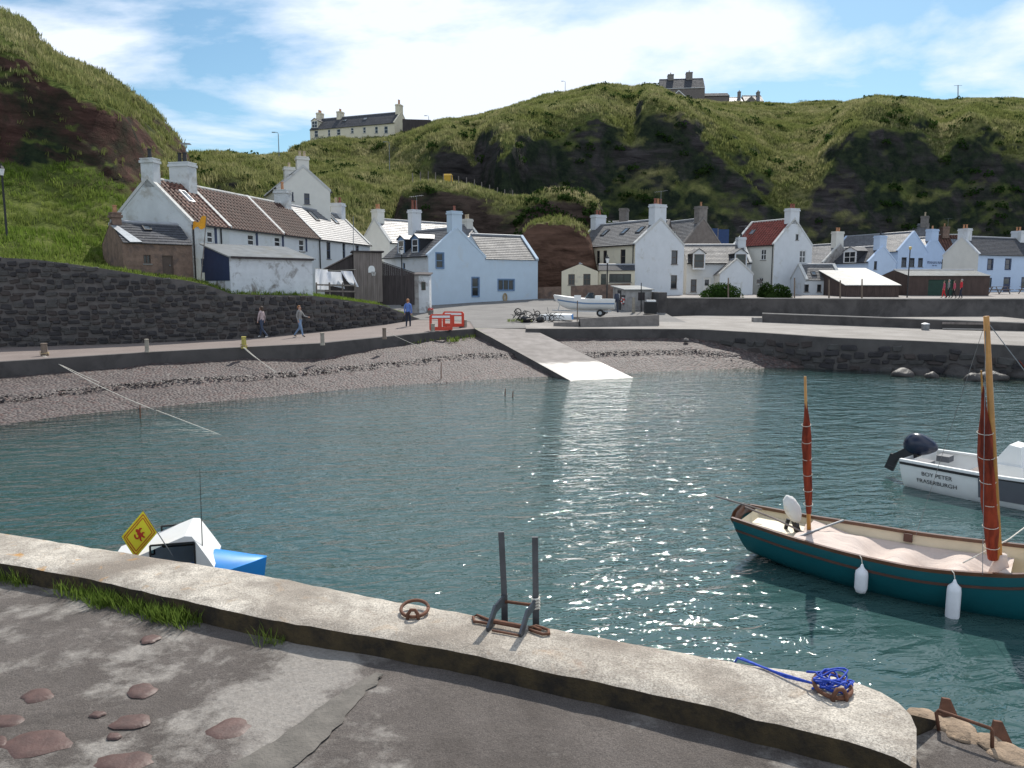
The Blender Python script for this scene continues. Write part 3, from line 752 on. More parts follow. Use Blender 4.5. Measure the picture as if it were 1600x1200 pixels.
# slipway
S = [PZ(742,513.5,1.775), PZ(828,512.5,1.79), PZ(988,590,0.0), PZ(890,594.5,0.0)]
rows = []; n = 34
for i in range(n+1):
    k = i/n*1.18; r = []
    for j in range(7):
        m = j/6; a = S[0].lerp(S[1], m); b = S[3].lerp(S[2], m); r.append(a+(b-a)*k+Vector((0,0,.01)))
    rows.append(r)
mb = MB(); mb.grid(rows); me = mb.mesh('slipway'); uvl = me.uv_layers.new()
for l in me.loops:
    vi = l.vertex_index; i, j = divmod(vi, 7); uvl.data[l.index].uv = (j/6*3, 1-i/n*1.18)
sw = thing('slipway', 'ribbed concrete slipway running down into the harbour water', 'slipway')
obj('ramp', me, 'slip_mat', sw)
for side, lb in ((0, 'left'), (6, 'right')):
    mb = MB(); rr = []
    for r in rows:
        p = r[side]; rr.append([p+Vector((0,0,-.012)), Vector((p.x, p.y, -1.2 if p.z < 1 else p.z-1.5))])
    mb.grid(rr); mb.build('side_wall', 'concrete_dark', sw)
# seaweed line and boulders by the sea wall
def boulder(name, c, r, seed, mat, sq=.7):
    bm = bmesh.new(); bmesh.ops.create_icosphere(bm, subdivisions=3, radius=1)
    rnd = random.Random(seed); s = Vector((rnd.uniform(.8,1.3), rnd.uniform(.7,1.1), sq*rnd.uniform(.8,1.2)))
    for v in bm.verts:
        n = v.co.copy(); k = 1+.35*mnoise.noise(n*1.1+Vector((seed*3.1,0,0)))+.14*mnoise.noise(n*2.7+Vector((0,seed,0)))
        v.co = Vector((n.x*s.x, n.y*s.y, n.z*s.z))*k*r
    me = bpy.data.meshes.new(name); bm.to_mesh(me); bm.free(); me.polygons.foreach_set('use_smooth', [True]*len(me.polygons))
    o = obj(name, me, mat); o.location = c; o.rotation_euler = (0,0,rnd.uniform(0,6)); return o
t = NT('wet_rock'); p = t.pos('Object'); t.done(t.bsdf(t.mix(t.noise(p, 2, 5), (.02,.018,.017), (.06,.052,.047)), .55, 0, t.bump(t.noise(p, 7, 5, .7), .8, .05), .5))
for i, (px, py, r, lb) in enumerate([(1436,580,.42,'smooth grey boulder at the foot of the sea wall'),(1472,574,.50,'upright pale boulder against the sea wall'),(1410,583,.35,'flat wet boulder furthest along the sea wall'),(1500,580,.55,'broad wet boulder among the shore rocks'),(1455,585,.28,'small dark boulder awash at the water edge'),
     (1540,566,.85,'great dark boulder leaning on the sea wall'),(1552,588,.5,'angular wet boulder behind the main mast'),(1595,584,.6,'dark wet boulder at the far end of the rocks'),(1520,590,.3,'low boulder half under water'),(1160,552,.3,'lone boulder on the shingle under the sea wall'),(1072,531,.15,'little pale stone block on the upper shingle')]):
    p = PZ(px, py+4, .02) if py > 545 else PY(px, py, 42.8); r *= 1.25 if i < 9 else 1
    tag(boulder('boulder', p, r, i+3, 'wet_rock' if i < 9 else 'stone_grey'), lb, 'rock', 'boulders by the sea wall')

# ================================================================== houses
def face2d(poly, holes):
    vs = [Vector(p) for p in poly]; es = [(i,(i+1)%len(poly)) for i in range(len(poly))]
    for h in holes:
        o = len(vs); vs += [Vector((h[0],h[1])), Vector((h[2],h[1])), Vector((h[2],h[3])), Vector((h[0],h[3]))]
        es += [(o,o+1),(o+1,o+2),(o+2,o+3),(o+3,o)]
    r = delaunay_2d_cdt(vs, es, [], 0, 1e-5); V, F = r[0], r[2]; out = []
    def inside(p):
        c = False; n = len(poly)
        for i in range(n):
            a, b = poly[i], poly[(i+1)%n]
            if (a[1] > p[1]) != (b[1] > p[1]) and p[0] < (b[0]-a[0])*(p[1]-a[1])/(b[1]-a[1])+a[0]: c = not c
        return c
    for f in F:
        c = sum((V[i] for i in f), Vector((0,0)))/len(f)
        if not inside(c) or any(h[0] < c.x < h[2] and h[1] < c.y < h[3] for h in holes): continue
        out.append(tuple(f))
    return V, out
class House:
    def __init__(s, name, label, org, rz, L, W, eave, ridge, wall='render_white', roof='slate', rtype='slate', frame='frame_navy', cat='house', group=None, skews=(1,1), skew_mat='skew_white', over=.12, eave_b=None, openings=(), gutter='metal_black', floor=1.2, found=1.0, gmat=None):
        s.L, s.W, s.e, s.r = L, W, eave, ridge; s.eb = eave if eave_b is None else eave_b; s.frame = frame
        s.root = thing(name, label, cat, org, R(rz), group)
        s.M = Matrix.Translation(Vector(org)) @ Matrix.Rotation(R(rz), 4, 'Z'); s.Mi = s.M.inverted()
        s.found = found
        holes = {'f':[], '0':[], 'L':[], 'b':[]}; todo = []
        for o in openings:
            face = o[0]; a = s.hit(face, o[1], o[2]); b = s.hit(face, o[3], o[4]); u0, u1 = sorted((a[0], b[0])); v0, v1 = sorted((a[1], b[1]))
            # perspective: use the mid row for the sides
            holes[face].append((u0, v0, u1, v1)); todo.append((face, (u0,v0,u1,v1), o[5] if len(o) > 5 else 'sash'))
        mb = MB(); D = .13
        polys = {'f':[(0,-found),(L,-found),(L,s.e),(0,s.e)], 'b':[(0,-found),(L,-found),(L,s.eb),(0,s.eb)],
                 '0':[(0,-found),(W,-found),(W,s.eb),(W/2,s.r),(0,s.e)], 'L':[(0,-found),(W,-found),(W,s.eb),(W/2,s.r),(0,s.e)]}
        for f in 'fb0L':
            V, F = face2d(polys[f], holes[f]); mi = 1 if gmat and f in '0L' else 0; mb.add([s.at(f, v.x, v.y) for v in V], F, mi)  # gable colour differs from the front: uneven sky light put into it
            for h in holes[f]:
                c = [(h[0],h[1]),(h[2],h[1]),(h[2],h[3]),(h[0],h[3])]
                mb.add([s.at(f,*q) for q in c]+[s.at(f,q[0],q[1],D) for q in c], [(i,(i+1)%4,(i+1)%4+4,i+4) for i in range(4)], mi)
        s.wall = mb.build('wall', [wall, gmat] if gmat else wall, s.root)
        for f, h, st in todo: s.window(f, h, st)
        s.roof_mat = roof; s.rtype = rtype
        s.roof(over, roof, rtype)
        for k, on in enumerate(skews):
            if on: s.skew(k, skew_mat)
        if gutter:
            MB().box(0, L, -over-.09, -over+.01, s.e-.14, s.e-.05).build('gutter', gutter, s.root)
    def at(s, f, u, v, d=0.0):
        if f == 'f': return Vector((u, d, v))
        if f == 'b': return Vector((u, s.W-d, v))
        if f == '0': return Vector((d, u, v))
        return Vector((s.L-d, u, v))
    def hit(s, f, px, py):
        o = s.Mi @ Vector((0,0,CAMZ)); d = (s.Mi.to_3x3() @ Vector(ray(px, py)))
        ax, pos = {'f':(1,0.), 'b':(1,s.W), '0':(0,0.), 'L':(0,s.L)}[f]
        k = (pos-o[ax])/d[ax]; p = o+d*k
        return (p.x, p.z) if ax == 1 else (p.y, p.z)
    def hit_roof(s, px, py):
        """front slope, in (x, distance up the slope)"""
        o = s.Mi @ Vector((0,0,CAMZ)); d = (s.Mi.to_3x3() @ Vector(ray(px, py)))
        n = Vector((0, -(s.r-s.e), s.W/2)).normalized(); k = n.dot(Vector((0,0,s.e))-o)/n.dot(d); p = o+d*k
        return p
    def window(s, f, h, st):
        u0, v0, u1, v1 = h; w_, h_ = u1-u0, v1-v0; fr = .06 if w_ > .5 else .045; D = .10
        fm = s.frame
        if ':' in st: st, fm = st.split(':')
        def bx(mb, a, b, c, d, d0, d1):
            p = [s.at(f, a, c, d0), s.at(f, b, d, d1)]
            mb.box(min(p[0].x,p[1].x), max(p[0].x,p[1].x), min(p[0].y,p[1].y), max(p[0].y,p[1].y), min(c,d), max(c,d))
        mb = MB(); isdoor = st.startswith('door')
        bx(mb, u0, u0+fr, v0, v1, .05, D); bx(mb, u1-fr, u1, v0, v1, .05, D); bx(mb, u0+fr, u1-fr, v0, v0+fr, .05, D); bx(mb, u0+fr, u1-fr, v1-fr, v1, .05, D)
        if 'sur' in st:
            e = .09
            bx(mb, u0-e, u0, v0, v1+e, -.02, .03); bx(mb, u1, u1+e, v0, v1+e, -.02, .03); bx(mb, u0, u1, v1, v1+e, -.02, .03)
        if isdoor:
            bx(mb, u0+fr, u1-fr, v0+fr, v1-fr, .08, D); o = mb.build('door', fm, s.root)
            m2 = MB(); bx(m2, u1-fr-.14, u1-fr-.08, v0+h_*.48, v0+h_*.48+.05, .03, .08); m2.build('handle', 'metal_grey', o)
            if 'g' in st[4:]:
                m3 = MB(); bx(m3, u0+fr+.12, u1-fr-.12, v0+h_*.55, v1-fr-.12, .068, .079); m3.build('pane', 'glass_dark', o)
            return o
        if 'sash' in st: bx(mb, u0+fr, u1-fr, v0+h_*.5-.03, v0+h_*.5+.03, .045, D)
        if 'three' in st:
            for k in (1/3, 2/3): bx(mb, u0+w_*k-.035, u0+w_*k+.035, v0+fr, v1-fr, .05, D)
        if 'two' in st: bx(mb, u0+w_*.5-.03, u0+w_*.5+.03, v0+fr, v1-fr, .05, D)
        o = mb.build('window', fm, s.root)
        m2 = MB(); bx(m2, u0+fr*.5, u1-fr*.5, v0+fr*.5, v1-fr*.5, .085, .092); m2.build('pane', 'glass_dark', o)
        m3 = MB(); bx(m3, u0-.06, u1+.06, v0-.07, v0-.002, -.05, .045); m3.build('sill', fm if 'sur' in st else 'concrete', o)
        return o
    def slope_pts(s, back=False):
        return (0.0, s.e, s.W/2, s.r) if not back else (s.W, s.eb, s.W/2, s.r)
    def roof(s, over, mat, rtype):
        mb = MB(); uvs = []
        for back in (False, True):
            y0, z0, y1, z1 = s.slope_pts(back); dy, dz = y1-y0, z1-z0; SL = math.hypot(dy, dz); uy, uz = dy/SL, dz/SL
            ny_, nz_ = (-uz, uy) if not back else (uz, -uy)
            if nz_ < 0: ny_, nz_ = -ny_, -nz_
            a0 = -over; step = .24 if rtype == 'slate' else .33
            nseg = max(2, int((SL-a0)/step)); xs = [0, s.L]
            if rtype == 'pantile':
                nw = max(4, int(s.L/.36)); xs = list(np.linspace(0, s.L, nw*4+1))
            for i in range(nseg):
                ta = a0+(SL-a0)*i/nseg; tb = a0+(SL-a0)*(i+1)/nseg+.02
                if i == nseg-1: tb = SL
                ro = []
                for t_, lift in ((ta, .055), (tb, .03)):
                    r = []
                    for j, x in enumerate(xs):
                        cw = (.075*math.cos(2*math.pi*j/4) if rtype == 'pantile' else 0)+lift+.012*mnoise.noise(Vector((x*.6, t_*1.0, s.L)))
                        r.append(Vector((x, y0+uy*t_+ny_*cw, z0+uz*t_+nz_*cw)))
                    ro.append(r)
                k = len(xs); mb.grid(ro)
                uvs += [[(xs[j], ta), (xs[j+1], ta), (xs[j+1], tb), (xs[j], tb)] for j in range(k-1)]
                lo = [Vector((v.x, v.y-ny_*.05, v.z-nz_*.05)) for v in ro[0]]
                mb.grid([lo, ro[0]]); uvs += [[(xs[j], ta-.02), (xs[j+1], ta-.02), (xs[j+1], ta), (xs[j], ta)] for j in range(k-1)]
        # gable edges
        me = bpy.data.meshes.new('roof'); me.from_pydata(mb.v, [], mb.f); uvl = me.uv_layers.new()
        for p, q in zip(me.polygons, uvs):
            for li, uv in zip(p.loop_indices, q): uvl.data[li].uv = uv
        s.roofo = obj('roof', me, mat, s.root)
        if rtype == 'pantile': me.polygons.foreach_set('use_smooth', [True]*len(me.polygons))
        m2 = MB(); m2.tube([(0.0, s.W/2, s.r+.05), (s.L, s.W/2, s.r+.05)], .10, 8); m2.build('ridge_cap', 'lead' if rtype == 'slate' else 'skew_white', s.roofo)
    def skew(s, k, mat, w=.26):
        x0, x1 = (-.04, w) if k == 0 else (s.L-w, s.L+.04)
        for back in (False, True):
            y0, z0, y1, z1 = s.slope_pts(back); dy, dz = y1-y0, z1-z0; SL = math.hypot(dy, dz)
            oy = -.1*dy/SL; oz = -.1*dz/SL
            a = [(y0+oy, z0+oz-.05), (y1, z1-.05), (y1, z1+.17), (y0+oy, z0+oz+.17)]
            vs = [Vector((x, y, z)) for x in (x0, x1) for y, z in a]
            MB().add(vs, [(0,1,2,3),(7,6,5,4),(0,4,5,1),(1,5,6,2),(2,6,7,3),(3,7,4,0)]).build('skew', mat, s.root)
    def chimney(s, x, w=.9, d=.6, h=1.2, mat='render_white', pots=('pot_clay','pot_clay'), ph=.4, aerial=False, y=None, z0=None, along=True, pr=.12):
        y = s.W/2 if y is None else y; zb = (s.r-.5 if z0 is None else z0); zt = s.r+h
        ax, ay = (d/2, w/2)
        mb = MB(); mb.box(x-ax, x+ax, y-ay, y+ay, zb, zt); mb.box(x-ax-.06, x+ax+.06, y-ay-.06, y+ay+.06, zt-.2, zt-.06); mb.box(x-ax-.03, x+ax+.03, y-ay-.03, y+ay+.03, zt, zt+.07)
        o = mb.build('chimney', mat, s.root); n = len(pots)
        for i, pm_ in enumerate(pots):
            py_ = y+(i-(n-1)/2)*min(.36, (w-.1)/max(n,1))
            m2 = MB().lathe([(pr*.9,0),(pr*1.05,.04),(pr*.85,ph*.5),(pr*.82,ph-.08),(pr*1.05,ph-.05),(pr*1.05,ph),(pr*.7,ph),(pr*.7,ph-.1)], 10, (x, py_, zt+.06)); m2.build('chimney_pot', pm_, o, autosmooth=40)
        if aerial:
            m3 = MB(); b = Vector((x+ax, y, zt-.3)); t_ = b+Vector((0,0,1.6)); m3.tube([b, t_], .02, 5)
            m3.tube([t_+Vector((-.5,-.3,-.1)), t_+Vector((.5,.3,.0))], .015, 5)
            for k in range(7):
                c = t_+Vector((-.5,-.3,-.1)).lerp(Vector((.5,.3,.0)), k/6); m3.tube([c+Vector((.15,-.25,0)), c-Vector((.15,-.25,0))], .008, 4)
            m3.build('aerial', 'metal_grey', o)
        return o
    def ridge_x(s, px):
        """local x of the ridge point under pixel column px"""
        best = min(np.linspace(-.5, s.L+.5, 400), key=lambda x: abs((lambda v: 800+1200*v.x/(v.y*CP-(v.z-CAMZ)*SP)-px)(s.M @ Vector((x, s.W/2, s.r)))))
        return float(best)
    def eave_x(s, px):
        return float(min(np.linspace(-.5, s.L+.5, 400), key=lambda x: abs((lambda v: 800+1200*v.x/(v.y*CP-(v.z-CAMZ)*SP)-px)(s.M @ Vector((x, 0, s.e))))))
    def skylight(s, px, py, w=.6, h=.95, frame='metal_black', glass='skylight_glass'):
        p = s.hit_roof(px, py); n = Vector((0, -(s.r-s.e), s.W/2)).normalized(); u = Vector((1,0,0)); v = n.cross(u)
        M = Matrix(((u.x,v.x,n.x,p.x),(u.y,v.y,n.y,p.y),(u.z,v.z,n.z,p.z),(0,0,0,1)))
        mb = MB(); e = .07
        mb.box(-w/2,w/2,-h/2,-h/2+e,0,.12,0,M); mb.box(-w/2,w/2,h/2-e,h/2,0,.12,0,M); mb.box(-w/2,-w/2+e,-h/2+e,h/2-e,0,.12,0,M); mb.box(w/2-e,w/2,-h/2+e,h/2-e,0,.12,0,M)
        o = mb.build('skylight', frame, s.root); MB().box(-w/2+e,w/2-e,-h/2+e,h/2-e,.06,.10,0,M).build('pane', glass, o)
    def dormer(s, x, w=1.1, h=1.15, z0=.15, front=.25, wallm='render_white', frame=None, roofm='slate', cheek=None, st='sash', rise=.45):
        """dormer on the front slope; z0 above the eave"""
        k = s.W/2/(s.r-s.e); zb = s.e+z0; zt = zb+h; y0 = z0*k-front*0; y0 = z0*k; y1 = (zt-s.e)*k; y2 = (min(zt+rise, s.r-.05)-s.e)*k
        mb = MB(); mb.box(x-w/2, x+w/2, y0, y0+.1, zb-.1, zt)
        mb.add([(x-w/2,y0,zb-.1),(x-w/2,y0,zt),(x-w/2,y1,zt)],[(0,1,2)], 1); mb.add([(x+w/2,y0,zb-.1),(x+w/2,y0,zt),(x+w/2,y1,zt)],[(0,2,1)], 1)
        mb.add([(x-w/2,y0,zt),(x+w/2,y0,zt),(x,y0,zt+rise)],[(0,1,2)])
        o = mb.build('dormer', [wallm, cheek or wallm], s.root)
        e = .1; zr = zt+rise
        rb = MB(); A = [Vector((x-w/2-e,y0-e,zt-e*.6)), Vector((x,y0-e,zr+.02)), Vector((x+w/2+e,y0-e,zt-e*.6))]; B = [Vector((x-w/2-e,y1+.1,zt-e*.6)), Vector((x,y2+.1,zr+.02)), Vector((x+w/2+e,y1+.1,zt-e*.6))]
        up = Vector((0,0,.07)); rb.add(A+B+[a+up for a in A]+[b+up for b in B], [(0,1,4,3),(1,2,5,4),(6,9,10,7),(7,10,11,8),(0,6,7,1),(1,7,8,2),(0,3,9,6),(2,8,11,5)])
        me = rb.mesh('dormer_roof'); uvl = me.uv_layers.new()
        for l in me.loops: c = me.vertices[l.vertex_index].co; uvl.data[l.index].uv = (c.y, c.x+c.z)
        obj('dormer_roof', me, roofm, o)
        fm = frame or s.frame; wb = MB(); a, b, c, d = x-w/2+.14, x+w/2-.14, zb+.08, zt-.08; f = .06
        wb.box(a,a+f,y0-.03,y0+.0,c,d); wb.box(b-f,b,y0-.03,y0,c,d); wb.box(a+f,b-f,y0-.03,y0,c,c+f); wb.box(a+f,b-f,y0-.03,y0,d-f,d); wb.box(a+f,b-f,y0-.035,y0,(c+d)/2-.03,(c+d)/2+.03)
        if 'two' in st: wb.box((a+b)/2-.03,(a+b)/2+.03,y0-.036,y0,c+f,d-f)
        wb.build('window_frame', fm, o); MB().box(a+f,b-f,y0-.012,y0-.004,c+f,d-f).build('pane', 'glass_dark', o)
        return o
    def pipe(s, f, u, z0=0, z1=None, mat='metal_black', off=-.07):
        z1 = s.e-.1 if z1 is None else z1; MB().tube([s.at(f,u,z0,off), s.at(f,u,z1,off)], .045, 7).build('downpipe', mat, s.root)
# ------------------------------------------------------------------ the cottage row on the left
ROW_O = Vector((-18.04,44.0,4.55)); ROW_RZ = 76.7; ROW_W = 5.35
probe = House('probe', 'x', ROW_O, ROW_RZ, 24.9, ROW_W, 3.2, 5.74)
cuts = [0]+[probe.eave_x(p) for p in (357,444,499)]+[24.6]
for o_ in [probe.root]+list(probe.root.children_recursive): bpy.data.objects.remove(o_, do_unlink=True)
ud = Vector((math.cos(R(ROW_RZ)), math.sin(R(ROW_RZ)), 0))
def row_org(i): return ROW_O+ud*cuts[i]
CG = 'cottages in the terraced row'
c1 = House('cottage', 'end cottage with bare whitewashed gable and brown pantile roof', row_org(0), ROW_RZ, cuts[1]-cuts[0]-.01, ROW_W, 3.2, 5.74, 'render_old', 'pantile', 'pantile', 'frame_white', group=CG, skews=(1,0), found=1.2,
    openings=[('f',323.5,361,334,380,'sash'),('f',314,404,321,426,'door:frame_navy')])
c1.chimney(.3, .8, .6, 1.05, 'render_old', ('pot_black',), .55)
c1.chimney(cuts[1]-.4, 1.3, .8, 1.25, 'render_old', ('pot_black','pot_black'), .6, aerial=True)
c1.skylight(291, 308, .55, 1.0, 'frame_white', 'skylight_glass'); c1.pipe('f', .06); c1.pipe('f', cuts[1]-.9)
c2 = House('cottage', 'middle cottage with pantile roof between two white skews', row_org(1), ROW_RZ, cuts[2]-cuts[1]-.01, ROW_W, 3.2, 5.74, 'render_white', 'pantile', 'pantile', 'frame_white', group=CG, skews=(1,1), found=1.2,
    openings=[('f',387,366,398,384,'sash'),('f',429,370,439,386,'sash')])
c3 = House('cottage', 'narrow cottage with darker brown pantiles next to the slate roof', row_org(2), ROW_RZ, cuts[3]-cuts[2]-.01, ROW_W, 3.2, 5.74, 'render_white', 'pantile_brown', 'pantile', 'frame_white', group=CG, skews=(0,0), found=1.2,
    openings=[('f',467,374,476,393,'sash')])
c3.chimney(c3.L-.45, 1.0, .75, 1.0, 'render_old', ('pot_clay',), .6); c3.pipe('f', c3.L-.1)
c4 = House('cottage', 'end cottage of the row with glinting slate roof and two skylights', row_org(3), ROW_RZ, cuts[4]-cuts[3], ROW_W, 3.2, 5.74, 'render_white', 'slate_pale', 'slate', 'frame_navy', group=CG, skews=(1,1), found=2.2,
    openings=[('f',510,378,517,405,'sash'),('f',535,380,540,404,'sash'),('f',555.5,383,561,394,'sash')])
c4.chimney(c4.L-.5, 1.0, .75, .95, 'render_white', ('pot_red','pot_buff'), .5)
c4.skylight(489, 338, .7, 1.1); c4.skylight(520, 343, .7, 1.1)
# navy strips beside the cottage windows
for hs, px in ((c1,336),(c2,400.5),(c2,441.5),(c3,478)):
    x = hs.eave_x(px); MB().box(x-.11, x+.11, -.03, .0, hs.e-1.05, hs.e-.12).build('painted_margin', 'frame_navy', hs.root)
for hs in (c1,c2,c3): MB().box(0, hs.L, -.024, -.002, hs.e-.12, hs.e-.02).build('eaves_board', 'frame_navy', hs.root)
# white house up behind the row
U = House('house', 'tall white gabled house standing up behind the cottage row', (-14.95,64.6,5.0), 116, 6.6, 4.2, 6.95, 8.75, 'render_ivory', 'slate', 'slate', 'frame_navy', found=2,
    openings=[('0',475,302,484,319,'sash'),('0',455.5,300,459,314,'plain')])
U.chimney(.35, .95, .6, .75, 'render_ivory', ('pot_buff','pot_buff'), .45); U.chimney(6.2, .9, .6, .7, 'render_ivory', ('pot_buff',), .4)
# brown stone house
SH = House('stone_house', 'low brown stone outhouse with dark slate roof beside the cottage gable', PY(194,428,40.6)+Vector((0,0,-.1)), 44, 3.6, 3.3, 1.75, 2.85, 'stone_brown', 'slate_dark', 'slate', 'frame_brown', skews=(0,0), gutter=None, found=1.2,
    openings=[('f',224,398,236,412,'two'),('f',253,399,272,430,'door')])
SH.chimney(.25, .55, .45, .45, 'stone_brown', ('pot_clay',), .4)
SH.skylight(229, 358, .42, .5)
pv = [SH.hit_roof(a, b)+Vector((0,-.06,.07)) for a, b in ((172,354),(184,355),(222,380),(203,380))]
MB().add(pv+[p-Vector((0,-.02,.03)) for p in pv], [(0,1,2,3),(7,6,5,4),(0,4,5,1),(1,5,6,2),(2,6,7,3),(3,7,4,0)]).build('roof_glint', 'galv', SH.root)  # pale strip laid over the slates to stand for a glint
# house behind (A); house (B) and wing with sky tint put into the colour
A = House('house', 'cream gabled house with glinting slate roof behind the twin-dormered house', (-11.63,74,3.4), 42.4, 12.2, 5.2, 4.9, 7.2, 'render_ivory', 'slate_pale', 'slate', 'frame_navy')
A.chimney(.45, 1.05, .8, .9, 'render_ivory', ('pot_clay','pot_clay'), .5); A.chimney(11.6, 1.0, .8, .6, 'render_ivory', ('pot_buff','pot_buff'), .5)
B = House('house', 'white gabled house with sky-tinted gable, twin dormers and deep blue window frames', (-11.43,69.34,2.6), -49.6, 7.0, 5.98, 4.1, 6.45, 'render_white', 'slate', 'slate', 'frame_blue', gmat='render_sky_tint',
    openings=[('L',681.5,395.5,693,419,'sash sur'),('L',737.6,434,748.4,463,'sash sur'),('f',629,411,633,420,'plain')], skews=(0,1), skew_mat='render_sky_tint')
B.chimney(6.6, 1.05, .75, 1.35, 'render_sky_tint', ('pot_red',), .45); B.chimney(.5, .95, .75, 1.9, 'render_white', ('pot_red','pot_red'), .85, aerial=True)
B.dormer(2.4, 1.15, 1.25, .25, wallm='frame_blue', frame='frame_white', roofm='slate_pale', cheek='slate_dark', rise=.3); B.dormer(4.6, 1.15, 1.25, .25, wallm='frame_blue', frame='frame_white', roofm='slate_pale', cheek='slate_dark', rise=.3)
cB = B.M @ Vector((7.0, 5.98, 0))
BW = House('house_wing', 'low sky-tinted wing with long slate roof and three-light window', (cB.x, cB.y, 2.6), 33, 5.6, 5.0, 3.98, 6.15, 'render_sky_tint', 'slate', 'slate', 'frame_blue', skews=(0,1), skew_mat='render_sky_tint',
    openings=[('f',778.5,437,803,453.5,'three sur')], gutter=None)
og = BW.hit('f', 788.6, 464.5); mb = MB(); k = 22
mb.tube([(og[0]+.19*math.cos(6.283*i/k), -.06, og[1]+.33*math.sin(6.283*i/k)) for i in range(k+1)], .055, 7); mb.lathe([(.02,-.02),(.12,0),(.12,.03),(.02,.05)], 10, (0,0,0))
wr = MB(); wr.tube([(og[0]+.19*math.cos(6.283*i/k), -.06, og[1]+.33*math.sin(6.283*i/k)) for i in range(k+1)], .055, 7)
pm('rope_tan', (.36,.27,.15), .9, .3, 20, .6, 60, .01); pm('ornament_pale', (.45,.40,.33), .8, .3, 10, .3)
wo_ = thing('wall_ornament', 'oval rope framed ornament hung below the three-light window', 'ornament', BW.M @ Vector((og[0],0,og[1])), R(33))
m_ = Matrix.Translation(Vector((-og[0],0,-og[1])))
o = wr.build('rope_rim', 'rope_tan', wo_); o.location = (-og[0],0,-og[1])
e = MB(); e.add([(0,-.03,0)]+[(.17*math.cos(6.283*i/16), -.02, .30*math.sin(6.283*i/16)) for i in range(16)], [(0,i+1,(i+1)%16+1) for i in range(16)]); e.build('plaque', 'ornament_pale', wo_)
# centre house with porch
Dh = House('house', 'big white house with cream front, three skylights and tall chimneys', (6.08,79.96,3.1), -56.3, 9.57, 6.37, 4.95, 7.3, 'render_cream', 'slate', 'slate', 'frame_brown', gmat='render_white',
    openings=[('f',906,393.4,912,413,'sash'),('f',932.4,392,937,412.4,'sash'),('f',942.6,391.6,948,412,'sash'),('f',969.6,390,977,411.6,'sash'),('L',1049.5,391,1058.5,413,'sash'),('L',1048.5,430,1057.5,451,'sash')])
Dh.chimney(9.1, 1.5, .8, 1.35, 'render_white', ('pot_red','pot_clay','pot_red'), .55, aerial=True); Dh.chimney(.45, 1.4, .8, 1.0, 'render_white', ('pot_red','pot_red'), .5)
for q in ((946,364),(976.5,362),(1001,359.5)): Dh.skylight(q[0], q[1], .62, 1.0)
Dh.pipe('f', 9.35); Dh.pipe('f', .12)
pk = PY(934,452,70.5)
PO = House('porch', 'cream single storey porch with dark roof in front of the white house', PY(934,452,70.4), 82, 3.2, 3.3, 1.62, 2.28, 'render_cream', 'slate_dark', 'slate', 'frame_brown', skews=(0,0), gutter=None,
    openings=[('0',888,428.5,898,445,'sash two'),('0',911.5,428,922.5,445.5,'sash two')])
pb = PO.M @ Vector((.5,-.02,0)); mb = MB()
SP_ = House('sun_porch', 'glazed dark framed sun porch joined to the cream porch', (pb.x, pb.y, pb.z), -8, 3.3, 2.6, 1.72, 2.2, 'render_cream', 'slate_dark', 'slate', 'frame_dark', skews=(0,0), gutter=None,
    openings=[('f',939,428,947,445,'sash'),('f',952,428,986,441,'three')])
# low white house with dormers
E = House('house', 'low white house with two dormers and a round topped chimney', (17.9,79.6,3.34), -1, 6.6, 5.6, 3.2, 5.1, 'render_white', 'slate', 'slate', 'frame_brown', skews=(0,1),
    openings=[('f',1079.5,436.5,1088,456,'sash'),('f',1099,434,1110,461,'doorg:frame_white')])
E.chimney(6.2, 1.0, .8, .75, 'render_white', ('pot_black',), .4, aerial=True)
E.dormer(1.05, 1.25, 1.5, -.6, roofm='slate', cheek='slate_dark'); E.dormer(5.25, 1.25, 1.5, -.6, roofm='slate', cheek='slate_dark')
EW = House('house_wing', 'little white gabled wing projecting from the low white house', (21.0,78.0,3.34), 90, 2.2, 3.0, 0, 0, 'render_white', 'slate', 'slate', 'frame_brown') if False else None
ew = House('house_wing', 'little white gabled wing projecting behind the rounded bush', (20.9,77.2,3.34), 90-1, 2.35, 3.3, 2.0, 3.45, 'render_white', 'slate', 'slate', 'frame_brown', skews=(1,0), gutter=None, openings=[('0',1134,437,1142,442,'plain')])
ew.root.location = (24.0,77.2,3.34)
# red roofed house
Fh = House('house', 'tall white house with bright red pantile roof', (23.75,84.2,3.36), -61, 5.9, 5.6, 5.0, 7.65, 'render_ivory', 'pantile_red', 'pantile', 'frame_white', gmat='render_white', skews=(1,1), skew_mat='render_old',
    openings=[('f',1189,390,1196.5,406,'sash two'),('f',1185.5,434,1192,446,'sash two'),('L',1250,391.5,1258.5,411,'sash two'),('L',1243.5,366,1247.5,375,'plain:frame_dark')])
Fh.chimney(5.5, 1.3, .8, 1.0, 'render_white', ('pot_red','pot_red'), .5); Fh.skylight(1176, 363.5, .6, .7); Fh.pipe('f', 5.75)
Gh = House('outhouse', 'small white outhouse with mossy slate roof below the red roofed house', (29.0,76.6,3.3), 2, 3.7, 3.8, 1.5, 3.0, 'render_white', 'slate', 'slate', 'frame_brown', skews=(1,1), gutter=None,
    openings=[('f',1257,444.5,1263.5,456,'plain'),('f',1277,444.5,1283,456,'plain')])
Gh.skylight(1271, 428, .5, .6)
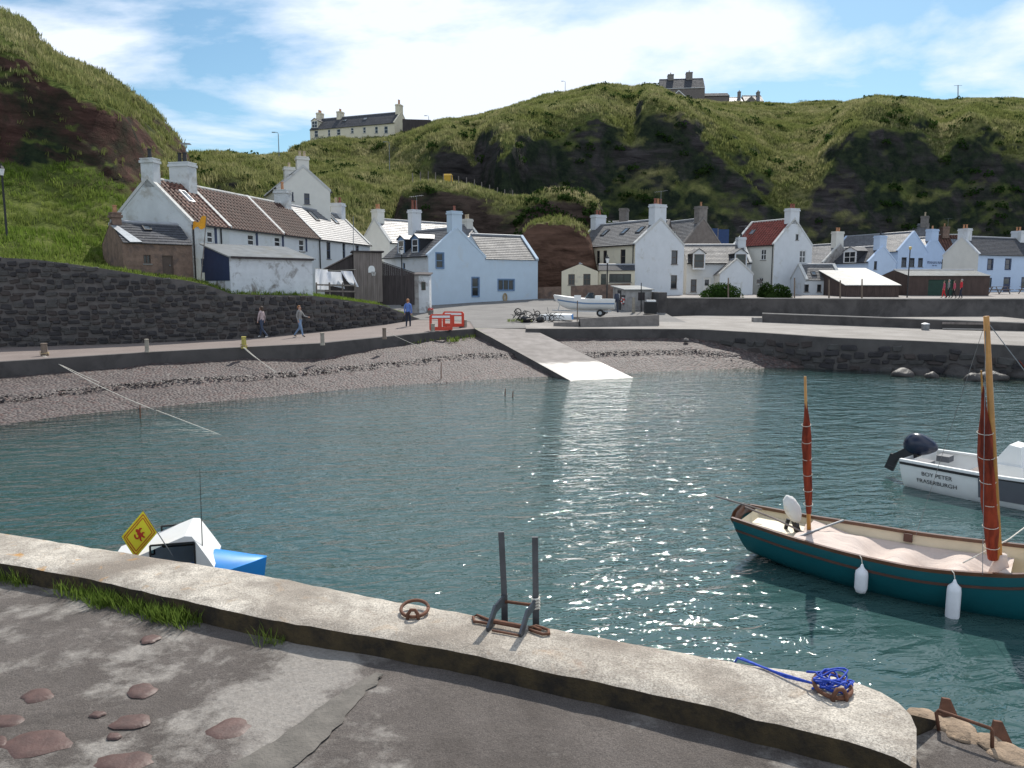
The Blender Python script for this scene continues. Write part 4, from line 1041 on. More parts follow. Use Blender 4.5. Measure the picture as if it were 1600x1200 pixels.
# grey house behind the centre house
KH = House('house', 'grey harled house half hidden behind the big white house', (8.6,92.5,3.5), -20, 9.5, 6.5, 6.0, 8.3, 'harl_dark', 'slate', 'slate', 'frame_white', skews=(1,1), skew_mat='stone_grey')
KH.chimney(4.0, 1.4, .9, 1.5, 'stone_grey', (), .4); KH.chimney(.5, 1.2, .8, 1.1, 'stone_brown', ('pot_clay',), .5)
K2 = House('house', 'dark grey gabled house with one small white window', (16.4,91.8,3.5), -62, 6.5, 5.6, 5.4, 8.3, 'harl_dark', 'slate', 'slate', 'frame_white', skews=(1,1), skew_mat='stone_grey', openings=[('L',1058,359,1063,368,'sash')])
K2.root.location = (16.4,94,3.5)
K2.chimney(6.0, 1.2, .85, 1.35, 'stone_grey', ('pot_clay',), .5)
# cluster on the right
H1 = House('house', 'old grey gabled cottage with stained gable behind the lean-to shed', (36.49,104.4,3.45), -66.6, 7, 5.3, 3.64, 6.0, 'plaster_grey', 'slate_pale', 'slate', 'frame_dark', skews=(1,1), openings=[('L',1323,412,1327,423,'plain')])
H1.chimney(6.5, 1.3, .8, 1.5, 'render_ivory', ('pot_clay','pot_clay'), .5); 
H0 = House('house', 'small white cottage with slate roof beside the red roofed house', (33.0,100.0,3.45), -8, 5.0, 5.0, 3.1, 4.9, 'render_white', 'slate_pale', 'slate', 'frame_navy', skews=(1,1))
H0.chimney(4.2, 1.2, .8, 1.3, 'render_white', ('pot_clay','pot_clay'), .5, aerial=True); H0.chimney(.6, 1.0, .7, .8, 'render_white', ('pot_buff',), .5)
H0.dormer(2.0, 1.4, 1.0, .2, wallm='frame_navy', frame='frame_white', roofm='slate_pale', cheek='slate_dark')
H2 = House('house', 'pale blue gabled cottage with white dormer window', (39.84,100.17,3.45), -61.9, 7, 5.1, 3.6, 5.5, 'render_inn', 'slate_dark', 'slate', 'frame_navy', skews=(1,1), skew_mat='render_inn', openings=[('L',1366,408,1370,421,'plain'),('L',1388,432,1394,440,'plain')])
H2.chimney(6.5, 1.3, .85, 1.25, 'render_inn', ('pot_black',), .55); H2.dormer(4.4, 1.9, 1.5, -.1, wallm='render_white', frame='frame_white', roofm='slate', cheek='slate_dark', st='two')
I1 = House('inn', 'pale blue inn with lettered wall, wide gable and three dark windows', (44.9,109.6,3.5), -66, 11.0, 5.4, 5.1, 7.55, 'render_inn', 'slate_pale', 'slate', 'frame_dark', skews=(1,1), skew_mat='render_inn', cat='inn',
    openings=[('L',1409,402,1416,417,'sash'),('L',1422,403,1428.5,417,'sash'),('L',1435,403,1441.5,417,'sash'),('L',1408,430,1414,440,'plain')])
I2 = House('inn_wing', 'pale blue second gable of the inn with a white chimney', (49.0,109.3,3.5), -61, 9.0, 5.2, 4.9, 7.0, 'render_inn', 'slate_pale', 'slate', 'frame_dark', skews=(0,1), skew_mat='render_inn', cat='inn',
    openings=[('L',1472,405,1477.5,420,'sash')])
I2.chimney(8.6, 1.4, .9, 1.0, 'render_inn', ('pot_clay',), .45)
def lettering(name, text, M, size, mat, parent, align='CENTER', ext=.004):
    cu = bpy.data.curves.new(name, 'FONT'); cu.body = text; cu.size = size; cu.extrude = ext; cu.align_x = align; cu.resolution_u = 2
    tmp = bpy.data.objects.new(name, cu); COL.objects.link(tmp); bpy.context.view_layer.update()
    me = bpy.data.meshes.new_from_object(tmp.evaluated_get(bpy.context.evaluated_depsgraph_get())); bpy.data.objects.remove(tmp, do_unlink=True)
    me.materials.clear(); o = obj(name, me, mat, parent); o.matrix_local = M; return o
pm('letter_blue', (.035,.05,.13), .6, .05, 5, 0); pm('letter_dark', (.02,.02,.022), .6, .05, 5, 0)
def wall_text(h, face, px, py, text, size, mat):
    u, v = h.hit(face, px, py); p = h.at(face, u, v, -.015)
    if face == 'L': M = Matrix(((0,0,1,p.x),(1,0,0,p.y),(0,1,0,p.z),(0,0,0,1)))
    else: M = Matrix(((1,0,0,p.x),(0,0,-1,p.y),(0,1,0,p.z),(0,0,0,1)))
    return lettering('lettering', text, M, size, mat, h.root)
wall_text(I2, 'L', 1460, 412.5, 'PENNAN INN', .52, 'letter_blue'); wall_text(I2, 'L', 1460, 415.8, 'B&B  BAR', .24, 'letter_blue')
H4 = House('house', 'large stone house with broad glinting slate roof behind the inn', (50.5,117.5,3.6), -31, 10.6, 6.2, 7.3, 9.5, 'harl_dark', 'slate_pale', 'slate', 'frame_dark', skews=(1,1), skew_mat='stone_grey')
H4.chimney(10.0, 1.7, 1.0, 1.1, 'stone_grey', ('pot_buff','pot_buff'), .6); H4.chimney(.5, 1.4, .9, .8, 'stone_grey', (), .4); H4.skylight(1400, 361, .9, 1.0)
H5 = House('house', 'white and pale blue house with plain gable beside the picnic tables', (55.17,92,3.4), 24, 11, 4.6, 4.5, 6.65, 'render_inn', 'slate_dark', 'slate', 'frame_navy', gmat='render_ivory', skews=(1,1), skew_mat='render_white',
    openings=[('f',1544,405,1550.5,421,'sash sur'),('f',1571.5,405,1578.5,421,'sash sur'),('f',1568.5,433,1577.5,456,'doorg'),('f',1544,434,1549,449,'plain'),('f',1597,434,1604,449,'sash sur')])
H5.chimney(.5, 1.25, .8, .9, 'render_white', ('pot_clay','pot_clay'), .5); H5.chimney(10.4, 1.25, .8, .9, 'render_white', ('pot_clay','pot_clay'), .5)
H6 = House('house', 'house with pantile roof and stone chimney between the inn and the white house', (58,112,3.6), -10, 7, 5.5, 5.6, 7.9, 'harl_dark', 'pantile', 'pantile', 'frame_dark', skews=(0,0))
H6.chimney(4.6, 1.7, .9, 1.1, 'stone_brown', ('pot_clay',), .5, aerial=True); H6.skylight(1491, 378, .9, 1.2)
# houses on the hill top
YH = House('cliff_house', 'long cream house with slate roof on the cliff shoulder', (-39.37,154.69,31.6), -20.9, 18.72, 5.63, 2.65, 5.1, 'render_cream', 'slate_dark', 'slate', 'frame_white', skews=(0,1), skew_mat='render_cream', found=3,
    openings=[('f',a,b,c,d,'sash') for a,b,c,d in ((491,204,497,214),(512,202.5,516,212.5),(526,202,532,211),(548,200,552.5,208),(567,199,571.5,207.5),(585.5,198,590.5,208),(600,197.5,606,208))])
YH.chimney(.5, 1.4, .9, 1.1, 'render_cream', ('pot_clay','pot_clay','pot_clay'), .55); YH.chimney(5.2, 1.4, .9, 1.0, 'render_cream', ('pot_clay','pot_clay'), .55); YH.chimney(18.2, 1.4, .9, 1.3, 'render_cream', ('pot_clay','pot_clay'), .9)
YH.skylight(539, 188.5, .9, .8); YH.skylight(571, 186, .9, .8); YH.dormer(.9, 1.5, 1.4, .3, wallm='render_cream', frame='frame_white', roofm='slate_dark', st='two')
mb = MB(); p0 = PY(629,200,146); mb.box(0,5.2,0,.12,-1.5,1.6); o = mb.build('fence', 'wood_dark'); o.location = p0; o.rotation_euler = (0,0,R(8)); tag(o, 'dark board fence beside the cream cliff house', 'fence')
zM = PY(1060,159,203).z
MH = House('manor_house', 'tall grey manor with twin chimneys on the hill top', PY(1031,160,204)+Vector((0,0,-1.5)), -6, 11.2, 8, 4.9, 8.1, 'harl_dark', 'slate_dark', 'slate', 'frame_white', skews=(0,0), gutter='frame_white', found=2)
MH.chimney(2.9, 1.8, 1.5, 1.0, 'stone_grey', ('pot_buff','pot_buff','pot_buff'), .5); MH.chimney(7.6, 1.8, 1.6, 1.4, 'stone_grey', ('pot_buff','pot_buff','pot_buff'), .5)
mg = House('manor_wing', 'front gable of the manor edged with white bargeboards', PY(1037,160,200)+Vector((0,0,-1.5)), 90, 3.5, 8.6, .7, 4.3, 'harl_dark', 'slate_dark', 'slate', 'frame_white', skews=(1,0), skew_mat='frame_white', gutter=None, found=2)
mg.root.location = PY(1087,160,200)+Vector((0,0,-1.5))
B2 = House('steading', 'plain dark building with hipped roof next to the manor', PY(1101,162,204)+Vector((0,0,-1)), -4, 6.2, 5, 2.9, 4.0, 'harl_dark', 'slate_dark', 'slate', 'frame_dark', skews=(0,0), found=2)
B3 = House('cottage', 'small hill top cottage with pale roof and one tall chimney', PY(1137.5,162,206)+Vector((0,0,-1)), 0, 3.9, 5, 1.6, 3.1, 'harl_dark', 'slate_pale', 'slate', 'frame_dark', skews=(0,0), found=2)
B3.chimney(3.5, .8, .7, 1.4, 'stone_grey', ('pot_clay',), .4)
B4 = House('cottage', 'hill top cottage with pale roof and dark front gable', PY(1163,163,206)+Vector((0,0,-1)), 0, 5, 5, 1.8, 3.7, 'harl_dark', 'slate_pale', 'slate', 'frame_dark', skews=(0,0), found=2)
B4.chimney(4.2, 1.1, .7, .9, 'stone_grey', ('pot_buff','pot_buff'), .4)
b5 = House('cottage_wing', 'dark front gable of the hill top cottage', PY(1187,163,203)+Vector((0,0,-1)), 90, 2.6, 4.2, 1.2, 2.9, 'harl_dark', 'slate_dark', 'slate', 'frame_dark', skews=(0,0), gutter=None, found=2)

# ------------------------------------------------------------------ sheds and huts
def shed(name, label, org, rz, L, W, hf, hb, wall, roofm, corr=True, found=.6, over=.15, cat='shed'):
    r = thing(name, label, cat, org, R(rz)); mb = MB()
    mb.add([(0,0,-found),(L,0,-found),(L,0,hf),(0,0,hf),(0,W,-found),(L,W,-found),(L,W,hb),(0,W,hb)], [(0,1,2,3),(5,4,7,6),(4,0,3,7),(1,5,6,2)]); mb.build('wall', wall, r)
    nx_ = int(L/.09)*2 if corr else 2; xs = np.linspace(-over, L+over, nx_+1); rows = []
    for y, z in ((-over, hf-over*(hb-hf)/W+.04), (W+over, hb+over*(hb-hf)/W+.04)): rows.append([Vector((x, y, z+(.02 if i%2 else 0))) for i, x in enumerate(xs)])
    low = [[v-Vector((0,0,.07)) for v in rw_] for rw_ in rows]
    mb = MB(); mb.grid(rows); mb.grid(low); mb.grid([low[0], rows[0]]); mb.grid([low[1], rows[1]]); mb.add([rows[0][0],rows[1][0],low[1][0],low[0][0]],[(0,1,2,3)]); mb.add([rows[0][-1],rows[1][-1],low[1][-1],low[0][-1]],[(0,1,2,3)])
    mb.build('roof', roofm, r); return r
pm('roof_sheet_pale', (.24,.245,.24), .6, .2, 1.5, .2, 20, .005, dirt=(.22,.21,.18), dirt_amt=.1)
ws = shed('shed', 'whitewashed block shed with navy end and grey sheet roof on the wall top', (-15.25,42.0,3.78), 50, 5.3, 2.7, 2.05, 2.75, 'whitewash', 'roof_sheet_pale', found=.8)
mb = MB(); mb.box(-.03,-.005,.06,2.66,.75,2.1); mb.add([(-.02,.06,2.1),(-.02,2.66,2.1),(-.02,2.66,2.72),(-.02,.06,2.04)],[(0,1,2,3)]); mb.build('navy_panel', 'paint_navy', ws)
mb = MB(); mb.box(0,5.3,-.17,-.14,1.93,2.05); mb.build('fascia', 'wood_dark', ws)
def planks(parent, L, h0, h1, wd=.14, mat='wood_grey', seed=1, z0=0, prefix='board', axis='x', y=0, sgn=-1):
    rnd = random.Random(seed); x = 0
    while x < L-.01:
        w_ = min(wd*rnd.uniform(.85,1.15), L-x); t0 = h0+(h1-h0)*x/L; t1 = h0+(h1-h0)*(x+w_)/L; d = .022+rnd.uniform(0,.018); g_ = .012
        a, b = (x+g_/2, x+w_-g_/2); zz0 = z0+rnd.uniform(-.03,.03)
        q = [(a,zz0,t0),(b,zz0,t1)]
        y0_, y1_ = sorted((y, y+sgn*d)); y0_ -= 0; vs = []
        for yy in (y0_, y1_): vs += [(a,yy,zz0),(b,yy,zz0),(b,yy,t1),(a,yy,t0)]
        if axis == 'y': vs = [(vy, vx, vz) for vx, vy, vz in vs]
        MB().add(vs, [(0,1,2,3),(7,6,5,4),(0,4,5,1),(1,5,6,2),(2,6,7,3),(3,7,4,0)]).build(prefix, mat, parent)
        x += w_
hut_o = PY(554,470,54.0); hut = thing('timber_hut', 'tall grey board hut with a basketball hoop on its front', 'hut', hut_o, R(14))
MB().add([(0,.02,-.5),(1.95,.02,-.5),(1.95,.02,3.3),(0,.02,3.38),(0,2.4,-.5),(1.95,2.4,-.5),(1.95,2.4,3.3),(0,2.4,3.38)], [(0,1,2,3),(5,4,7,6),(4,0,3,7),(1,5,6,2)]).build('frame', 'wood_dark', hut)
planks(hut, 1.95, 3.38, 3.3, .135, 'wood_grey', 1, -.1)
MB().box(-.12,2.1,-.15,2.5,3.36,3.46).build('roof', 'wood_dark', hut)
# lean-to on its left, sloping down
MB().add([(-2.0,.25,-.3),(-.01,.25,-.3),(-.01,.25,3.2),(-2.0,.25,2.15),(-2.0,2.2,-.3),(-.01,2.2,-.3),(-.01,2.2,3.2),(-2.0,2.2,2.15)], [(0,1,2,3),(5,4,7,6),(4,0,3,7),(1,5,6,2),(3,2,6,7)]).build('lean_to', 'wood_dark', hut)
lt = bpy.data.objects.new('lean_to_front', None); 
m_sl = MB(); rnd = random.Random(4); x = -2.0
while x < -.05:
    w_ = .15; t0 = 2.15+(x+2.0)/2*1.05; t1 = 2.15+(x+w_+2.0)/2*1.05
    MB().add([(x+.008,.21,1.0),(x+w_-.008,.21,1.0),(x+w_-.008,.21,t1),(x+.008,.21,t0),(x+.008,.25,1.0),(x+w_-.008,.25,1.0),(x+w_-.008,.25,t1),(x+.008,.25,t0)], [(0,1,2,3),(7,6,5,4),(0,4,5,1),(1,5,6,2),(2,6,7,3),(3,7,4,0)]).build('board', 'wood_dark', hut); x += w_
MB().add([(-2.15,.1,2.1),(0.0,.1,3.22),(0.0,2.3,3.22),(-2.15,2.3,2.1),(-2.15,.1,2.17),(0.0,.1,3.29),(0.0,2.3,3.29),(-2.15,2.3,2.17)], [(0,1,2,3),(7,6,5,4),(0,4,5,1),(1,5,6,2),(2,6,7,3),(3,7,4,0)]).build('lean_to_roof', 'wood_grey', hut)
hoop = thing('basketball_hoop', 'small white basketball backboard with net on the board hut', 'hoop', hut_o+Matrix.Rotation(R(14),3,'Z') @ Vector((1.22,-.07,1.95)), R(14))
mb = MB(); prof = [(-.23,0),(.23,0),(.23,.28),(.17,.42),(.06,.48),(-.06,.48),(-.17,.42),(-.23,.28)]; mb.prism(prof, .03); mb.build('backboard', 'frame_white', hoop)
mb = MB(); mb.tube([(.16*math.cos(6.283*i/14)+.12, -.2+.16*math.sin(6.283*i/14), .04) for i in range(15)], .014, 5); mb.build('rim', 'metal_black', hoop)
mb = MB()
for i in range(9):
    a = 6.283*i/9; mb.tube([(.12+.16*math.cos(a), -.2+.16*math.sin(a), .04), (.12+.09*math.cos(a+.3), -.2+.09*math.sin(a+.3), -.22)], .008, 4)
mb.build('net', 'frame_white', hoop)
f2 = PY(598,470,55.5); fc = thing('board_fence', 'dark board fence sloping down between the hut and the white outhouse', 'fence', f2, R(22))
planks(fc, 2.35, 2.72, 1.95, .13, 'wood_dark', 6, -.3)
MB().box(0,2.35,.0,.06,-.3,1.8).build('rail', 'wood_dark', fc)
MB().bar((-.02,.0,2.78),(2.4,.0,1.99),.12,.05).build('capping', 'metal_black', fc)
oh = PY(655,491,56.4); ou = shed('outhouse', 'narrow whitewashed outhouse with one dark window by the path', oh+Vector((-.75,.1,0)), 0, 1.5, 1.5, 2.85, 3.0, 'whitewash', 'wood_dark', False, over=.12, cat='outhouse')
m_ = MB(); m_.box(.93,1.24,-.025,.0,1.75,2.35); wnd = m_.build('window', 'frame_brown', ou); MB().box(.98,1.19,-.035,-.026,1.8,2.3).build('pane', 'glass_dark', wnd)
MB().box(-.02,.73,-.03,-.003,-.4,2.8).build('cement_patch', 'plaster_grey', ou)
# flower tub by the outhouse
ft = thing('flower_tub', 'dark tub of red flowers beside the white outhouse', 'planter', PZ(673,491,2.3)+Vector((0,0,-.05)))
MB().lathe([(.16,0),(.2,.3),(.21,.32),(.17,.32),(.16,.25)], 12).build('tub', 'stone_grey', ft)
pm('flower_red', (.55,.03,.03), .7, .2, 10, 0)
fl = leafball('flowers', 60, .2, .09, 'flower_red', 5); COL.objects.link(fl); fl.parent = ft; fl.location = (0,0,.36)
# kiosk, sheds along the street
kk = shed('kiosk', 'little pale rendered kiosk with sloping sheet roof and lifebuoy', PY(977,489,58.5), 38, 2.2, 2.2, 1.75, 2.0, 'plaster_grey', 'roof_sheet_pale', True, cat='hut')
kk.rotation_euler.z = R(18)
m = MB(); m.box(1.05,1.6,-.03,0,.95,1.55); sh = m.build('shutter', 'wood_dark', kk)
m = MB(); m.box(-.03,0,.75,1.35,.0,1.7); dd = m.build('door', 'frame_dark', kk); MB().box(-.04,-.031,.93,1.15,1.0,1.45).build('pane', 'frame_white', dd)
m = MB(); m.box(-.06,-.01,.05,.6,1.2,1.34); m.build('lifebuoy_hood', 'frame_dark', kk)
lbp = kk.matrix_basis @ Vector((-.07,.33,.92))
lb = thing('lifebuoy', 'red and white lifebuoy hung on the kiosk wall', 'lifebuoy', lbp, R(18)); pm('buoy_red', (.62,.05,.04), .5, .1, 5, 0)
for i in range(8):
    m = MB(); m.tube([(0, .21*math.cos(6.283*(i+j/4)/8), .21*math.sin(6.283*(i+j/4)/8)) for j in range(5)], .055, 7); m.build('ring_segment', 'buoy_red' if i%2 else 'frame_white', lb)
pm('shed_brown', (.075,.05,.042), .9, .25, 3, .4, 25, .01, stretch=(1,1,.3)); pm('shed_green', (.012,.045,.03), .7, .2, 3, .2)
s1 = shed('boat_shed', 'dark board shed with pale sloping sheet roof beside the posts', PY(1323,469,71.0), 0, 4.9, 7.2, 1.35, 3.0, 'shed_brown', 'roof_sheet_pale', True, cat='shed'); s1.location = PY(1321,468.5,71.5)
mb = MB()
for i in range(33): 
    pass
planks(s1, 4.9, 1.33, 1.33, .17, 'shed_brown', 9, 0)
s2 = House('boat_shed', 'long dark shed with low pitched pale roof and green doors', PY(1419,469,75)+Vector((0,.4,-.05)), 2, 8.2, 5.2, 2.4, 2.95, 'shed_brown', 'roof_sheet_pale', 'slate', 'shed_green', cat='shed', skews=(0,0), gutter=None, openings=[('f',1451,437,1488,466.5,'door:shed_green')])
# ------------------------------------------------------------------ people
def person(name, label, base, face, h, pose, top, legs, skin='skin', hair='hair_brown', hairlen=0, sleeves=True, shoe='shoe_dark', hold=None, group=None, wide=1.0):
    """one skinned body; pose gives (foot swing left, right, arm swing left, right, elbow left, right)"""
    k = h/1.75; ls, rs, la, ra, le, re = pose
    V = {}; Ed = []; rad = {}
    def v(n, x, y, z, r, r2=None): V[n] = (x*k, y*k, z*k); rad[n] = (r*k*wide, (r2 or r)*k*wide)
    v('pel',0,0,.96,.150,.11); v('waist',0,.0,1.10,.135,.1); v('chest',0,-.01,1.30,.165,.115); v('neckb',0,0,1.46,.075); v('neck',0,-.01,1.52,.056); v('head',0,-.02,1.60,.082,.09); v('crown',0,-.01,1.70,.078,.088)
    for sd, sw, an, el, sx in (('l',ls,la,le,-1),('r',rs,ra,re,1)):
        kx = max(0, -sw)*.12
        v('hip'+sd, .095*sx, 0, .90, .095); v('knee'+sd, .10*sx, -sw*.24-.02-kx, .50, .064); v('ank'+sd, .10*sx, -sw*.42+max(0,-sw)*.12, .09, .042); v('toe'+sd, .115*sx, -sw*.42-.15+max(0,-sw)*.12, .035, .036)
        v('sh'+sd, .175*sx, 0, 1.42, .062); v('elb'+sd, .225*sx, -an*.2, 1.15, .045); v('wri'+sd, .225*sx+.0, -an*.2-el*.24, 1.15-.24*math.sqrt(max(.02,1-el*el)) if el < 1.2 else 1.32, .031); 
        wx, wy, wz = [c/k for c in V['wri'+sd]]; dv = Vector((wx,wy,wz))-Vector((.225*sx,-an*.2,1.15)); dv.normalize(); v('hand'+sd, wx+dv.x*.1, wy+dv.y*.1, wz+dv.z*.1, .036, .022)
        Ed += [('pel','hip'+sd),('hip'+sd,'knee'+sd),('knee'+sd,'ank'+sd),('ank'+sd,'toe'+sd),('neckb','sh'+sd),('sh'+sd,'elb'+sd),('elb'+sd,'wri'+sd),('wri'+sd,'hand'+sd)]
    Ed += [('pel','waist'),('waist','chest'),('chest','neckb'),('neckb','neck'),('neck','head'),('head','crown')]
    names = list(V); me = bpy.data.meshes.new('body'); me.from_pydata([V[n] for n in names], [(names.index(a), names.index(b)) for a, b in Ed], [])
    o = bpy.data.objects.new('body', me); COL.objects.link(o); md = o.modifiers.new('s', 'SKIN'); 
    for i, n in enumerate(names): me.skin_vertices[0].data[i].radius = rad[n]; me.skin_vertices[0].data[i].use_root = (n == 'pel')
    ss = o.modifiers.new('u', 'SUBSURF'); ss.levels = ss.render_levels = 2
    bpy.context.view_layer.update(); m2 = bpy.data.meshes.new_from_object(o.evaluated_get(bpy.context.evaluated_depsgraph_get())); bpy.data.objects.remove(o, do_unlink=True)
    root = thing(name, label, 'person', base, face, group)
    m2.materials.clear(); b = obj('body', m2, [top, legs, skin, shoe], root)
    segs = [(Vector(V[a]), Vector(V[c]), a, c) for a, c in Ed]
    for p in m2.polygons:
        p.use_smooth = True; c = p.center; best = None
        for a, e, na, nc in segs:
            t_ = max(0, min(1, (c-a).dot(e-a)/max(1e-6,(e-a).length_squared))); d = (a+(e-a)*t_-c).length
            if best is None or d < best[0]: best = (d, na, nc, t_)
        na, nc = best[1], best[2]; mi = 0
        if na.startswith(('knee','hip','ank')) or nc.startswith('hip') or c.z < .97*k: mi = 1
        if na.startswith('ank') or c.z < .075*k: mi = 3
        if na.startswith('wri') or nc == 'head' or na in ('head','neck') or nc == 'neck' and best[3] > .4: mi = 2
        if not sleeves and na.startswith(('elb',)): mi = 2
        if na.startswith(('sh','elb')) and mi == 1: mi = 0 if sleeves else 2
        p.material_index = mi
    hb = bmesh.new(); bmesh.ops.create_icosphere(hb, subdivisions=3, radius=1)
    for q in hb.verts:
        n = q.co.copy(); q.co = Vector((n.x*.094, n.y*.106+.012, n.z*.10+1.665))*k
        if n.y < -.35 and n.z < .45: q.co.y += .07*k
        if n.z < -.2 and n.y > -.3: q.co.z -= hairlen*k*min(1,(-.2-n.z)*2)
    hm = bpy.data.meshes.new('hair'); hb.to_mesh(hm); hb.free(); hm.polygons.foreach_set('use_smooth', [True]*len(hm.polygons)); obj('hair', hm, hair, root)
    fm = MB(); fm.lathe([(.001,0),(.012,.012),(.008,.034),(.001,.04)], 6, (0,-.118*k,1.585*k)); fm.build('nose', skin, root)
    for sx in (-1,1):
        MB().lathe([(.001,-.008),(.009,0),(.001,.008)], 6, (sx*.032*k,-.104*k,1.622*k)).build('eye', 'shoe_dark', root)
        MB().lathe([(.004,-.02),(.012,0),(.004,.024)], 6, (sx*.092*k,-.01*k,1.615*k)).build('ear', skin, root)
    MB().box(-.02*k,.02*k,-.112*k,-.104*k,1.553*k,1.559*k).build('mouth', 'lip', root)
    return root
pm('skin', (.45,.26,.19), .6, .1, 6, 0); pm('lip', (.35,.13,.11), .6, .1, 6, 0); pm('hair_brown', (.06,.035,.02), .7, .3, 30, .4, 80); pm('hair_ginger', (.30,.13,.05), .7, .2, 30, .4, 80); pm('hair_grey', (.3,.29,.28), .7, .2, 30, .4, 80)
pm('cloth_pink', (.42,.33,.33), .9, .15, 8, .3); pm('cloth_grey', (.24,.23,.22), .9, .15, 8, .3); pm('cloth_jean', (.16,.24,.37), .9, .15, 8, .3); pm('cloth_jean_dark', (.045,.06,.10), .9, .15, 8, .3); pm('cloth_blue', (.11,.20,.50), .9, .1, 8, .3); pm('cloth_navy', (.02,.025,.045), .9, .1, 8, .3); pm('cloth_red', (.55,.03,.04), .9, .1, 8, .3); pm('cloth_rose', (.5,.10,.14), .9, .1, 8, .3); pm('cloth_black', (.02,.02,.022), .9, .1, 8, .3)
pm('shoe_dark', (.03,.025,.02), .6, .1, 8, 0); pm('shoe_white', (.75,.74,.72), .6, .05, 8, 0)
PG = 'people walking on the village street'
def onpath(px, py): return PZ(px, py, zpath(px)+.005)
person('person', 'woman in pale pink top and dark jeans walking by the wall', onpath(410,527.5), R(255), 1.66, (.45,-.75,-.3,.3,.15,.2), 'cloth_pink', 'cloth_jean_dark', hairlen=.12, hair='hair_brown', shoe='shoe_white')
person('person', 'woman in grey top and pale blue jeans raising one hand to her chest', onpath(469,526.5), R(75), 1.66, (.55,-.8,-.2,.9,.3,.98), 'cloth_grey', 'cloth_jean', hairlen=.02, hair='hair_ginger', shoe='shoe_dark')
person('person', 'man in bright blue jersey and navy trousers standing near the barriers', onpath(638,513.5), R(160), 1.78, (.12,-.12,.05,-.05,.1,.1), 'cloth_blue', 'cloth_navy', hair='hair_ginger', shoe='shoe_dark')
for i, (px, tp, lg, lab, hh, hl, pose, fc) in enumerate([(1474,'cloth_rose','cloth_red','person in rose red jacket walking at the back of the street group',1.52,.12,(.3,-.4,.2,-.2,.2,.2),250),(1481,'cloth_grey','cloth_black','person in grey top walking beside the rose red jacket',1.64,.0,(-.3,.35,-.2,.2,.2,.2),255),(1490,'cloth_rose','cloth_black','person in dark clothes walking in the middle of the street group',1.56,.1,(.35,-.35,.2,-.2,.2,.2),250),(1500.5,'cloth_red','cloth_navy','person in bright red shirt and dark trousers leading the street group',1.7,.0,(-.3,.3,-.2,.3,.2,.3),258)]):
    p = PY(px, 470.2, 69.3-i*.4); p.z = streetz(p.x, p.y)+.005
    person('person', lab, p, R(fc), hh, pose, tp, lg, hairlen=hl, hair=['hair_brown','hair_grey','hair_brown','hair_grey'][i], group=PG)
# ================================================================== near quay
KZ, DZ = 1.30, 1.10
OUT = [(-900,690),(-400,770),(0,830),(130,850),(400,893),(560,925),(740,958),(900,985),(1100,1022),(1200,1038),(1290,1050),(1350,1064),(1395,1084),(1420,1103),(1432,1130)]
INN = [(-900,715),(-400,806),(0,876),(130,899),(400,960),(560,987),(740,1019),(900,1053),(1100,1097),(1200,1122),(1290,1145),(1350,1160),(1395,1176),(1420,1188),(1432,1196)]
ko = [PZ(a,b,KZ) for a,b in OUT]; ki = [PZ(a,b,KZ) for a,b in INN]
t = NT('quay_deck'); p = t.pos('World')
c = t.mix(t.ramp(t.noise(p, 1.1, 6, .65, .4), [(.35,0.),(.65,1.)]), (.085,.072,.064), (.15,.13,.118))
c = t.mix(t.ramp(t.noise(p, 90, 2, .6), [(.42,.5),(.58,0.)]), c, (.04,.034,.03))
c = t.mix(t.ramp(t.noise(p, 130, 2, .6), [(.60,0.),(.70,.5)]), c, (.24,.22,.20))
pv = t.pos('World'); pat = t.math('MULTIPLY', t.noise(pv, 1.0, 9, .72, .15), t.ramp(t.noise(pv, .45, 3), [(.35,.75),(.6,1.08)]))
c = t.mix(t.ramp(pat, [(.49,0.),(.60,.8)]), c, t.mix(t.noise(p, 30, 4, .7), (.13,.115,.10), (.46,.43,.39)))
t.done(t.bsdf(c, .92, 0, t.bump(t.noise(p, 70, 4, .7), .8, .012, t.bump(t.noise(p, 6, 6, .7), .7, .05)), .3))
t = NT('kerb_top'); p = t.pos('World')
big = t.noise(p, .55, 3, .5, .3)
c = t.mix(t.ramp(big, [(.38,0.),(.6,1.)]), (.25,.21,.17), (.68,.62,.53))
c = t.mix(t.ramp(t.noise(p, 5, 8, .75, .5), [(.40,.6),(.58,0.)]), c, (.20,.17,.14))
c = t.mix(t.ramp(t.noise(p, 60, 3, .7), [(.42,.55),(.55,0.)]), c, (.15,.13,.11))
c = t.mix(t.ramp(t.noise(p, 90, 2, .6), [(.60,0.),(.7,.5)]), c, (.68,.64,.57))
sx_ = t.n('ShaderNodeSeparateXYZ', {0: t.n('ShaderNodeNewGeometry').outputs['Position']}).outputs[0]
lich = t.math('MULTIPLY', t.ramp(t.noise(p, 3.2, 5, .6, .6), [(.60,0.),(.66,1.)]), t.ramp(t.math('MULTIPLY', t.math('ADD', sx_, 8.0), .1), [(.22,1.),(.50,.12)]))
c = t.mix(t.math('MULTIPLY', lich, .85), c, (.50,.24,.035))
rust = t.ramp(t.noise(t.pos('World', (1.2,1.2,1)), 1.3, 4, .6), [(.68,0.),(.78,.6)])
c = t.mix(rust, c, (.33,.17,.09))
t.done(t.bsdf(c, .92, 0, t.bump(t.noise(p, 55, 5, .75), .9, .012, t.bump(t.noise(p, 9, 5, .7), .7, .03)), .3))
t = NT('kerb_side'); p = t.pos('World'); c = t.mix(t.ramp(t.noise(p, 4, 6, .7), [(.4,0.),(.62,1.)]), (.03,.025,.02), (.075,.055,.03)); t.done(t.bsdf(c, .95, 0, t.bump(t.noise(p, 30, 4, .7), .8, .02), .2))
nk = 160
so_ = resample(ko, nk); si_ = resample(ki, nk)
krows = []
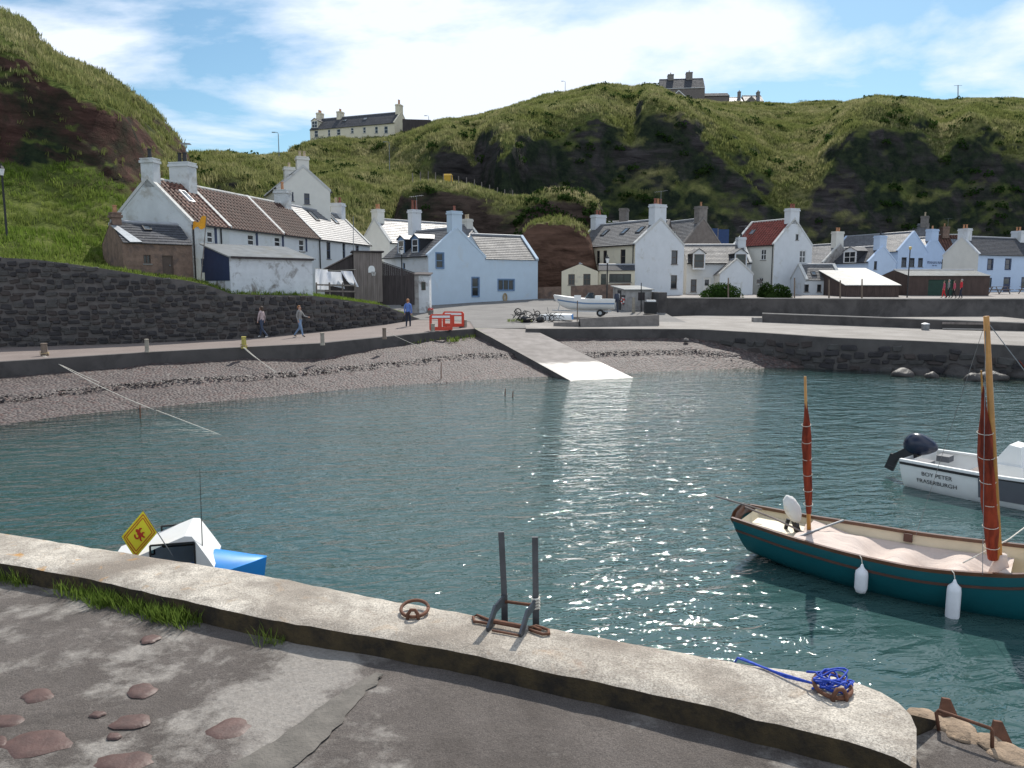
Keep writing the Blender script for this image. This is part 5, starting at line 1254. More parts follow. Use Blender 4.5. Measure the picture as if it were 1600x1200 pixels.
for i, (a, b) in enumerate(zip(so_, si_)):
    r = []
    for j in range(9):
        k_ = j/8; q = a.lerp(b, k_); wob = .012*mnoise.noise(Vector((q.x*2, q.y*2, 1)))+.006*mnoise.noise(Vector((q.x*9, q.y*9, 4)))
        if j in (0, 8): q.z -= .025+.012*abs(mnoise.noise(Vector((q.x*7,q.y*7,2)))); q += (b-a).normalized()*.02*mnoise.noise(Vector((q.x*5,q.y*5,7)))
        q.z += wob; r.append(q)
    krows.append(r)
kerb = thing('quay_kerb', 'broad pale weathered concrete kerb along the edge of the near quay', 'kerb', (0,0,0))
MB().grid(krows).build('kerb_top', 'kerb_top', kerb, smooth=True)
ins = [[r[8], Vector((r[8].x, r[8].y-.0, DZ-.05))] for r in krows]; mb = MB().grid(ins); e_ = krows[-1]; mb.grid([e_, [Vector((v.x, v.y, DZ-.05)) for v in e_]]); mb.build('kerb_face', 'kerb_side', kerb)
# deck and quay face
RE = [PZ(1432,1131,DZ), PZ(1480,1128,DZ), PZ(1520,1146,DZ), PZ(1570,1166,DZ), PZ(1640,1196,DZ), PZ(1900,1300,DZ), PZ(2400,1480,DZ)]
ol = [Vector((p.x, p.y-.02, DZ)) for p in so_[::2]]+RE[1:]
rows = []
for v in ol:
    rr = []
    for k_ in np.linspace(0, 1, 26):
        q = Vector((v.x*(1-k_*.25), v.y+( -8-v.y)*k_**1.4, DZ)); q.z += .012*mnoise.noise(Vector((q.x*1.2,q.y*1.2,5)))-.008+(.015*mnoise.noise(Vector((q.x*4,q.y*4,0)))); rr.append(q)
    rows.append(rr)
deck = MB().grid(rows).build('quay_deck', 'quay_deck', None, True, 'structure')
fl_ = [[Vector((p.x, p.y, (KZ-.03) if i < len(so_[::2]) else DZ-.01)), Vector((p.x, p.y, -1.6))] for i, p in enumerate([Vector((p.x,p.y,0)) for p in so_[::2]]+RE[1:])]
qf = MB().grid(fl_).build('quay_wall', 'kerb_side'); tag(qf, 'dark vertical harbour wall under the near kerb', 'wall')
# rubbly broken edge right of the kerb end
mb = MB(); rnd = random.Random(5)
# red stones showing through the worn deck
pm('red_stone', (.085,.045,.036), .55, .3, 8, .5, 40, .01)
for px, py, rx, ry in [(60,1086,26,9),(220,1079,25,10),(60,1160,56,17),(205,1128,34,11),(357,1138,33,15),(195,1190,42,14),(10,1126,30,9),(152,1116,12,4),(178,1150,12,5),(235,998,15,6),(0,1160,14,8)]:
    c0 = PZ(px,py,DZ); ex = (PZ(px+rx,py-rx*.12,DZ)-c0); ey = (PZ(px,py-ry,DZ)-c0); n_ = 18; vs = [c0+Vector((0,0,.012))]
    for ring, zz1 in ((.6,.014),(.9,.012),(1.05,.0)):
        for i in range(n_):
            a = 6.283*i/n_; rr = ring*(1+.42*mnoise.noise(Vector((math.cos(a)*1.3,math.sin(a)*1.3,px*.1)))+.12*mnoise.noise(Vector((math.cos(a)*5,math.sin(a)*5,px*.1)))); vs.append(c0+ex*math.cos(a)*rr+ey*math.sin(a)*rr+Vector((0,0,zz1-.005)))
    fs = [(0,1+i,1+(i+1)%n_) for i in range(n_)]
    for q in range(2): fs += [(1+q*n_+i,1+q*n_+(i+1)%n_,1+(q+1)*n_+(i+1)%n_,1+(q+1)*n_+i) for i in range(n_)]
    MB().add(vs, fs).build('stone', 'red_stone', deck, True)
# paler cement strip and a crack
pm('cement_strip', (.125,.113,.098), .9, .3, 5, .9, 40, .015, kind='World')
st = [(PZ(330,1215,DZ),PZ(440,1215,DZ)),(PZ(440,1150,DZ),PZ(515,1150,DZ)),(PZ(520,1090,DZ),PZ(560,1095,DZ)),(PZ(585,1052,DZ),PZ(600,1055,DZ))]
rows = []
for k_ in np.linspace(0,3,30):
    i = min(2,int(k_)); f_ = k_-i; a = st[i][0].lerp(st[i+1][0],f_); b = st[i][1].lerp(st[i+1][1],f_)
    w0 = .035*mnoise.noise(Vector((k_*4,0,0))); w1 = .035*mnoise.noise(Vector((k_*4,9,0))); rows.append([a+(b-a)*q+Vector((w0 if q==0 else w1 if q==1 else 0,0,.014 if 0<q<1 else .002)) for q in (0,.15,.5,.85,1)])
o = MB().grid(rows).build('cement_patch', 'cement_strip', deck, True)
# grass tufts growing along the kerb foot
TQ = tuft_mesh('quay_tuft', 46, .15, .08, .10, .0035, 'blades_green', 8).data
rnd = random.Random(3); gs = []
for px, py, n in [(5,905,2),(35,908,5),(125,930,4),(150,938,5),(180,942,7),(215,952,6),(250,962,8),(275,965,8),(295,968,5),(100,925,2),(425,1002,2)]:
    for i in range(n):
        c0 = PZ(px+rnd.uniform(-14,14), py+rnd.uniform(-4,4), DZ+.005); gs.append((c0, rnd.uniform(.7,1.7), rnd.uniform(0,6.3)))
mb = MB()
for c0, s_, a in gs:
    M = Matrix.Translation(c0) @ Matrix.Rotation(a,4,'Z') @ Matrix.Scale(s_,4); mb.add([M @ v.co for v in TQ.vertices], [tuple(p.vertices) for p in TQ.polygons])
g_ = mb.build('kerb_grass', 'blades_green', None, kind='stuff'); g_['label'] = 'green grass tufts growing along the foot of the kerb'
# ladder
pm('steel_dark', (.10,.105,.115), .5, .25, 8, .3, 40, .004, metal=.5); pm('rust', (.13,.055,.03), .85, .35, 12, .6, 40, .008); pm('rope_white', (.62,.58,.5), .9, .15, 20, .5, 60, .006); pm('rope_blue', (.015,.06,.42), .7, .3, 40, .6, 90, .006)
YL = 6.82
LT, RT = PY(783,831,YL), PY(836,839,YL-.12); lad = thing('ladder', 'steel quay ladder with two tall grab rails bolted to the kerb', 'ladder', (0,0,0))
lk, rk = PY(788,930,YL), PY(837,936,YL-.12)
lf, rf = PZ(762,986,KZ+.01), PZ(813,995,KZ+.01)
for top_, kink, foot in ((LT,lk,lf),(RT,rk,rf)):
    m = MB(); m.bar(top_, kink, .055, .018, up=(0,1,0)); m.build('grab_rail', 'steel_dark', lad)
    k2 = kink+Vector((.03,.02,-.03)); m = MB(); m.bar(kink+Vector((.0,0,.01)), Vector((k2.x, k2.y, -1.2)), .06, .02, up=(0,1,0)); m.build('stringer', 'steel_dark', lad)
    mid_ = kink.lerp(foot, .55)+Vector((0,0,.05)); m = MB(); m.bar(kink+Vector((0,0,-.03)), mid_, .02, .075); m.bar(mid_+Vector((0,0,.01)), foot+Vector((0,0,.0)), .022, .085); m.build('bracket', 'steel_dark', lad)
m = MB(); m.tube([lk+Vector((0,0,-.06)), rk+Vector((0,0,-.06))], .016, 8); m.build('rung', 'rust', lad)
for q in range(5):
    z_ = KZ-.25-q*.28; m = MB(); m.tube([Vector((lk.x+.03,lk.y+.02,z_)), Vector((rk.x+.03,rk.y+.02,z_))], .014, 7); m.build('rung', 'steel_dark', lad)
m = MB(); m.tube([PZ(772,971,KZ+.05), PZ(815,979,KZ+.05)], .022, 7); m.build('tie_bar', 'rust', lad)
m = MB(); m.tube([PZ(769,985,KZ+.02), PZ(812,993,KZ+.02)], .010, 6); m.build('tie_bar', 'rust', lad)
m = MB(); kc = rk+Vector((.0,0,-.05))
m.tube([kc+Vector((.035*math.cos(a*.9), .03*math.sin(a*.9), -.05+.012*a/3)) for a in range(0,30)], .011, 6); m.build('rope_lashing', 'rope_white', lad)
def loop_shackle(label, pts, r):
    k = len(pts); P_ = [PZ(a,b,KZ+.02) for a,b in pts]; m = MB(); m.tube(P_, r, 7); o = m.build('iron_staple', 'rust', None, True); return tag(o, label, 'staple')
loop_shackle('rusty iron staple on the kerb on the ring side of the ladder', [(775,972),(760,967),(745,961),(739,964),(741,971),(750,972),(770,976)], .013)
loop_shackle('rusty double looped iron staple on the kerb on the far side of the ladder', [(826,981),(838,978),(848,981),(857,984),(858,990),(848,991),(836,987),(828,984),(834,980),(845,984)], .014)
def ring(label, px, py, r=.125, tr=.016, tilt=12):
    c0 = PZ(px,py,KZ+.03); rt = thing('mooring_ring', label, 'mooring ring', PZ(px,py,KZ)); m = MB(); n_ = 30
    m.tube([(r*math.cos(6.283*i/n_), r*math.sin(6.283*i/n_), .045+math.sin(R(tilt))*r*math.sin(6.283*i/n_)) for i in range(n_+1)], tr, 8); m.build('ring', 'rust', rt, True)
    m = MB(); m.tube([(-.05,-r,-.02),(-.045,-r-.01,.05),(-.02,-r,.085),(.02,-r,.085),(.045,-r-.01,.05),(.05,-r,-.02)], .017, 7); m.build('eye_bolt', 'rust', rt, True); return rt
ring('rusty iron mooring ring lying bare on the kerb', 648, 958)
rb = ring('rusty iron mooring ring tangled in blue rope', 1300, 1080, .13)
rc = thing('rope', 'bright blue rope coiled on the mooring ring and led over the edge', 'rope', PZ(1297,1078,KZ)); rnd = random.Random(8); c0 = PZ(1294,1078,KZ)
for q in range(8):
    m = MB(); pts = []; ph = rnd.uniform(0,6.3); rx, ry = rnd.uniform(.06,.135), rnd.uniform(.05,.10); ox, oy = rnd.uniform(-.03,.03), rnd.uniform(-.03,.03)
    for i in range(26): a = ph+6.283*1.2*i/25; pts.append((ox+rx*math.cos(a)*(1+.25*math.sin(3*a+q)), oy+ry*math.sin(a)*(1+.2*math.cos(2*a+q)), .03+.012*q+.025*math.sin(2*a+q)))
    m.tube(pts, .0075, 6); m.build('coil', 'rope_blue', rc, True)
m = MB(); a = PZ(1268,1068,KZ+.05)-c0; b = PZ(1150,1028,KZ+.015)-c0; m.tube([a, a.lerp(b,.5)+Vector((0,0,-.01)), b, b+Vector((-.05,.12,-.2)), b+Vector((-.1,.2,-1.25))], .009, 6); m.tube([a+Vector((.02,-.01,.0)), a.lerp(b,.4)+Vector((.02,-.03,-.02)), b+Vector((.03,.0,0))], .008, 6); m.build('line', 'rope_blue', rc, True)
# second ladder head on the right
hd = thing('handrail', 'rusty hoop handrail of a second ladder beyond the kerb end', 'handrail', (0,0,0))
pa, pb = PZ(1467,1141,DZ), PZ(1550,1172,DZ); ta, tb = PY(1463,1110,pa.y+.02), PY(1551,1138,pb.y+.02)
m = MB(); m.tube([pa, ta+Vector((0,0,-.02)), ta+Vector((.015,0,0)), ta.lerp(tb,.5), tb+Vector((-.015,0,0)), tb+Vector((0,0,-.02)), pb], .013, 8); m.build('hoop', 'rust', hd, True)
for c0, s_ in ((PZ(1477,1118,DZ),1),(PZ(1558,1155,DZ),1)):
    m = MB(); m.add([c0+Vector(v) for v in ((-.05,-.02,-.02),(.09,-.04,-.02),(.05,.03,.11),(-.01,.03,.12),(-.05,.02,-.02),(.09,.0,-.02),(.05,.05,.11),(-.01,.05,.12))], [(0,1,2,3),(7,6,5,4),(0,4,5,1),(1,5,6,2),(2,6,7,3),(3,7,4,0)]); m.build('gusset', 'rust', hd)
pm('edge_rubble', (.26,.19,.13), .95, .35, 6, .9, 20, .03)
for i in range(7):
    px = 1440+i*27; py = 1118+i*11.5+(4 if i%2 else 0); tag(boulder('rubble', PZ(px,py,DZ)+Vector((.03,.03,-.02)), .10+.03*((i*7)%3), 40+i, 'edge_rubble', .35), 'broken piece of concrete at the ragged quay edge', 'rubble', 'broken concrete along the ragged quay edge')

# ================================================================== boats
class Hull:
    def __init__(s, L, B, sh, kl, fb, rake_s=.25, rake_b=.35, n=40, pw=.62):
        s.L, s.B, s.sh, s.kl, s.fb, s.rs, s.rb, s.pw = L, B, sh, kl, fb, rake_s, rake_b, pw
    def prm(s, t): I = lambda q: float(pchip([a for a,_ in q], [b for _,b in q], [t])[0]); return I(s.fb)*s.B/2, I(s.sh), I(s.kl)
    def sec(s, t, side, m=14, inset=0, zlim=None):
        b, zs, zk = s.prm(t); b = max(.004, b-inset); zk += inset; out = []
        for i in range(m+1):
            th = i/m*math.pi/2; y = b*math.cos(th)**s.pw if i < m else 0; z = zk+(zs-zk)*(1-math.sin(th)**1.0) if True else 0
            out.append(s.pt(t, y*side, z))
        return out
    def pt(s, t, y, z):
        x = t*s.L - s.rs*z*(1-t)**5 + s.rb*z*t**7
        return Vector((x, y, z))
    def y_at(s, t, z):
        b, zs, zk = s.prm(t); q = min(1, max(0, 1-(z-zk)/(zs-zk))); th = math.asin(q); return b*math.cos(th)**s.pw
    def shell(s, n=44, inset=0.0, t0=0., t1=1., floor=None):
        mb = MB(); rows = []
        for i in range(n+1):
            t_ = t0+(t1-t0)*i/n; a = s.sec(t_, 1, 14, inset); b = s.sec(t_, -1, 14, inset); r = a[:-1]+[a[-1]]+b[:-1][::-1]
            if floor is not None: r = [Vector((v.x, v.y, max(v.z, floor))) for v in r]
            rows.append(r)
        mb.grid(rows); mb.add(rows[0], [tuple(range(len(rows[0])))]); 
        if inset: mb.add(rows[-1], [tuple(range(len(rows[-1])))])
        return mb
    def rail(s, w=.05, h=.045, n=50, t0=0., t1=1., dz=0, out=.0):
        mb = MB()
        for side in (1,-1):
            rows = []
            for i in range(n+1):
                t_ = t0+(t1-t0)*i/n; b, zs, zk = s.prm(t_); yo = (s.y_at(t_, zs+dz) if dz else b)+out; yi = max(.0, yo-w); z = zs+dz
                rows.append([s.pt(t_, side*yo, z-h/2), s.pt(t_, side*yo, z+h/2), s.pt(t_, side*yi, z+h/2), s.pt(t_, side*yi, z-h/2)])
            mb.grid(rows, close=True); mb.add(rows[0], [(0,1,2,3)]); mb.add(rows[-1], [(3,2,1,0)])
        return mb
def gloss(name, col, rough=.3, var=.1, sc=2, coat=0):
    t = NT(name); p = t.pos('Object'); c = t.mix(t.ramp(t.noise(p, sc, 6, .65), [(.3,0.),(.7,1.)]), mul(col,1-var), mul(col,1+var)); t.done(t.bsdf(c, t.mix(t.noise(p, 5, 4), (rough-.06,)*3, (rough+.1,)*3), 0, t.bump(t.noise(p, 4, 3), .08, .01), .5))
gloss('teal_paint', (.004,.085,.10), .3); gloss('varnish', (.10,.042,.02), .3, .3, 6); gloss('spar_wood', (.42,.20,.045), .35, .2, 6); gloss('cream_paint', (.66,.58,.42), .45, .08, 3); gloss('boat_white', (.72,.72,.70), .35, .05, 3); gloss('boat_blue', (.01,.22,.60), .35, .08, 3); gloss('navy_cowl', (.012,.018,.04), .22, .1, 4); gloss('gunwale_dark', (.075,.03,.02), .5, .2, 6); gloss('grey_panel', (.10,.105,.12), .6, .1, 4)
pm('antifoul', (.18,.10,.06), .8, .2, 3, .2); pm('fender_white', (.72,.73,.76), .45, .06, 6, .1, 20, .003); 
t = NT('canvas'); p = t.pos('Object'); t.done(t.bsdf(t.mix(t.noise(p, 3, 5), (.50,.41,.36), (.62,.53,.47)), .9, 0, t.bump(t.noise(t.pos('Object', (1,3,1)), 2.2, 5, .6, .6), .5, .06), .2))
t = NT('cover_white'); p = t.pos('Object'); t.done(t.bsdf((.70,.69,.66), .85, 0, t.bump(t.noise(p, 6, 5, .6, .8), .8, .04), .2))
t = NT('tan_sail'); p = t.pos('Object', (1,1,.25)); t.done(t.bsdf(t.mix(t.ramp(t.noise(p, 9, 5, .6, .4), [(.35,0.),(.65,1.)]), (.11,.018,.010), (.30,.05,.022)), .85, 0, t.bump(t.noise(p, 16, 4, .6), .8, .02), .2))
# teal lugger
LH = Hull(4.75, 1.72, [(0,.64),(.2,.56),(.45,.53),(.7,.62),(.9,.82),(1,.95)], [(0,.06),(.15,-.06),(.4,-.16),(.7,-.18),(.88,-.1),(.96,.12),(1,.6)], [(0,.55),(.15,.76),(.35,.96),(.5,1.),(.68,.9),(.84,.6),(.94,.28),(1,.02)], .42, .32)
lrz = R(-35.5); lo_ = Vector((3.95,11.95,0)); lug = thing('sailing_boat', 'teal open sailing boat with two masts, rolled tan sails and canvas cover', 'boat', lo_, lrz)
LH.shell(50).build('hull', 'teal_paint', lug, True)
LH.shell(46, .035, .02, .985, .16).build('interior', 'cream_paint', lug, True)
LH.rail(.06, .05).build('gunwale', 'varnish', lug); LH.rail(.03, .035, dz=-.17, out=.012).build('rubbing_strake', 'gunwale_dark', lug)
m = MB(); b0, z0_, k0_ = LH.prm(0); m.add([LH.pt(0,y,z)+Vector((-.02,0,0)) for y, z in ((-b0,z0_),(-b0*.6,z0_+.07),(0,z0_+.1),(b0*.6,z0_+.07),(b0,z0_),(b0*.95,z0_-.07),(0,z0_-.02),(-b0*.95,z0_-.07))], [(0,1,2,3,4,5,6,7)]); m.add([LH.pt(0,y,z)+Vector((.04,0,0)) for y, z in ((-b0,z0_),(-b0*.6,z0_+.07),(0,z0_+.1),(b0*.6,z0_+.07),(b0,z0_),(b0*.95,z0_-.07),(0,z0_-.02),(-b0*.95,z0_-.07))], [(7,6,5,4,3,2,1,0)]); m.build('transom_cap', 'varnish', lug)
rows = []
for i in range(45):
    t_ = .17+.55*i/44; b, zs, zk = LH.prm(t_); r = []
    for j in range(21):
        s_ = -1+2*j/20; dip = .02+.34*(1-s_**2)**1.2*min(1,max(0,(t_-.31)*12))*(.7+.3*math.sin(t_*40))*min(1,(.74-t_)*14)
        z = zs+.015-dip*(1 if s_ > -.3 else .85)+.04*mnoise.noise(Vector((t_*14, s_*2.2, 2)))*(1-s_*s_)+.022*math.sin(s_*7+t_*44+2*mnoise.noise(Vector((t_*9,s_,0))))*(1-s_*s_); yy = s_*(b-.015 if s_ < 0 else b-.075)
        z -= .17*max(0,s_)*min(1,(t_-.15)*8)
        r.append(LH.pt(t_, yy, z))
    rows.append(r)
MB().grid(rows).build('cover', 'canvas', lug, True)
m = MB(); rows = []
for i in range(16):
    t_ = .012+.16*i/15; b, zs, zk = LH.prm(t_); rows.append([LH.pt(t_, (b-.05)*s_, zs-.13+.006*mnoise.noise(Vector((i*.5,s_*4,1)))) for s_ in np.linspace(-1,1,9)])
m.grid(rows); m.build('stern_deck', 'cream_paint', lug, True)
def mast(parent, base, top, r0, r1, mat='spar_wood', name='mast'): m = MB(); m.tube([base, base.lerp(top,.5), top], [r0,(r0+r1)/2,r1], 10); return m.build(name, mat, parent, True)
def bundle(parent, a, b, r, seed, name='sail', mat='tan_sail', flat=1.0):
    rows = []; n_ = 40
    for i in range(n_+1):
        k_ = i/n_; c0 = a.lerp(b, k_); rr = r*(.75+.45*math.sin(math.pi*min(1,k_*1.15))**.7)*(1-.75*max(0,k_-.72)/.28); r_ = []
        for j in range(12): an = 6.283*j/12; q = rr*(1+.22*mnoise.noise(Vector((math.cos(an)*1.5+seed, math.sin(an)*1.5, k_*7)))+.10*math.sin(3*an+k_*9)); r_.append(c0+Vector((q*math.cos(an), q*math.sin(an)*flat, .0)))
        rows.append(r_)
    m = MB(); m.grid(rows, close=True); m.add(rows[0],[tuple(range(11,-1,-1))]); m.add(rows[-1],[tuple(range(12))]); o = m.build(name, mat, parent, True)
    m = MB()
    for k_ in (.08,.2,.33,.46,.6,.74): c0 = a.lerp(b,k_); rr = r*1.22; m.tube([c0+Vector((rr*math.cos(6.283*j/12), rr*math.sin(6.283*j/12)*flat, .02*math.sin(6.283*j/12))) for j in range(13)], .004, 5)
    m.build('sail_tie', 'rope_white', parent); return o
inv = lug.matrix_basis.inverted()
def loc(p): return inv @ p
mzb = Vector((.80,0,.40)); mzt = loc(PY(1258,588,(lug.matrix_basis @ mzb).y))
mast(lug, mzb, mzt, .034, .018); bundle(lug, mzb.lerp(mzt,.16), mzb.lerp(mzt,.90), .054, 3)
mnb = Vector((3.30,0,.35)); mby = (lug.matrix_basis @ mnb).y; mnt = loc(PY(1541,494,mby)); mast(lug, mnb, mnt, .05, .036)
off = loc(PY(1519,700,mby))-loc(PY(1529,700,mby)); bundle(lug, mnb.lerp(mnt,.07)+off*1.0, mnb.lerp(mnt,.74)+off*1.1, .078, 6)
m = MB(); m.tube([mnb.lerp(mnt,.5)+off*1.15, mnb.lerp(mnt,.80)+off*1.2], [.022,.010], 8); m.build('yard', 'spar_wood', lug)
m = MB(); ct = mnb+Vector((0,0,.12)); m.lathe([(.14,-.02),(.11,.10),(.075,.2),(.07,.28)], 12, mnb+Vector((0,0,.05))); m.build('mast_boot', 'canvas', lug, True)
bow = LH.pt(1,0,.95)+Vector((-.05,0,.02)); jt = mnt+(bow-mnt)*.06; bundle(lug, bow.lerp(jt,.12), bow.lerp(jt,.86), .028, 9, 'jib')
m = MB(); m.tube([bow, mnt+Vector((0,0,-.05))], .006, 5)
for sd_ in (1,-1): bb, zz_, kk_ = LH.prm(.66); m.tube([LH.pt(.66, sd_*bb, zz_), mnt+Vector((0,0,-.1))], .004, 4)
m.tube([Vector((2.2,.5,.6)), mnt+Vector((0,0,-.06))], .003, 4); m.build('rigging', 'metal_grey', lug)
# outboard under its cover, tiller, oar and bumkin
bm = bmesh.new(); bmesh.ops.create_icosphere(bm, subdivisions=3, radius=1)
for v in bm.verts: n = v.co.copy(); v.co = Vector((n.x*.13, n.y*.10, n.z*.21))*(1+.12*mnoise.noise(n*2)); v.co.x += v.co.z*-.35; v.co += Vector((.50,.10,.80))
me = bpy.data.meshes.new('outboard_cover'); bm.to_mesh(me); bm.free(); me.polygons.foreach_set('use_smooth',[True]*len(me.polygons)); obj('outboard_cover', me, 'cover_white', lug)
m = MB(); m.bar((.54,.10,.62),(.62,.08,.40),.08,.07); m.bar((.44,.12,.62),(.40,.1,.42),.05,.05); m.build('outboard_leg', 'metal_black', lug)
m = MB(); m.tube([(-.28,.12,.70),(.25,.02,.62),(.75,-.12,.52)], .016, 7); m.build('tiller', 'wood_grey', lug)
m = MB(); m.tube([(.72,-.62,.56),(1.15,.62,.60)], .018, 7); m.build('oar', 'metal_grey', lug)
m = MB(); m.tube([(.0,.18,.68),(-.75,.1,.80)], .014, 6); m.build('bumkin', 'wood_grey', lug)
bb, zz_, kk_ = LH.prm(.42); m = MB(); m.box(2.0,2.12,bb-.10,bb-.05,zz_-.14,zz_-.01); m.build('rowlock_block', 'gunwale_dark', lug)
def fender(label, px, t_, L_):
    bb, zz_, kk_ = LH.prm(t_); p0 = LH.pt(t_, -(bb+.075), zz_-.06); rt = thing('fender', label, 'fender', lug.matrix_basis @ p0)
    MB().lathe([(.012,0),(.022,-.03),(.03,-.05),(.078,-.10),(.085,-.16),(.085,-L_+.08),(.065,-L_+.02),(.02,-L_)], 14).build('body', 'fender_white', rt, True); MB().tube([(0,0,0),(0,.03,.07),(0,.09,.09)], .006, 5).build('lanyard', 'rope_white', rt)
fender('white fender hanging amidships on the teal boat near its canvas dip', 1302, .37, .42); fender('longer white fender hanging below the main mast of the teal boat', 1458, .60, .58)
m = MB(); a = lug.matrix_basis @ Vector((2.9,-.5,.62)); b = PY(1640,795,11.5); m.tube([a, a.lerp(b,.5)+Vector((0,0,-.08)), b, PZ(1900,760,.05)], .010, 6); tag(m.build('mooring_rope', 'rope_white', None, True), 'pale mooring rope running from the teal boat towards the moorings', 'rope')
m = MB(); a = lug.matrix_basis @ Vector((-.7,.1,.78)); b = PZ(680,748,.02); m.tube([a]+[a.lerp(b,k_)+Vector((0,0,-.9*k_*(1-k_))) for k_ in (.15,.3,.5,.7,.85)]+[b], .008, 5); 
# white motor boat
WH = Hull(5.0, 1.95, [(0,.60),(.3,.60),(.6,.66),(.85,.82),(1,.95)], [(0,-.12),(.3,-.2),(.7,-.2),(.9,-.05),(1,.5)], [(0,.86),(.3,.98),(.5,1.),(.7,.9),(.86,.6),(.95,.3),(1,.03)], .12, .4, pw=.42)
wrz = R(-49); wb_ = thing('motor_boat', 'white open motor boat with navy outboard and grey console', 'boat', Vector((8.95,16.55,0)), wrz)
WH.shell(40).build('hull', 'boat_white', wb_, True); WH.shell(40, .06, .03, .98, .12).build('interior', 'boat_white', wb_, True); WH.rail(.10, .04).build('gunwale', 'boat_white', wb_); WH.rail(.03, .05, dz=-.06, out=.015).build('rubbing_strake', 'rubber', wb_)
m = MB(); m.add([v for v in (WH.pt(.30,-WH.y_at(.30,.52)-.03,.54), WH.pt(.52,-WH.y_at(.52,.54)-.03,.56), WH.pt(.52,-WH.y_at(.52,.12)-.03,.14), WH.pt(.30,-WH.y_at(.30,.12)-.03,.12))], [(0,1,2,3)]); m.build('side_board', 'grey_panel', wb_)
m = MB(); m.box(1.5,2.1,-.45,.3,.12,.75); m.add([(1.55,-.4,.75),(2.05,-.4,.75),(2.05,.25,.75),(1.55,.25,.75),(1.8,-.35,1.15),(2.0,-.35,1.12),(2.0,.2,1.12),(1.8,.2,1.15)], [(0,1,5,4),(1,2,6,5),(2,3,7,6),(3,0,4,7),(4,5,6,7)]); m.build('console', 'boat_white', wb_)
m = MB(); m.box(1.0,1.25,-.85,.85,.38,.42); m.build('thwart', 'wood_grey', wb_); m = MB(); m.box(2.7,4.0,-.5,.5,.2,.3); m.build('fish_box', 'paint_navy', wb_)
m = MB(); m.box(.2,.5,-.75,-.45,.45,.62); m.box(.25,.5,.3,.6,.45,.58); m.build('gear_box', 'grey_panel', wb_)
bm = bmesh.new(); bmesh.ops.create_icosphere(bm, subdivisions=3, radius=1)
for v in bm.verts: n = v.co.copy(); v.co = Vector((n.x*.36*(1-.12*n.z), n.y*.21, n.z*.22*(1.1-.35*n.x))); v.co += Vector((.02,0,.82))
me = bpy.data.meshes.new('outboard_cowl'); bm.to_mesh(me); bm.free(); me.polygons.foreach_set('use_smooth',[True]*len(me.polygons)); obj('outboard_cowl', me, 'navy_cowl', wb_)
m = MB(); m.bar((-.15,0,.70),(-.55,0,.42),.14,.16); m.bar((-.5,0,.50),(-.62,0,.16),.07,.2); m.box(-.30,.0,-.12,.12,.35,.7); m.build('outboard_leg', 'metal_black', wb_)
m = MB(); m.tube([(-.66,0,.26),(-.50,0,.22)], .04, 8); m.build('propeller_hub', 'metal_black', wb_)
def hull_text(H, parent, txt, t_, z, size, mat):
    cu = bpy.data.curves.new('t','FONT'); cu.body = txt; cu.size = size; cu.extrude = .002; cu.align_x = 'CENTER'; tmp = bpy.data.objects.new('t', cu); COL.objects.link(tmp); bpy.context.view_layer.update()
    me = bpy.data.meshes.new_from_object(tmp.evaluated_get(bpy.context.evaluated_depsgraph_get())); bpy.data.objects.remove(tmp, do_unlink=True)
    for v in me.vertices: x, y, zz1 = v.co; tt = t_+x/H.L; q = H.pt(tt, -(H.y_at(tt, z+y)+.012+max(0,zz1)), z+y); v.co = q
    me.materials.clear(); return obj('lettering', me, mat, parent)
hull_text(WH, wb_, 'BOY PETER', .145, .35, .12, 'letter_dark'); hull_text(WH, wb_, 'FRASERBURGH', .143, .19, .12, 'letter_dark')
# blue cabin boat moored under the quay
BH = Hull(2.8, 1.2, [(0,.50),(.6,.52),(1,.58)], [(0,-.1),(.5,-.15),(.85,-.05),(1,.3)], [(0,.85),(.35,1.),(.62,.95),(.82,.66),(.94,.3),(1,.04)], .05, .15, pw=.5)
brz = R(15); bl = thing('cabin_boat', 'small blue boat with white cabin and whip aerial moored under the quay', 'boat', Vector((-5.93,9.36,.07)), brz); bl.scale = (.93,.93,.95)
BH.shell(30).build('hull', 'boat_blue', bl, True); BH.rail(.06,.04).build('gunwale', 'boat_blue', bl)
rows = []
for i in range(18):
    t_ = .74+.255*i/17; b, zs, zk = BH.prm(t_); rows.append([BH.pt(t_, (b-.01)*s_, zs+.015+.22*(1-s_*s_)*(1-i/17)) for s_ in np.linspace(-1,1,11)])
MB().grid(rows).build('foredeck', 'boat_blue', bl, True)
rows = []
for i in range(12): t_ = .02+.7*i/11; b, zs, zk = BH.prm(t_); rows.append([BH.pt(t_, (b-.05)*s_, .3) for s_ in np.linspace(-1,1,5)])
MB().grid(rows).build('sole', 'boat_white', bl)
cx0, cx1, cw = .85, 2.22, .46; prof = [(cx0,.45),(cx0+.02,.78),(cx0+.35,.88),(cx1-.36,1.12),(cx1-.27,1.11),(cx1-.08,.80),(cx1,.66),(cx1,.45)]
HS = ((cx1-.80,.72,cx1-.24,1.03),(cx0+.22,.62,cx1-.92,.84))
V2, F2 = face2d(prof, HS); m = MB()
for y_ in (-cw, cw): m.add([Vector((v.x, y_*(1-.12*max(0,v.y-.6)), v.y)) for v in V2], F2)
def cpt(q, y_): return Vector((q[0], y_*(1-.12*max(0,q[1]-.6)), q[1]))
for a, b in zip(prof[1:5], prof[2:6]): m.add([cpt(a,-cw), cpt(b,-cw), cpt(b,cw), cpt(a,cw)], [(0,1,2,3)])
m.add([cpt(prof[5],-cw), cpt(prof[6],-cw), cpt(prof[6],cw), cpt(prof[5],cw)], [(0,1,2,3)])
cb = m.build('cabin', 'boat_white', bl)
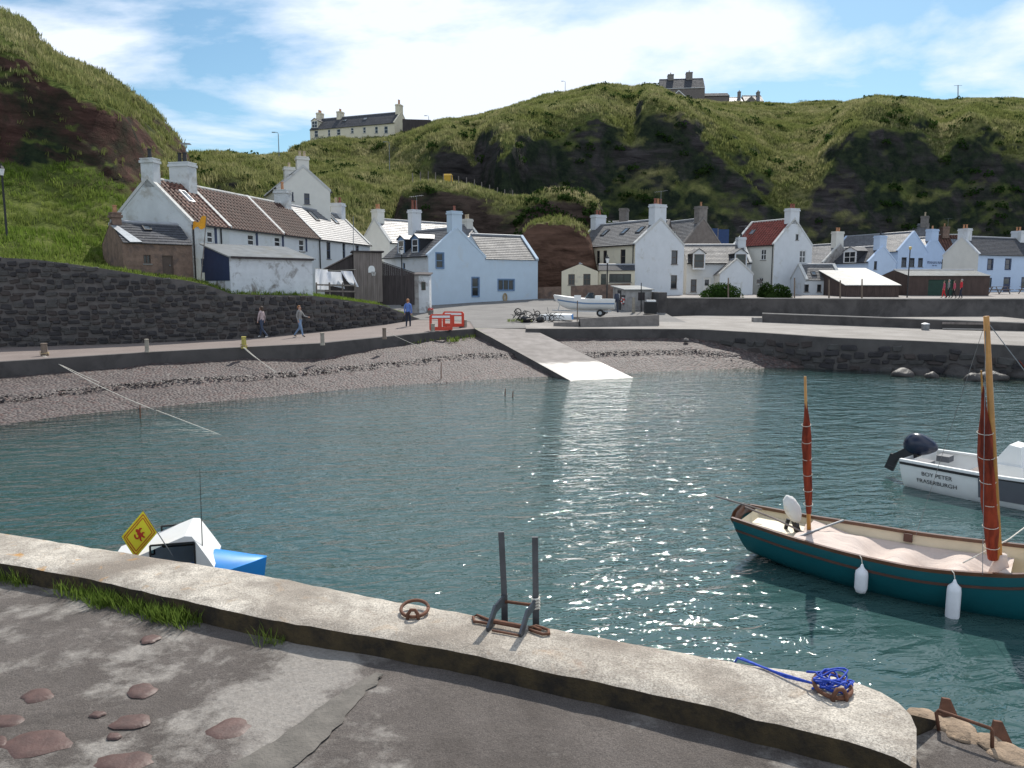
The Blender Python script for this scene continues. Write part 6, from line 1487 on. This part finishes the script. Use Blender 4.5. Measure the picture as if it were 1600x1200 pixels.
t = NT('boat_glass'); g1 = t.n('ShaderNodeBsdfGlossy', {'Color': (.9,.95,1,1), 'Roughness': .03}).outputs[0]; tr_ = t.n('ShaderNodeBsdfTransparent', {'Color': (.45,.52,.56,1)}).outputs[0]; t.done(t.n('ShaderNodeMixShader', {0: t.n('ShaderNodeFresnel', {'IOR': 1.5}).outputs[0], 1: tr_, 2: g1}).outputs[0])
for y_ in (-cw, cw):
    for h in HS:
        q = [cpt(a, y_) for a in ((h[0],h[1]),(h[2],h[1]),(h[2],h[3]),(h[0],h[3]))]; MB().add(q, [(0,1,2,3)]).build('pane', 'boat_glass', cb)
        m = MB()
        for a, b in zip(q, q[1:]+q[:1]): m.tube([a,b], .014, 6)
        m.build('window_seal', 'rubber', cb)
m = MB(); m.tube([(cx1-.16,-.3,.9),(cx1-.14,-.3,2.0)], [.008,.003], 5); m.build('whip_aerial', 'metal_black', bl)
fs0 = PY(259,852,9.3); fs1 = PY(223,796,9.2); m = MB(); m.tube([fs0-(fs1-fs0)*.3, fs1], .006, 6); flg = thing('flag', 'yellow flag with red lion and red border flying on the blue boat', 'flag', fs0); o = m.build('staff', 'metal_grey', flg); o.location = -fs0
pm('flag_yellow', (.88,.76,.04), .8, .06, 4, .2); pm('flag_red', (.55,.045,.02), .8, .06, 4, 0)
A0, A1 = fs0.lerp(fs1,.36), fs0.lerp(fs1,.97); FU = (PY(190,838,9.2)-A1); 
def fp(u, v, d=0): p = A0.lerp(A1, v)+FU*u; nrm_ = (A1-A0).cross(FU).normalized(); return p+nrm_*(.018*math.sin(u*7+v*2)*u+d)-fs0
m = MB().grid([[fp(u,v) for u in np.linspace(0,1,22)] for v in np.linspace(0,1,14)]); m.build('cloth', 'flag_yellow', flg, True)
LION = [(.30,.12),(.36,.30),(.30,.36),(.20,.30),(.18,.38),(.30,.47),(.38,.46),(.40,.60),(.28,.66),(.20,.60),(.19,.68),(.30,.78),(.42,.74),(.46,.86),(.56,.90),(.62,.80),(.58,.70),(.64,.62),(.62,.50),(.70,.44),(.78,.55),(.72,.70),(.78,.78),(.86,.66),(.86,.48),(.74,.36),(.64,.36),(.70,.24),(.66,.12),(.58,.12),(.60,.22),(.50,.32),(.44,.22),(.40,.12)]
V2, F2 = face2d([(a*.52+.24, b*.62+.19) for a, b in LION], [])
for d in (.004,-.004):
    nm_ = 'lion_emblem' if d > 0 else 'lion_emblem'; MB().add([fp(v.x, v.y, d) for v in V2], F2).build(nm_, 'flag_red', flg)
    for (a, b) in (((.07,.09),(.93,.09)),((.93,.09),(.93,.91)),((.93,.91),(.07,.91)),((.07,.91),(.07,.09)),((.13,.17),(.87,.17)),((.87,.17),(.87,.83)),((.87,.83),(.13,.83)),((.13,.83),(.13,.17))):
        n_ = 14; dx, dy = (0,.016) if a[1] == b[1] else (.012,0); MB().grid([[fp(a[0]+(b[0]-a[0])*k_-dx, a[1]+(b[1]-a[1])*k_-dy, d), fp(a[0]+(b[0]-a[0])*k_+dx, a[1]+(b[1]-a[1])*k_+dy, d)] for k_ in np.linspace(0,1,n_)]).build('border_band', 'flag_red', flg)
# ================================================================== path furniture
pm('post_concrete', (.30,.27,.22), .95, .25, 6, .6, 30, .01); pm('post_yellow', (.45,.38,.10), .9, .35, 8, .5, 30, .01)
BL = [(67,557.5,'wooden mooring post with a worn top and mooring ropes round its foot'),(228,552,'slim pale mooring post standing alone on the shore wall'),(380,545,'mooring post with yellow painted patch and pale ropes'),(503,540,'short weathered mooring post opposite the white shed'),(600,530.5,'leaning brown mooring post opposite the board hut'),(676,520,'stubby mooring post in front of the red barriers'),(727,514,'small greenish post at the head of the slipway')]
for i, (px, py, lab) in enumerate(BL):
    z_ = zpath(px); p0 = PZ(px, py-1, z_); p0.y += .12; k_ = 1200/p0.y; hpx = [20,21,18,19,17,13,13][i]; r_ = [4.6,3.2,3.8,3.2,3.0,3.2,2.6][i]/k_; h_ = hpx/k_
    rt = thing('mooring_post', lab, 'post', p0, 0, 'mooring posts along the shore wall'); MB().lathe([(r_*1.25,-.02),(r_*1.15,.06),(r_,.08),(r_*.96,h_*.9),(r_*1.08,h_*.91),(r_*1.08,h_*.98),(r_*.8,h_)], 10).build('post', 'post_yellow' if i == 2 else 'wood_post' if i in (0,4) else 'post_concrete', rt, autosmooth=35)
    if i in (0,2):
        MB().tube([(r_*1.35*math.cos(a*.7), r_*1.35*math.sin(a*.7), .05+.008*a) for a in range(16)], .02, 6).build('rope_turns', 'rope_tan', rt, True)
def sagrope(label, a, b, sag, r=.014, mat='rope_white'): tag(MB().tube([a.lerp(b,k_)+Vector((0,0,-4*sag*k_*(1-k_))) for k_ in np.linspace(0,1,18)], r, 5).build('mooring_rope', mat, None, True), label, 'rope')
q = PZ(70,556,zpath(67)+.04); sagrope('pale rope from the worn wooden post down across the shingle', q, PZ(240,640,.02), .12); sagrope('second pale rope from the worn wooden post to the shingle', q+Vector((-.05,-.05,0)), PZ(160,600,.55), .02)
sagrope('mooring rope running from the water edge out into the harbour', PZ(244,641,.02), PZ(372,690,-.02), .0)
q = PZ(382,543,zpath(380)+.05); sagrope('pale rope hanging from the yellow patched post', q, PZ(432,582,.62), .05); sagrope('loose second rope from the yellow patched post', q+Vector((-.05,0,0)), PZ(408,565,.98), .03)
q = PZ(603,517,zpath(600)+.35); sagrope('thin rope from the leaning brown post', q, PZ(655,541,1.15), .04, .01)
for i, (px, py, h_, lab) in enumerate([(219,652,.42,'dark stake standing in the shallows on the rope'),(689,583,.5,'dark iron stake on the shingle'),(789,618,.28,'thin dark stake in the water off the slipway'),(801,620,.24,'shorter dark stake in the water off the slipway')]):
    p0 = PZ(px,py,.0) if i != 1 else PZ(px,py,.35); tag(MB().tube([p0+Vector((0,0,-.3)), p0+Vector((.01,0,h_*.6)), p0+Vector((.02,0,h_))], [.025,.022,.012], 6).build('stake', 'rust', None), lab, 'stake')
# red plastic barriers
pm('barrier_red', (.60,.055,.025), .5, .08, 4, 0)
def barrier(label, p0, rz, L_=1.25, H_=.95):
    rt = thing('barrier', label, 'barrier', p0, rz); hs = [(.14,.24,.48,.68),(L_/2+.05,.24,L_-.14,.68)]
    V2, F2 = face2d([(0,.10),(.06,.04),(L_-.06,.04),(L_,.10),(L_,H_-.12),(L_-.1,H_),(.1,H_),(0,H_-.12)], hs); m = MB()
    for y_ in (-.035,.035): m.add([Vector((v.x,y_,v.y)) for v in V2], F2)
    for h in hs+[(0,.04,L_,H_)]:
        c = [(h[0],h[1]),(h[2],h[1]),(h[2],h[3]),(h[0],h[3])] if h[0] > 0 else [(0,.10),(.06,.04),(L_-.06,.04),(L_,.10),(L_,H_-.12),(L_-.1,H_),(.1,H_),(0,H_-.12)]
        n_ = len(c); m.add([Vector((a,-.035,b)) for a,b in c]+[Vector((a,.035,b)) for a,b in c], [(i,(i+1)%n_,(i+1)%n_+n_,i+n_) for i in range(n_)])
    m.build('panel', 'barrier_red', rt)
    MB().box(.15,L_-.15,-.045,-.036,H_-.2,H_-.08).build('reflective_strip', 'frame_white', rt)
    for x_ in (.15, L_-.15): MB().box(x_-.07,x_+.07,-.28,.28,0,.07).build('foot', 'rubber', rt)
    return rt
p1_ = PZ(671,517.5,zpath(690)); barrier('red plastic barrier with white strip standing across the path end', p1_, R(8), 1.30); p2_ = PZ(692,511.5,zpath(700)+.06); barrier('red plastic barrier set behind the other towards the slipway', p2_, R(-14), 1.32)
# weeds by the slipway
wd = [(PZ(px,py,z_), s_) for px,py,z_,s_ in [(640+i*7.5, 537-((i*5)%9)*.7-i*.6, 1.18+.005*i, .9+.3*((i*3)%4)/3) for i in range(15)]+[(800+i*6, 503-i%3, 1.95, .9) for i in range(5)]+[(640+i*8, 493-(i%3), 1.98, .8) for i in range(4)]]
mb = MB()
rnd = random.Random(6)
for p0, s_ in wd:
    for q in range(6):
        M = Matrix.Translation(p0+Vector((rnd.uniform(-.3,.3),rnd.uniform(-.8,.8),0))) @ Matrix.Rotation(rnd.uniform(0,6.3),4,'Z') @ Matrix.Scale(s_*.75,4); me = TG[rnd.randrange(3)].data; mb.add([M @ v.co for v in me.vertices], [tuple(p.vertices) for p in me.polygons])
o = mb.build('weeds', 'blades_green', None, kind='stuff'); o['label'] = 'bright green weeds on the top of the shingle by the slipway'
# line of dark weed along the beach
mb = MB(); rnd = random.Random(31); bv = beach.data.vertices
for i in range(1500):
    c_ = rnd.randrange(20, 175 if i < 1150 else nB-40); k_ = 14+int(1.6*mnoise.noise(Vector((c_*.05,0,0)))+rnd.random()*1.2)
    if c_ > 175: k_ += 3
    v = bv[c_*31+k_].co.lerp(bv[(c_+1)*31+k_].co, rnd.random())+Vector((rnd.uniform(-.2,.2), rnd.gauss(0,.16), .05)); s_ = rnd.uniform(.035,.11); a = rnd.uniform(0,3.1)
    mb.add([v+Vector((math.cos(a)*s_,math.sin(a)*s_,0)), v+Vector((-math.sin(a)*s_*.5,math.cos(a)*s_*.5,.05)), v-Vector((math.cos(a)*s_,math.sin(a)*s_,0)), v-Vector((-math.sin(a)*s_*.5,math.cos(a)*s_*.5,-.05))], [(0,1,2,3)])
pm('weed_dark', (.022,.015,.012), .6, .3, 5, 0); o = mb.build('wrack', 'weed_dark', None, kind='stuff'); o['label'] = 'dark line of stranded seaweed along the shingle'
# ================================================================== lamps, poles
def lamp(label, p0, h, style='lantern', mat='metal_black', group='street lamps'):
    rt = thing('street_lamp', label, 'street lamp', p0, 0, group)
    if style == 'lantern':
        MB().lathe([(.11,-.3),(.11,.25),(.07,.35),(.055,.5),(.045,h-.55),(.06,h-.5),(.03,h-.45)], 10).build('column', mat, rt, autosmooth=30)
        MB().lathe([(.07,h-.46),(.15,h-.14),(.15,h-.13)], 6).build('lantern_glass', 'frame_white', rt); MB().lathe([(.17,h-.13),(.10,h-.02),(.04,h+.02),(.03,h+.08),(.01,h+.16)], 6).build('lantern_hood', mat, rt)
    elif style == 'street':
        MB().tube([(0,0,-.5),(0,0,h*.25),(0,0,h-.2)], [.08,.06,.045], 8).build('column', mat, rt); MB().tube([(0,0,h-.2),(-.05,0,h-.02),(-.45,0,h+.05)], .035, 6).build('arm', mat, rt); MB().box(-.85,-.4,-.09,.09,h-.02,h+.07).build('lamp_head', mat, rt)
    else:
        MB().tube([(0,0,-.3),(0,0,h-.3)], [.06,.045], 8).build('column', mat, rt); MB().lathe([(.06,h-.3),(.12,h-.22),(.13,h-.05),(.05,h)], 8).build('lamp_head', 'lamp_amber', rt)
pm('lamp_amber', (.55,.42,.16), .4, .1, 5, 0); pm('pole_grey', (.20,.21,.22), .6, .15, 5, 0)
a = PY(12,382,40.0); lamp('black lantern lamp post on the grass slope above the retaining wall', a+Vector((0,0,-.15)), (PY(8,258,40.0)-a).z+.1)
a = PY(628,428,60); lamp('black lantern lamp post behind the dark board fence', a+Vector((0,0,-2.2)), (PY(628,388,60)-a).z+2.2)
a = PY(948,482,56.5); lamp('black lantern lamp post beside the kiosk', a, (PY(948,401,56.5)-a).z)
a = PY(1417,468.5,70); lamp('slim black lamp post with amber head by the long shed', a, (PY(1418,385,70)-a).z, 'globe')
for px, py, pt_, Y_, lab in [(436,243,207,108,'grey lamp post on the skyline left of the cream cliff house'),(609,272,222,112,'grey lamp post on the lower hill road'),(789,304,238,113,'tall grey lamp post on the hill road by the fence'),(670,200,181,152,'short lamp post beside the cliff house fence'),(883,149,127,171,'small lamp post on the round hill top')]:
    a = PY(px,py,Y_); lamp(lab, a, (PY(px,pt_,Y_)-a).z, 'street', 'pole_grey', 'lamp posts on the hill')
def pole(name, label, px, y0, y1, Y_, r=.04, mat='wood_post', cat='post', cross=None, group=None, dz=0, px1=None):
    a = PY(px,y0,Y_); b = PY(px if px1 is None else px1,y1,Y_); rt = thing(name, label, cat, a, 0, group); MB().tube([(0,0,-.4), b-a], [r, r*.75], 7).build('shaft', mat, rt)
    if cross: MB().bar(b-a+Vector((-cross,0,-.1)), b-a+Vector((cross,0,-.1)), .06, .06).build('crossarm', mat, rt)
    return rt
pole('telegraph_pole', 'telegraph pole with crossarm on the far right skyline', 1497, 162, 133, 196, .13, 'wood_post', 'pole', 1.0)
pole('pole', 'thin pole standing behind the board hut', 552, 400, 338, 57, .03, 'metal_grey', 'pole')
pole('pole', 'slim black pole beside the kiosk', 1002, 492, 442, 57.2, .045, 'metal_black', 'pole')
pole('post', 'square grey post in front of the kiosk', 990, 491, 465, 56.5, .14, 'post_concrete')
for px, y0, y1, lab in [(1138,467,434,'dark clothes post beside the rounded bush'),(1241.5,471.5,434,'tall clothes post before the white outhouse'),(1295.5,471,437,'clothes post at the near corner of the lean-to boat shed'),(1313,467,438,'slim clothes post behind the corner post'),(1347,470.5,436,'clothes post in front of the boat shed')]:
    pole('clothes_post', lab, px, y0, y1, 64.5, .07, 'wood_post', 'post', None, 'clothes posts on the street green')
for k_ in range(14):
    px = 645+k_*12; a = PY(px, float(np.interp(px,[600,667,735,784,836],[290,280.5,291.5,308.5,313.5])), 90.3); tag(MB().tube([a+Vector((0,0,-.4)), a+Vector((.03*((k_*7)%3-1),0,.95))], .055, 5).build('fence_post', 'wood_grey', None), 'weathered fence post along the bank top', 'fence post', 'fence posts along the bank top')
# yellow grit box, blue fence
pm('grit_yellow', (.6,.36,.03), .6, .1, 4, 0); a = PY(700,281,104); m = MB(); m.box(-.6,.6,-.4,.4,-.6,.5); m.add([(-.65,-.45,.5),(.65,-.45,.5),(.65,.45,.5),(-.65,.45,.5),(-.45,-.2,.75),(.45,-.2,.75),(.45,.2,.75),(-.45,.2,.75)], [(0,1,5,4),(1,2,6,5),(2,3,7,6),(3,0,4,7),(4,5,6,7)]); o = m.build('grit_bin', 'grit_yellow'); o.location = a; tag(o, 'yellow grit bin beside the hill road', 'bin')
pm('fence_blue', (.02,.05,.14), .7, .2, 4, .2); a = PY(1086,377,101); fb = thing('blue_fence', 'dark blue panel fence on the slope behind the low white house', 'fence', a, R(-3))
for i in range(3): MB().box(i*1.45+.04, i*1.45+1.41, 0, .05, -.3-.08*i, 1.75-.12*i).build('panel', 'fence_blue', fb); MB().box(i*1.45-.03, i*1.45+.03, -.02, .07, -.4, 1.9-.12*i).build('post', 'post_concrete', fb)
a = PY(327,259,101); rl = thing('railing', 'dark wooden railing on the skyline beside the grass cliff', 'railing', a, R(-12)); MB().bar((0,0,.7),(2.0,0,.35),.08,.12).build('rail', 'wood_dark', rl); 
for x_ in (.1,1.0,1.9): MB().box(x_-.05,x_+.05,-.05,.05,-.5,.8-x_*.2).build('post', 'wood_dark', rl)
# ================================================================== boat park
TB = Hull(3.9, 1.55, [(0,.75),(.4,.75),(.75,.85),(1,1.0)], [(0,.05),(.4,.0),(.75,.02),(.92,.25),(1,.7)], [(0,.88),(.35,1.),(.6,.95),(.8,.66),(.93,.3),(1,.03)], .1, .35, pw=.5)
tp = PY(957,489,53.2); tz = yardz(53.2); tb_ = thing('trailer_boat', 'white sports boat with blue stripe and dark outboard', 'boat', Vector((tp.x+.1,53.0,tz+.42)), R(168))
TB.shell(30).build('hull', 'boat_white', tb_, True); TB.rail(.1,.05).build('gunwale', 'boat_white', tb_); TB.rail(.012,.10,dz=-.28,out=.008,t1=.96).build('stripe', 'frame_blue', tb_)
rows = []
for i in range(20): t_ = .1+.89*i/19; b, zs, zk = TB.prm(t_); rows.append([TB.pt(t_, (b-.02)*s_, zs-.03+.1*(1-s_*s_)*(1 if t_ > .5 else -.6)) for s_ in np.linspace(-1,1,9)])
MB().grid(rows).build('deck', 'boat_white', tb_, True)
m = MB(); m.add([(1.35,-.5,.8),(1.35,.5,.8),(2.0,.45,.85),(2.0,-.45,.85),(1.45,-.42,1.2),(1.45,.42,1.2),(1.75,.38,1.2),(1.75,-.38,1.2)], [(3,2,6,7),(0,3,7,4),(2,1,5,6),(4,7,6,5)]); m.build('windscreen', 'boat_glass', tb_)
m = MB(); m.box(.9,1.3,-.5,.5,.6,1.0); m.build('seat', 'boat_white', tb_)
m = MB(); m.lathe([(.02,.55),(.16,.58),(.19,.8),(.17,1.05),(.10,1.14),(.01,1.15)], 12, (-.15,0,0)); m.bar((-.18,0,.6),(-.24,0,-.15),.12,.2); m.bar((-.05,0,.6),(.05,0,.55),.2,.15); m.build('outboard', 'navy_cowl', tb_, autosmooth=40)
tr = thing('boat_trailer', 'galvanised trailer carrying the white sports boat', 'trailer', Vector((tp.x+.1,53.0,tz)), R(168))
m = MB(); m.bar((.2,-.5,.36),(3.0,-.35,.36),.06,.08); m.bar((.2,.5,.36),(3.0,.35,.36),.06,.08); m.bar((3.0,-.35,.36),(4.3,0,.4),.06,.07); m.bar((3.0,.35,.36),(4.3,0,.4),.06,.07); m.bar((.9,-.75,.3),(.9,.75,.3),.06,.06); m.bar((3.9,0,.4),(3.75,0,1.05),.05,.05); m.build('frame', 'galv', tr)
for y_ in (-.75,.75):
    m = MB(); m.tube([(.9,y_-.07,.25),(.9,y_+.07,.25)], .25, 16); wh = m.build('wheel', 'rubber', tr); m = MB(); m.tube([(.9,y_-.075,.25),(.9,y_+.075,.25)], .12, 12); m.build('rim', 'galv', wh)
m = MB(); m.tube([(4.2,-.04,.1),(4.2,.04,.1)], .1, 12); m.build('jockey_wheel', 'rubber', tr)
dn = PY(884,498,50.0); D2 = Hull(2.2, 1.1, [(0,.40),(1,.44)], [(0,.02),(.5,0),(1,.1)], [(0,.85),(.4,1.),(.75,.75),(1,.1)], 0, .1, pw=.5)
dg = thing('dinghy', 'small white and blue dinghy lying by the heap of gear', 'boat', Vector((dn.x+.45,50.2,yardz(50.2)+.42)), R(170)); o = D2.shell(20).build('hull', 'boat_white', dg, True); o.scale = (1,1,-1); MB().box(-.02,.02,-.45,.45,-.38,-.05).build('transom', 'boat_blue', dg)
heap = thing('gear_heap', 'dark tangled heap of trailers, wheels and ironwork by the slipway', 'heap', Vector((PY(835,500,49).x,49,yardz(49))), 0); rnd = random.Random(12); m = MB()
for i in range(46):
    a = Vector((rnd.uniform(-1.2,1.7), rnd.uniform(-.6,.6), rnd.uniform(0,.55))); d_ = Vector((rnd.uniform(-1,1), rnd.uniform(-.6,.6), rnd.uniform(-.35,.45))).normalized()*rnd.uniform(.3,.9); b = a+d_; b.z = max(.02, b.z); m.tube([a, a.lerp(b,.5)+Vector((0,0,rnd.uniform(-.05,.1))), b], rnd.uniform(.012,.03), 5)
m.build('ironwork', 'metal_black', heap)
for x_, y_, z_, r_, ax in ((-1.05,.1,.62,.2,0),(-.75,-.2,.25,.24,0),(-.2,-.4,.22,.22,1),(.5,-.3,.2,.2,0),(1.1,.1,.2,.2,1),(.2,.3,.5,.16,0)):
    c0 = Vector((x_,y_,z_)); u_ = Vector((.1,1,0)) if ax == 0 else Vector((.7,.7,0)); u_.normalize(); MB().tube([c0+Vector((r_*math.cos(6.283*i/18)*u_.y, -r_*math.cos(6.283*i/18)*u_.x, r_*math.sin(6.283*i/18))) for i in range(19)], .035, 6).build('wheel', 'rubber', heap, True)
o = boulder('net_bundle', (0,0,0), .42, 77, 'metal_black', .7); o.parent = heap; o.location = (-.55,-.25,.15)
o = boulder('net_bundle', (0,0,0), .33, 78, 'metal_black', .6); o.parent = heap; o.location = (.35,-.1,.12)
sg = thing('notice_board', 'white notice board on a thin wooden post by the dinghy', 'sign', Vector((PY(902,499,49.4).x,49.4,yardz(49.4)))); MB().box(-.03,.03,-.03,.03,-.2,1.7).build('post', 'wood_post', sg); MB().box(-.22,.22,-.05,-.03,1.3,1.65).build('board', 'frame_white', sg)
bx = thing('black_bin', 'black bin with a pale lid next to the dark wall', 'bin', Vector((PY(1016,491,55.5).x,55.5,yardz(55.5)))); MB().box(-.4,.4,-.35,.35,0,.85).build('body', 'rubber', bx); MB().box(-.30,.34,-.3,.3,.855,.98).build('lid', 'frame_white', bx)
# bushes
def bush(label, px, py, Y_, rx, rz_, n=1500, seed=1):
    p0 = PY(px,py,Y_); rt = thing('bush', label, 'bush', p0, 0); rnd = random.Random(seed); mb = MB()
    for i in range(n):
        d = Vector((rnd.gauss(0,1), rnd.gauss(0,1), abs(rnd.gauss(0,1)))).normalized(); k_ = (1+.18*mnoise.noise(d*2.3+Vector((seed,0,0))))*rnd.uniform(.8,1.03); c0 = Vector((d.x*rx*k_, d.y*rx*.8*k_, d.z*rz_*k_)); u = Vector((rnd.gauss(0,1),rnd.gauss(0,1),rnd.gauss(0,1))).normalized(); v = u.cross(d+Vector((.01,0,0))).normalized(); s_ = rnd.uniform(.05,.11); mb.add([c0-u*s_, c0+v*s_*.7, c0+u*s_, c0-v*s_*.7], [(0,1,2,3)])
    mb.build('leaves', 'blades_bush', rt)
    o = boulder('core', (0,0,0), 1, seed, 'blades_bush', .5); o.parent = rt; o.scale = (rx*.72,rx*.6,rz_*1.2); MB().tube([(0,0,-.2),(.05,0,rz_*.5)], .06, 6).build('stem', 'wood_post', rt)
bush('big rounded dark green bush before the low white house', 1127, 466, 66, 1.75, 1.3, 2200, 1); bush('broad dark green bush beside the white outhouse', 1216, 466, 66.5, 1.2, 1.15, 1500, 2); bush('small upright bush against the red roofed house', 1196, 464, 68, .75, 1.25, 900, 3)
for i, (px, py, Y_, rx, lab) in enumerate([(478,243,134,2.6,'dark bush at the left end of the cream cliff house'),(500,226,140,2.2,'dark bush below the cream cliff house'),(690,197,157,1.6,'low bush on the skyline beside the cliff house fence'),(1255,165,202,2.4,'low wind bent bush alone on the right skyline'),(515,222,141,1.6,'smaller bush below the cream cliff house')]): bush(lab, px, py+2, Y_, rx, rx*.75, 700, 10+i)
# laundry and rail
t = NT('linen'); d_ = t.n('ShaderNodeBsdfDiffuse', {'Color': (.78,.80,.86,1)}).outputs[0]; tl = t.n('ShaderNodeBsdfTranslucent', {'Color': (.78,.8,.86,1)}).outputs[0]; t.done(t.n('ShaderNodeMixShader', {0: .4, 1: d_, 2: tl}).outputs[0])
for i, (px0, px1, y0, y1, lab) in enumerate([(493,511,420,452,'white sheet at the shed end of the washing line'),(509,533,424,449,'billowing white sheet in the middle of the washing line'),(531,551,423,444,'white sheet blowing towards the board hut')]):
    a, b = PY(px0,y0,51.5+i*.25), PY(px1,y0+1,51.7+i*.25); hh = (PY(px0,y0,51.5)-PY(px0,y1,51.5)).z; rows = []
    for v_ in np.linspace(0,1,14): rows.append([a.lerp(b,u_)+Vector((.22*v_*i+.06*math.sin(u_*8+i), -.25*math.sin(math.pi*v_*.8)*(.5+.5*math.sin(u_*5+i*2))-.05*math.sin(u_*14+v_*4), -hh*v_*(1-.18*math.sin(u_*3.1+i)*i*.5))) for u_ in np.linspace(0,1,18)])
    tag(MB().grid(rows).build('sheet', 'linen', None, True), lab, 'laundry', 'sheets on the washing line')
tag(MB().tube([PY(491,419,51.4), PY(522,423,51.7), PY(556,421,52.3)], .012, 5).build('washing_line', 'rope_white'), 'washing line strung from the white shed to the board hut', 'rope')
rf_ = thing('rail_fence', 'low grey rail fence in front of the washing', 'fence', PY(494,463,50.6), R(22))
for z_ in (.35,.75): MB().bar((0,0,z_),(2.6,0,z_-.05),.04,.10).build('rail', 'wood_grey', rf_)
for x_ in (.05,.9,1.75,2.55): MB().box(x_-.04,x_+.04,.02,.1,-.4,.9).build('post', 'wood_grey', rf_)
# orange flag on its pole
fa = PY(313,440,42.5); fpz = thing('flag', 'orange yellow flag streaming from a pole by the end cottage', 'flag', fa); tp_ = PY(323,337,42.5)-fa; MB().tube([(0,0,-.2), tp_], .025, 6).build('pole', 'wood_grey', fpz); pm('flag_orange', (.75,.34,.02), .8, .15, 3, .2)
rows = []
for v_ in np.linspace(0,1,10): rows.append([tp_*(.985-.16*v_)+Vector((-.72*u_, -.12*math.sin(u_*6), -.28*u_+.10*math.sin(u_*7+v_*3)+.10*u_*v_*2)) for u_ in np.linspace(0,1,16)])
MB().grid(rows).build('cloth', 'flag_orange', fpz, True)
# street furniture on the right
def picnic(label, p0, rz):
    rt = thing('picnic_table', label, 'picnic table', p0, rz, None)
    for i in range(4): MB().box(-.9,.9,-.38+i*.195,-.20+i*.195,.72,.76).build('table_board', 'wood_grey', rt)
    for y_ in (-.72,.72): MB().box(-.9,.9,y_-.13,y_+.13,.43,.47).build('bench_board', 'wood_grey', rt)
    for x_ in (-.6,.6):
        MB().bar((x_,-.75,0),(x_,-.25,.72),.05,.09).build('leg', 'wood_grey', rt); MB().bar((x_,.75,0),(x_,.25,.72),.05,.09).build('leg', 'wood_grey', rt); MB().bar((x_,-.8,.4),(x_,.8,.4),.05,.09).build('cross_bar', 'wood_grey', rt)
for px, lab in ((1561,'wooden picnic table before the blue door of the white house'),(1608,'wooden picnic table beyond the blue door of the white house')): p0 = PY(px,464,80); p0.z = streetz(p0.x,80)+.005; picnic(lab, p0, R(6))
bn = thing('litter_bin', 'round grey litter bin in front of the breast wall', 'bin', PY(1445,525,46.2)); MB().lathe([(.19,0),(.21,.05),(.22,.66),(.2,.68)], 14).build('body', 'metal_grey', bn, autosmooth=40); MB().lathe([(.24,.68),(.24,.74),(.1,.78),(.02,.79)], 14).build('lid', 'galv', bn, autosmooth=40)
be = thing('bench', 'plain plank bench set against the breast wall', 'bench', PY(1472,523.5,46.9), R(-20)); MB().box(0,2.4,-.2,.12,.36,.42).build('seat', 'concrete_pale', be); MB().box(0,2.4,.2,.25,.66,.78).build('back_rail', 'wood_grey', be)
for x_ in (.2,2.2): MB().box(x_-.06,x_+.06,-.15,.24,0,.36).build('leg', 'concrete', be)
gloss('car_white', (.70,.71,.72), .25, .03, 2)
cp_ = PY(1404,459,84); cp_.z = streetz(cp_.x,84); car = thing('parked_car', 'small white car parked between the two boat sheds', 'car', cp_, R(80))
prof = [(-1.9,.35),(-1.95,.75),(-1.75,.95),(-1.2,1.42),(.35,1.45),(1.0,.98),(1.8,.85),(1.95,.6),(1.95,.35)]
m = MB(); m.prism([(x_,z_) for x_,z_ in prof], 1.6); bd = m.build('body', 'car_white', car); bd.location = (0,-.8,0)
for y_ in (-.805,.805): m = MB(); m.add([(-1.1,y_,.98),(.75,y_,.98),(.28,y_,1.36),(-1.05,y_,1.34)], [(0,1,2,3)]); m.build('side_window', 'glass_dark', car)
m = MB(); m.add([(.98,-.7,1.02),(.98,.7,1.02),(.40,.66,1.42),(.40,-.66,1.42)], [(0,1,2,3)]); wn_ = m.build('windscreen', 'glass_dark', car); wn_.location = (.03,0,.01)
m = MB(); m.add([(-1.74,-.7,.99),(-1.74,.7,.99),(-1.24,.66,1.39),(-1.24,-.66,1.39)], [(0,1,2,3)]); wn_ = m.build('rear_window', 'glass_dark', car); wn_.location = (-.03,0,.01)
for x_ in (-1.2,1.2):
    for y_ in (-.78,.78): m = MB(); m.tube([(x_,y_-.09,.3),(x_,y_+.09,.3)], .3, 16); wq = m.build('wheel', 'rubber', car); m = MB(); m.tube([(x_,y_-.095,.3),(x_,y_+.095,.3)], .18, 12); m.build('rim', 'galv', wq)
for y_ in (-.6,.6): MB().box(1.9,1.97,y_-.14,y_+.14,.6,.74).build('headlight', 'frame_white', car); MB().box(-1.97,-1.9,y_-.12,y_+.12,.65,.85).build('tail_light', 'buoy_red', car)
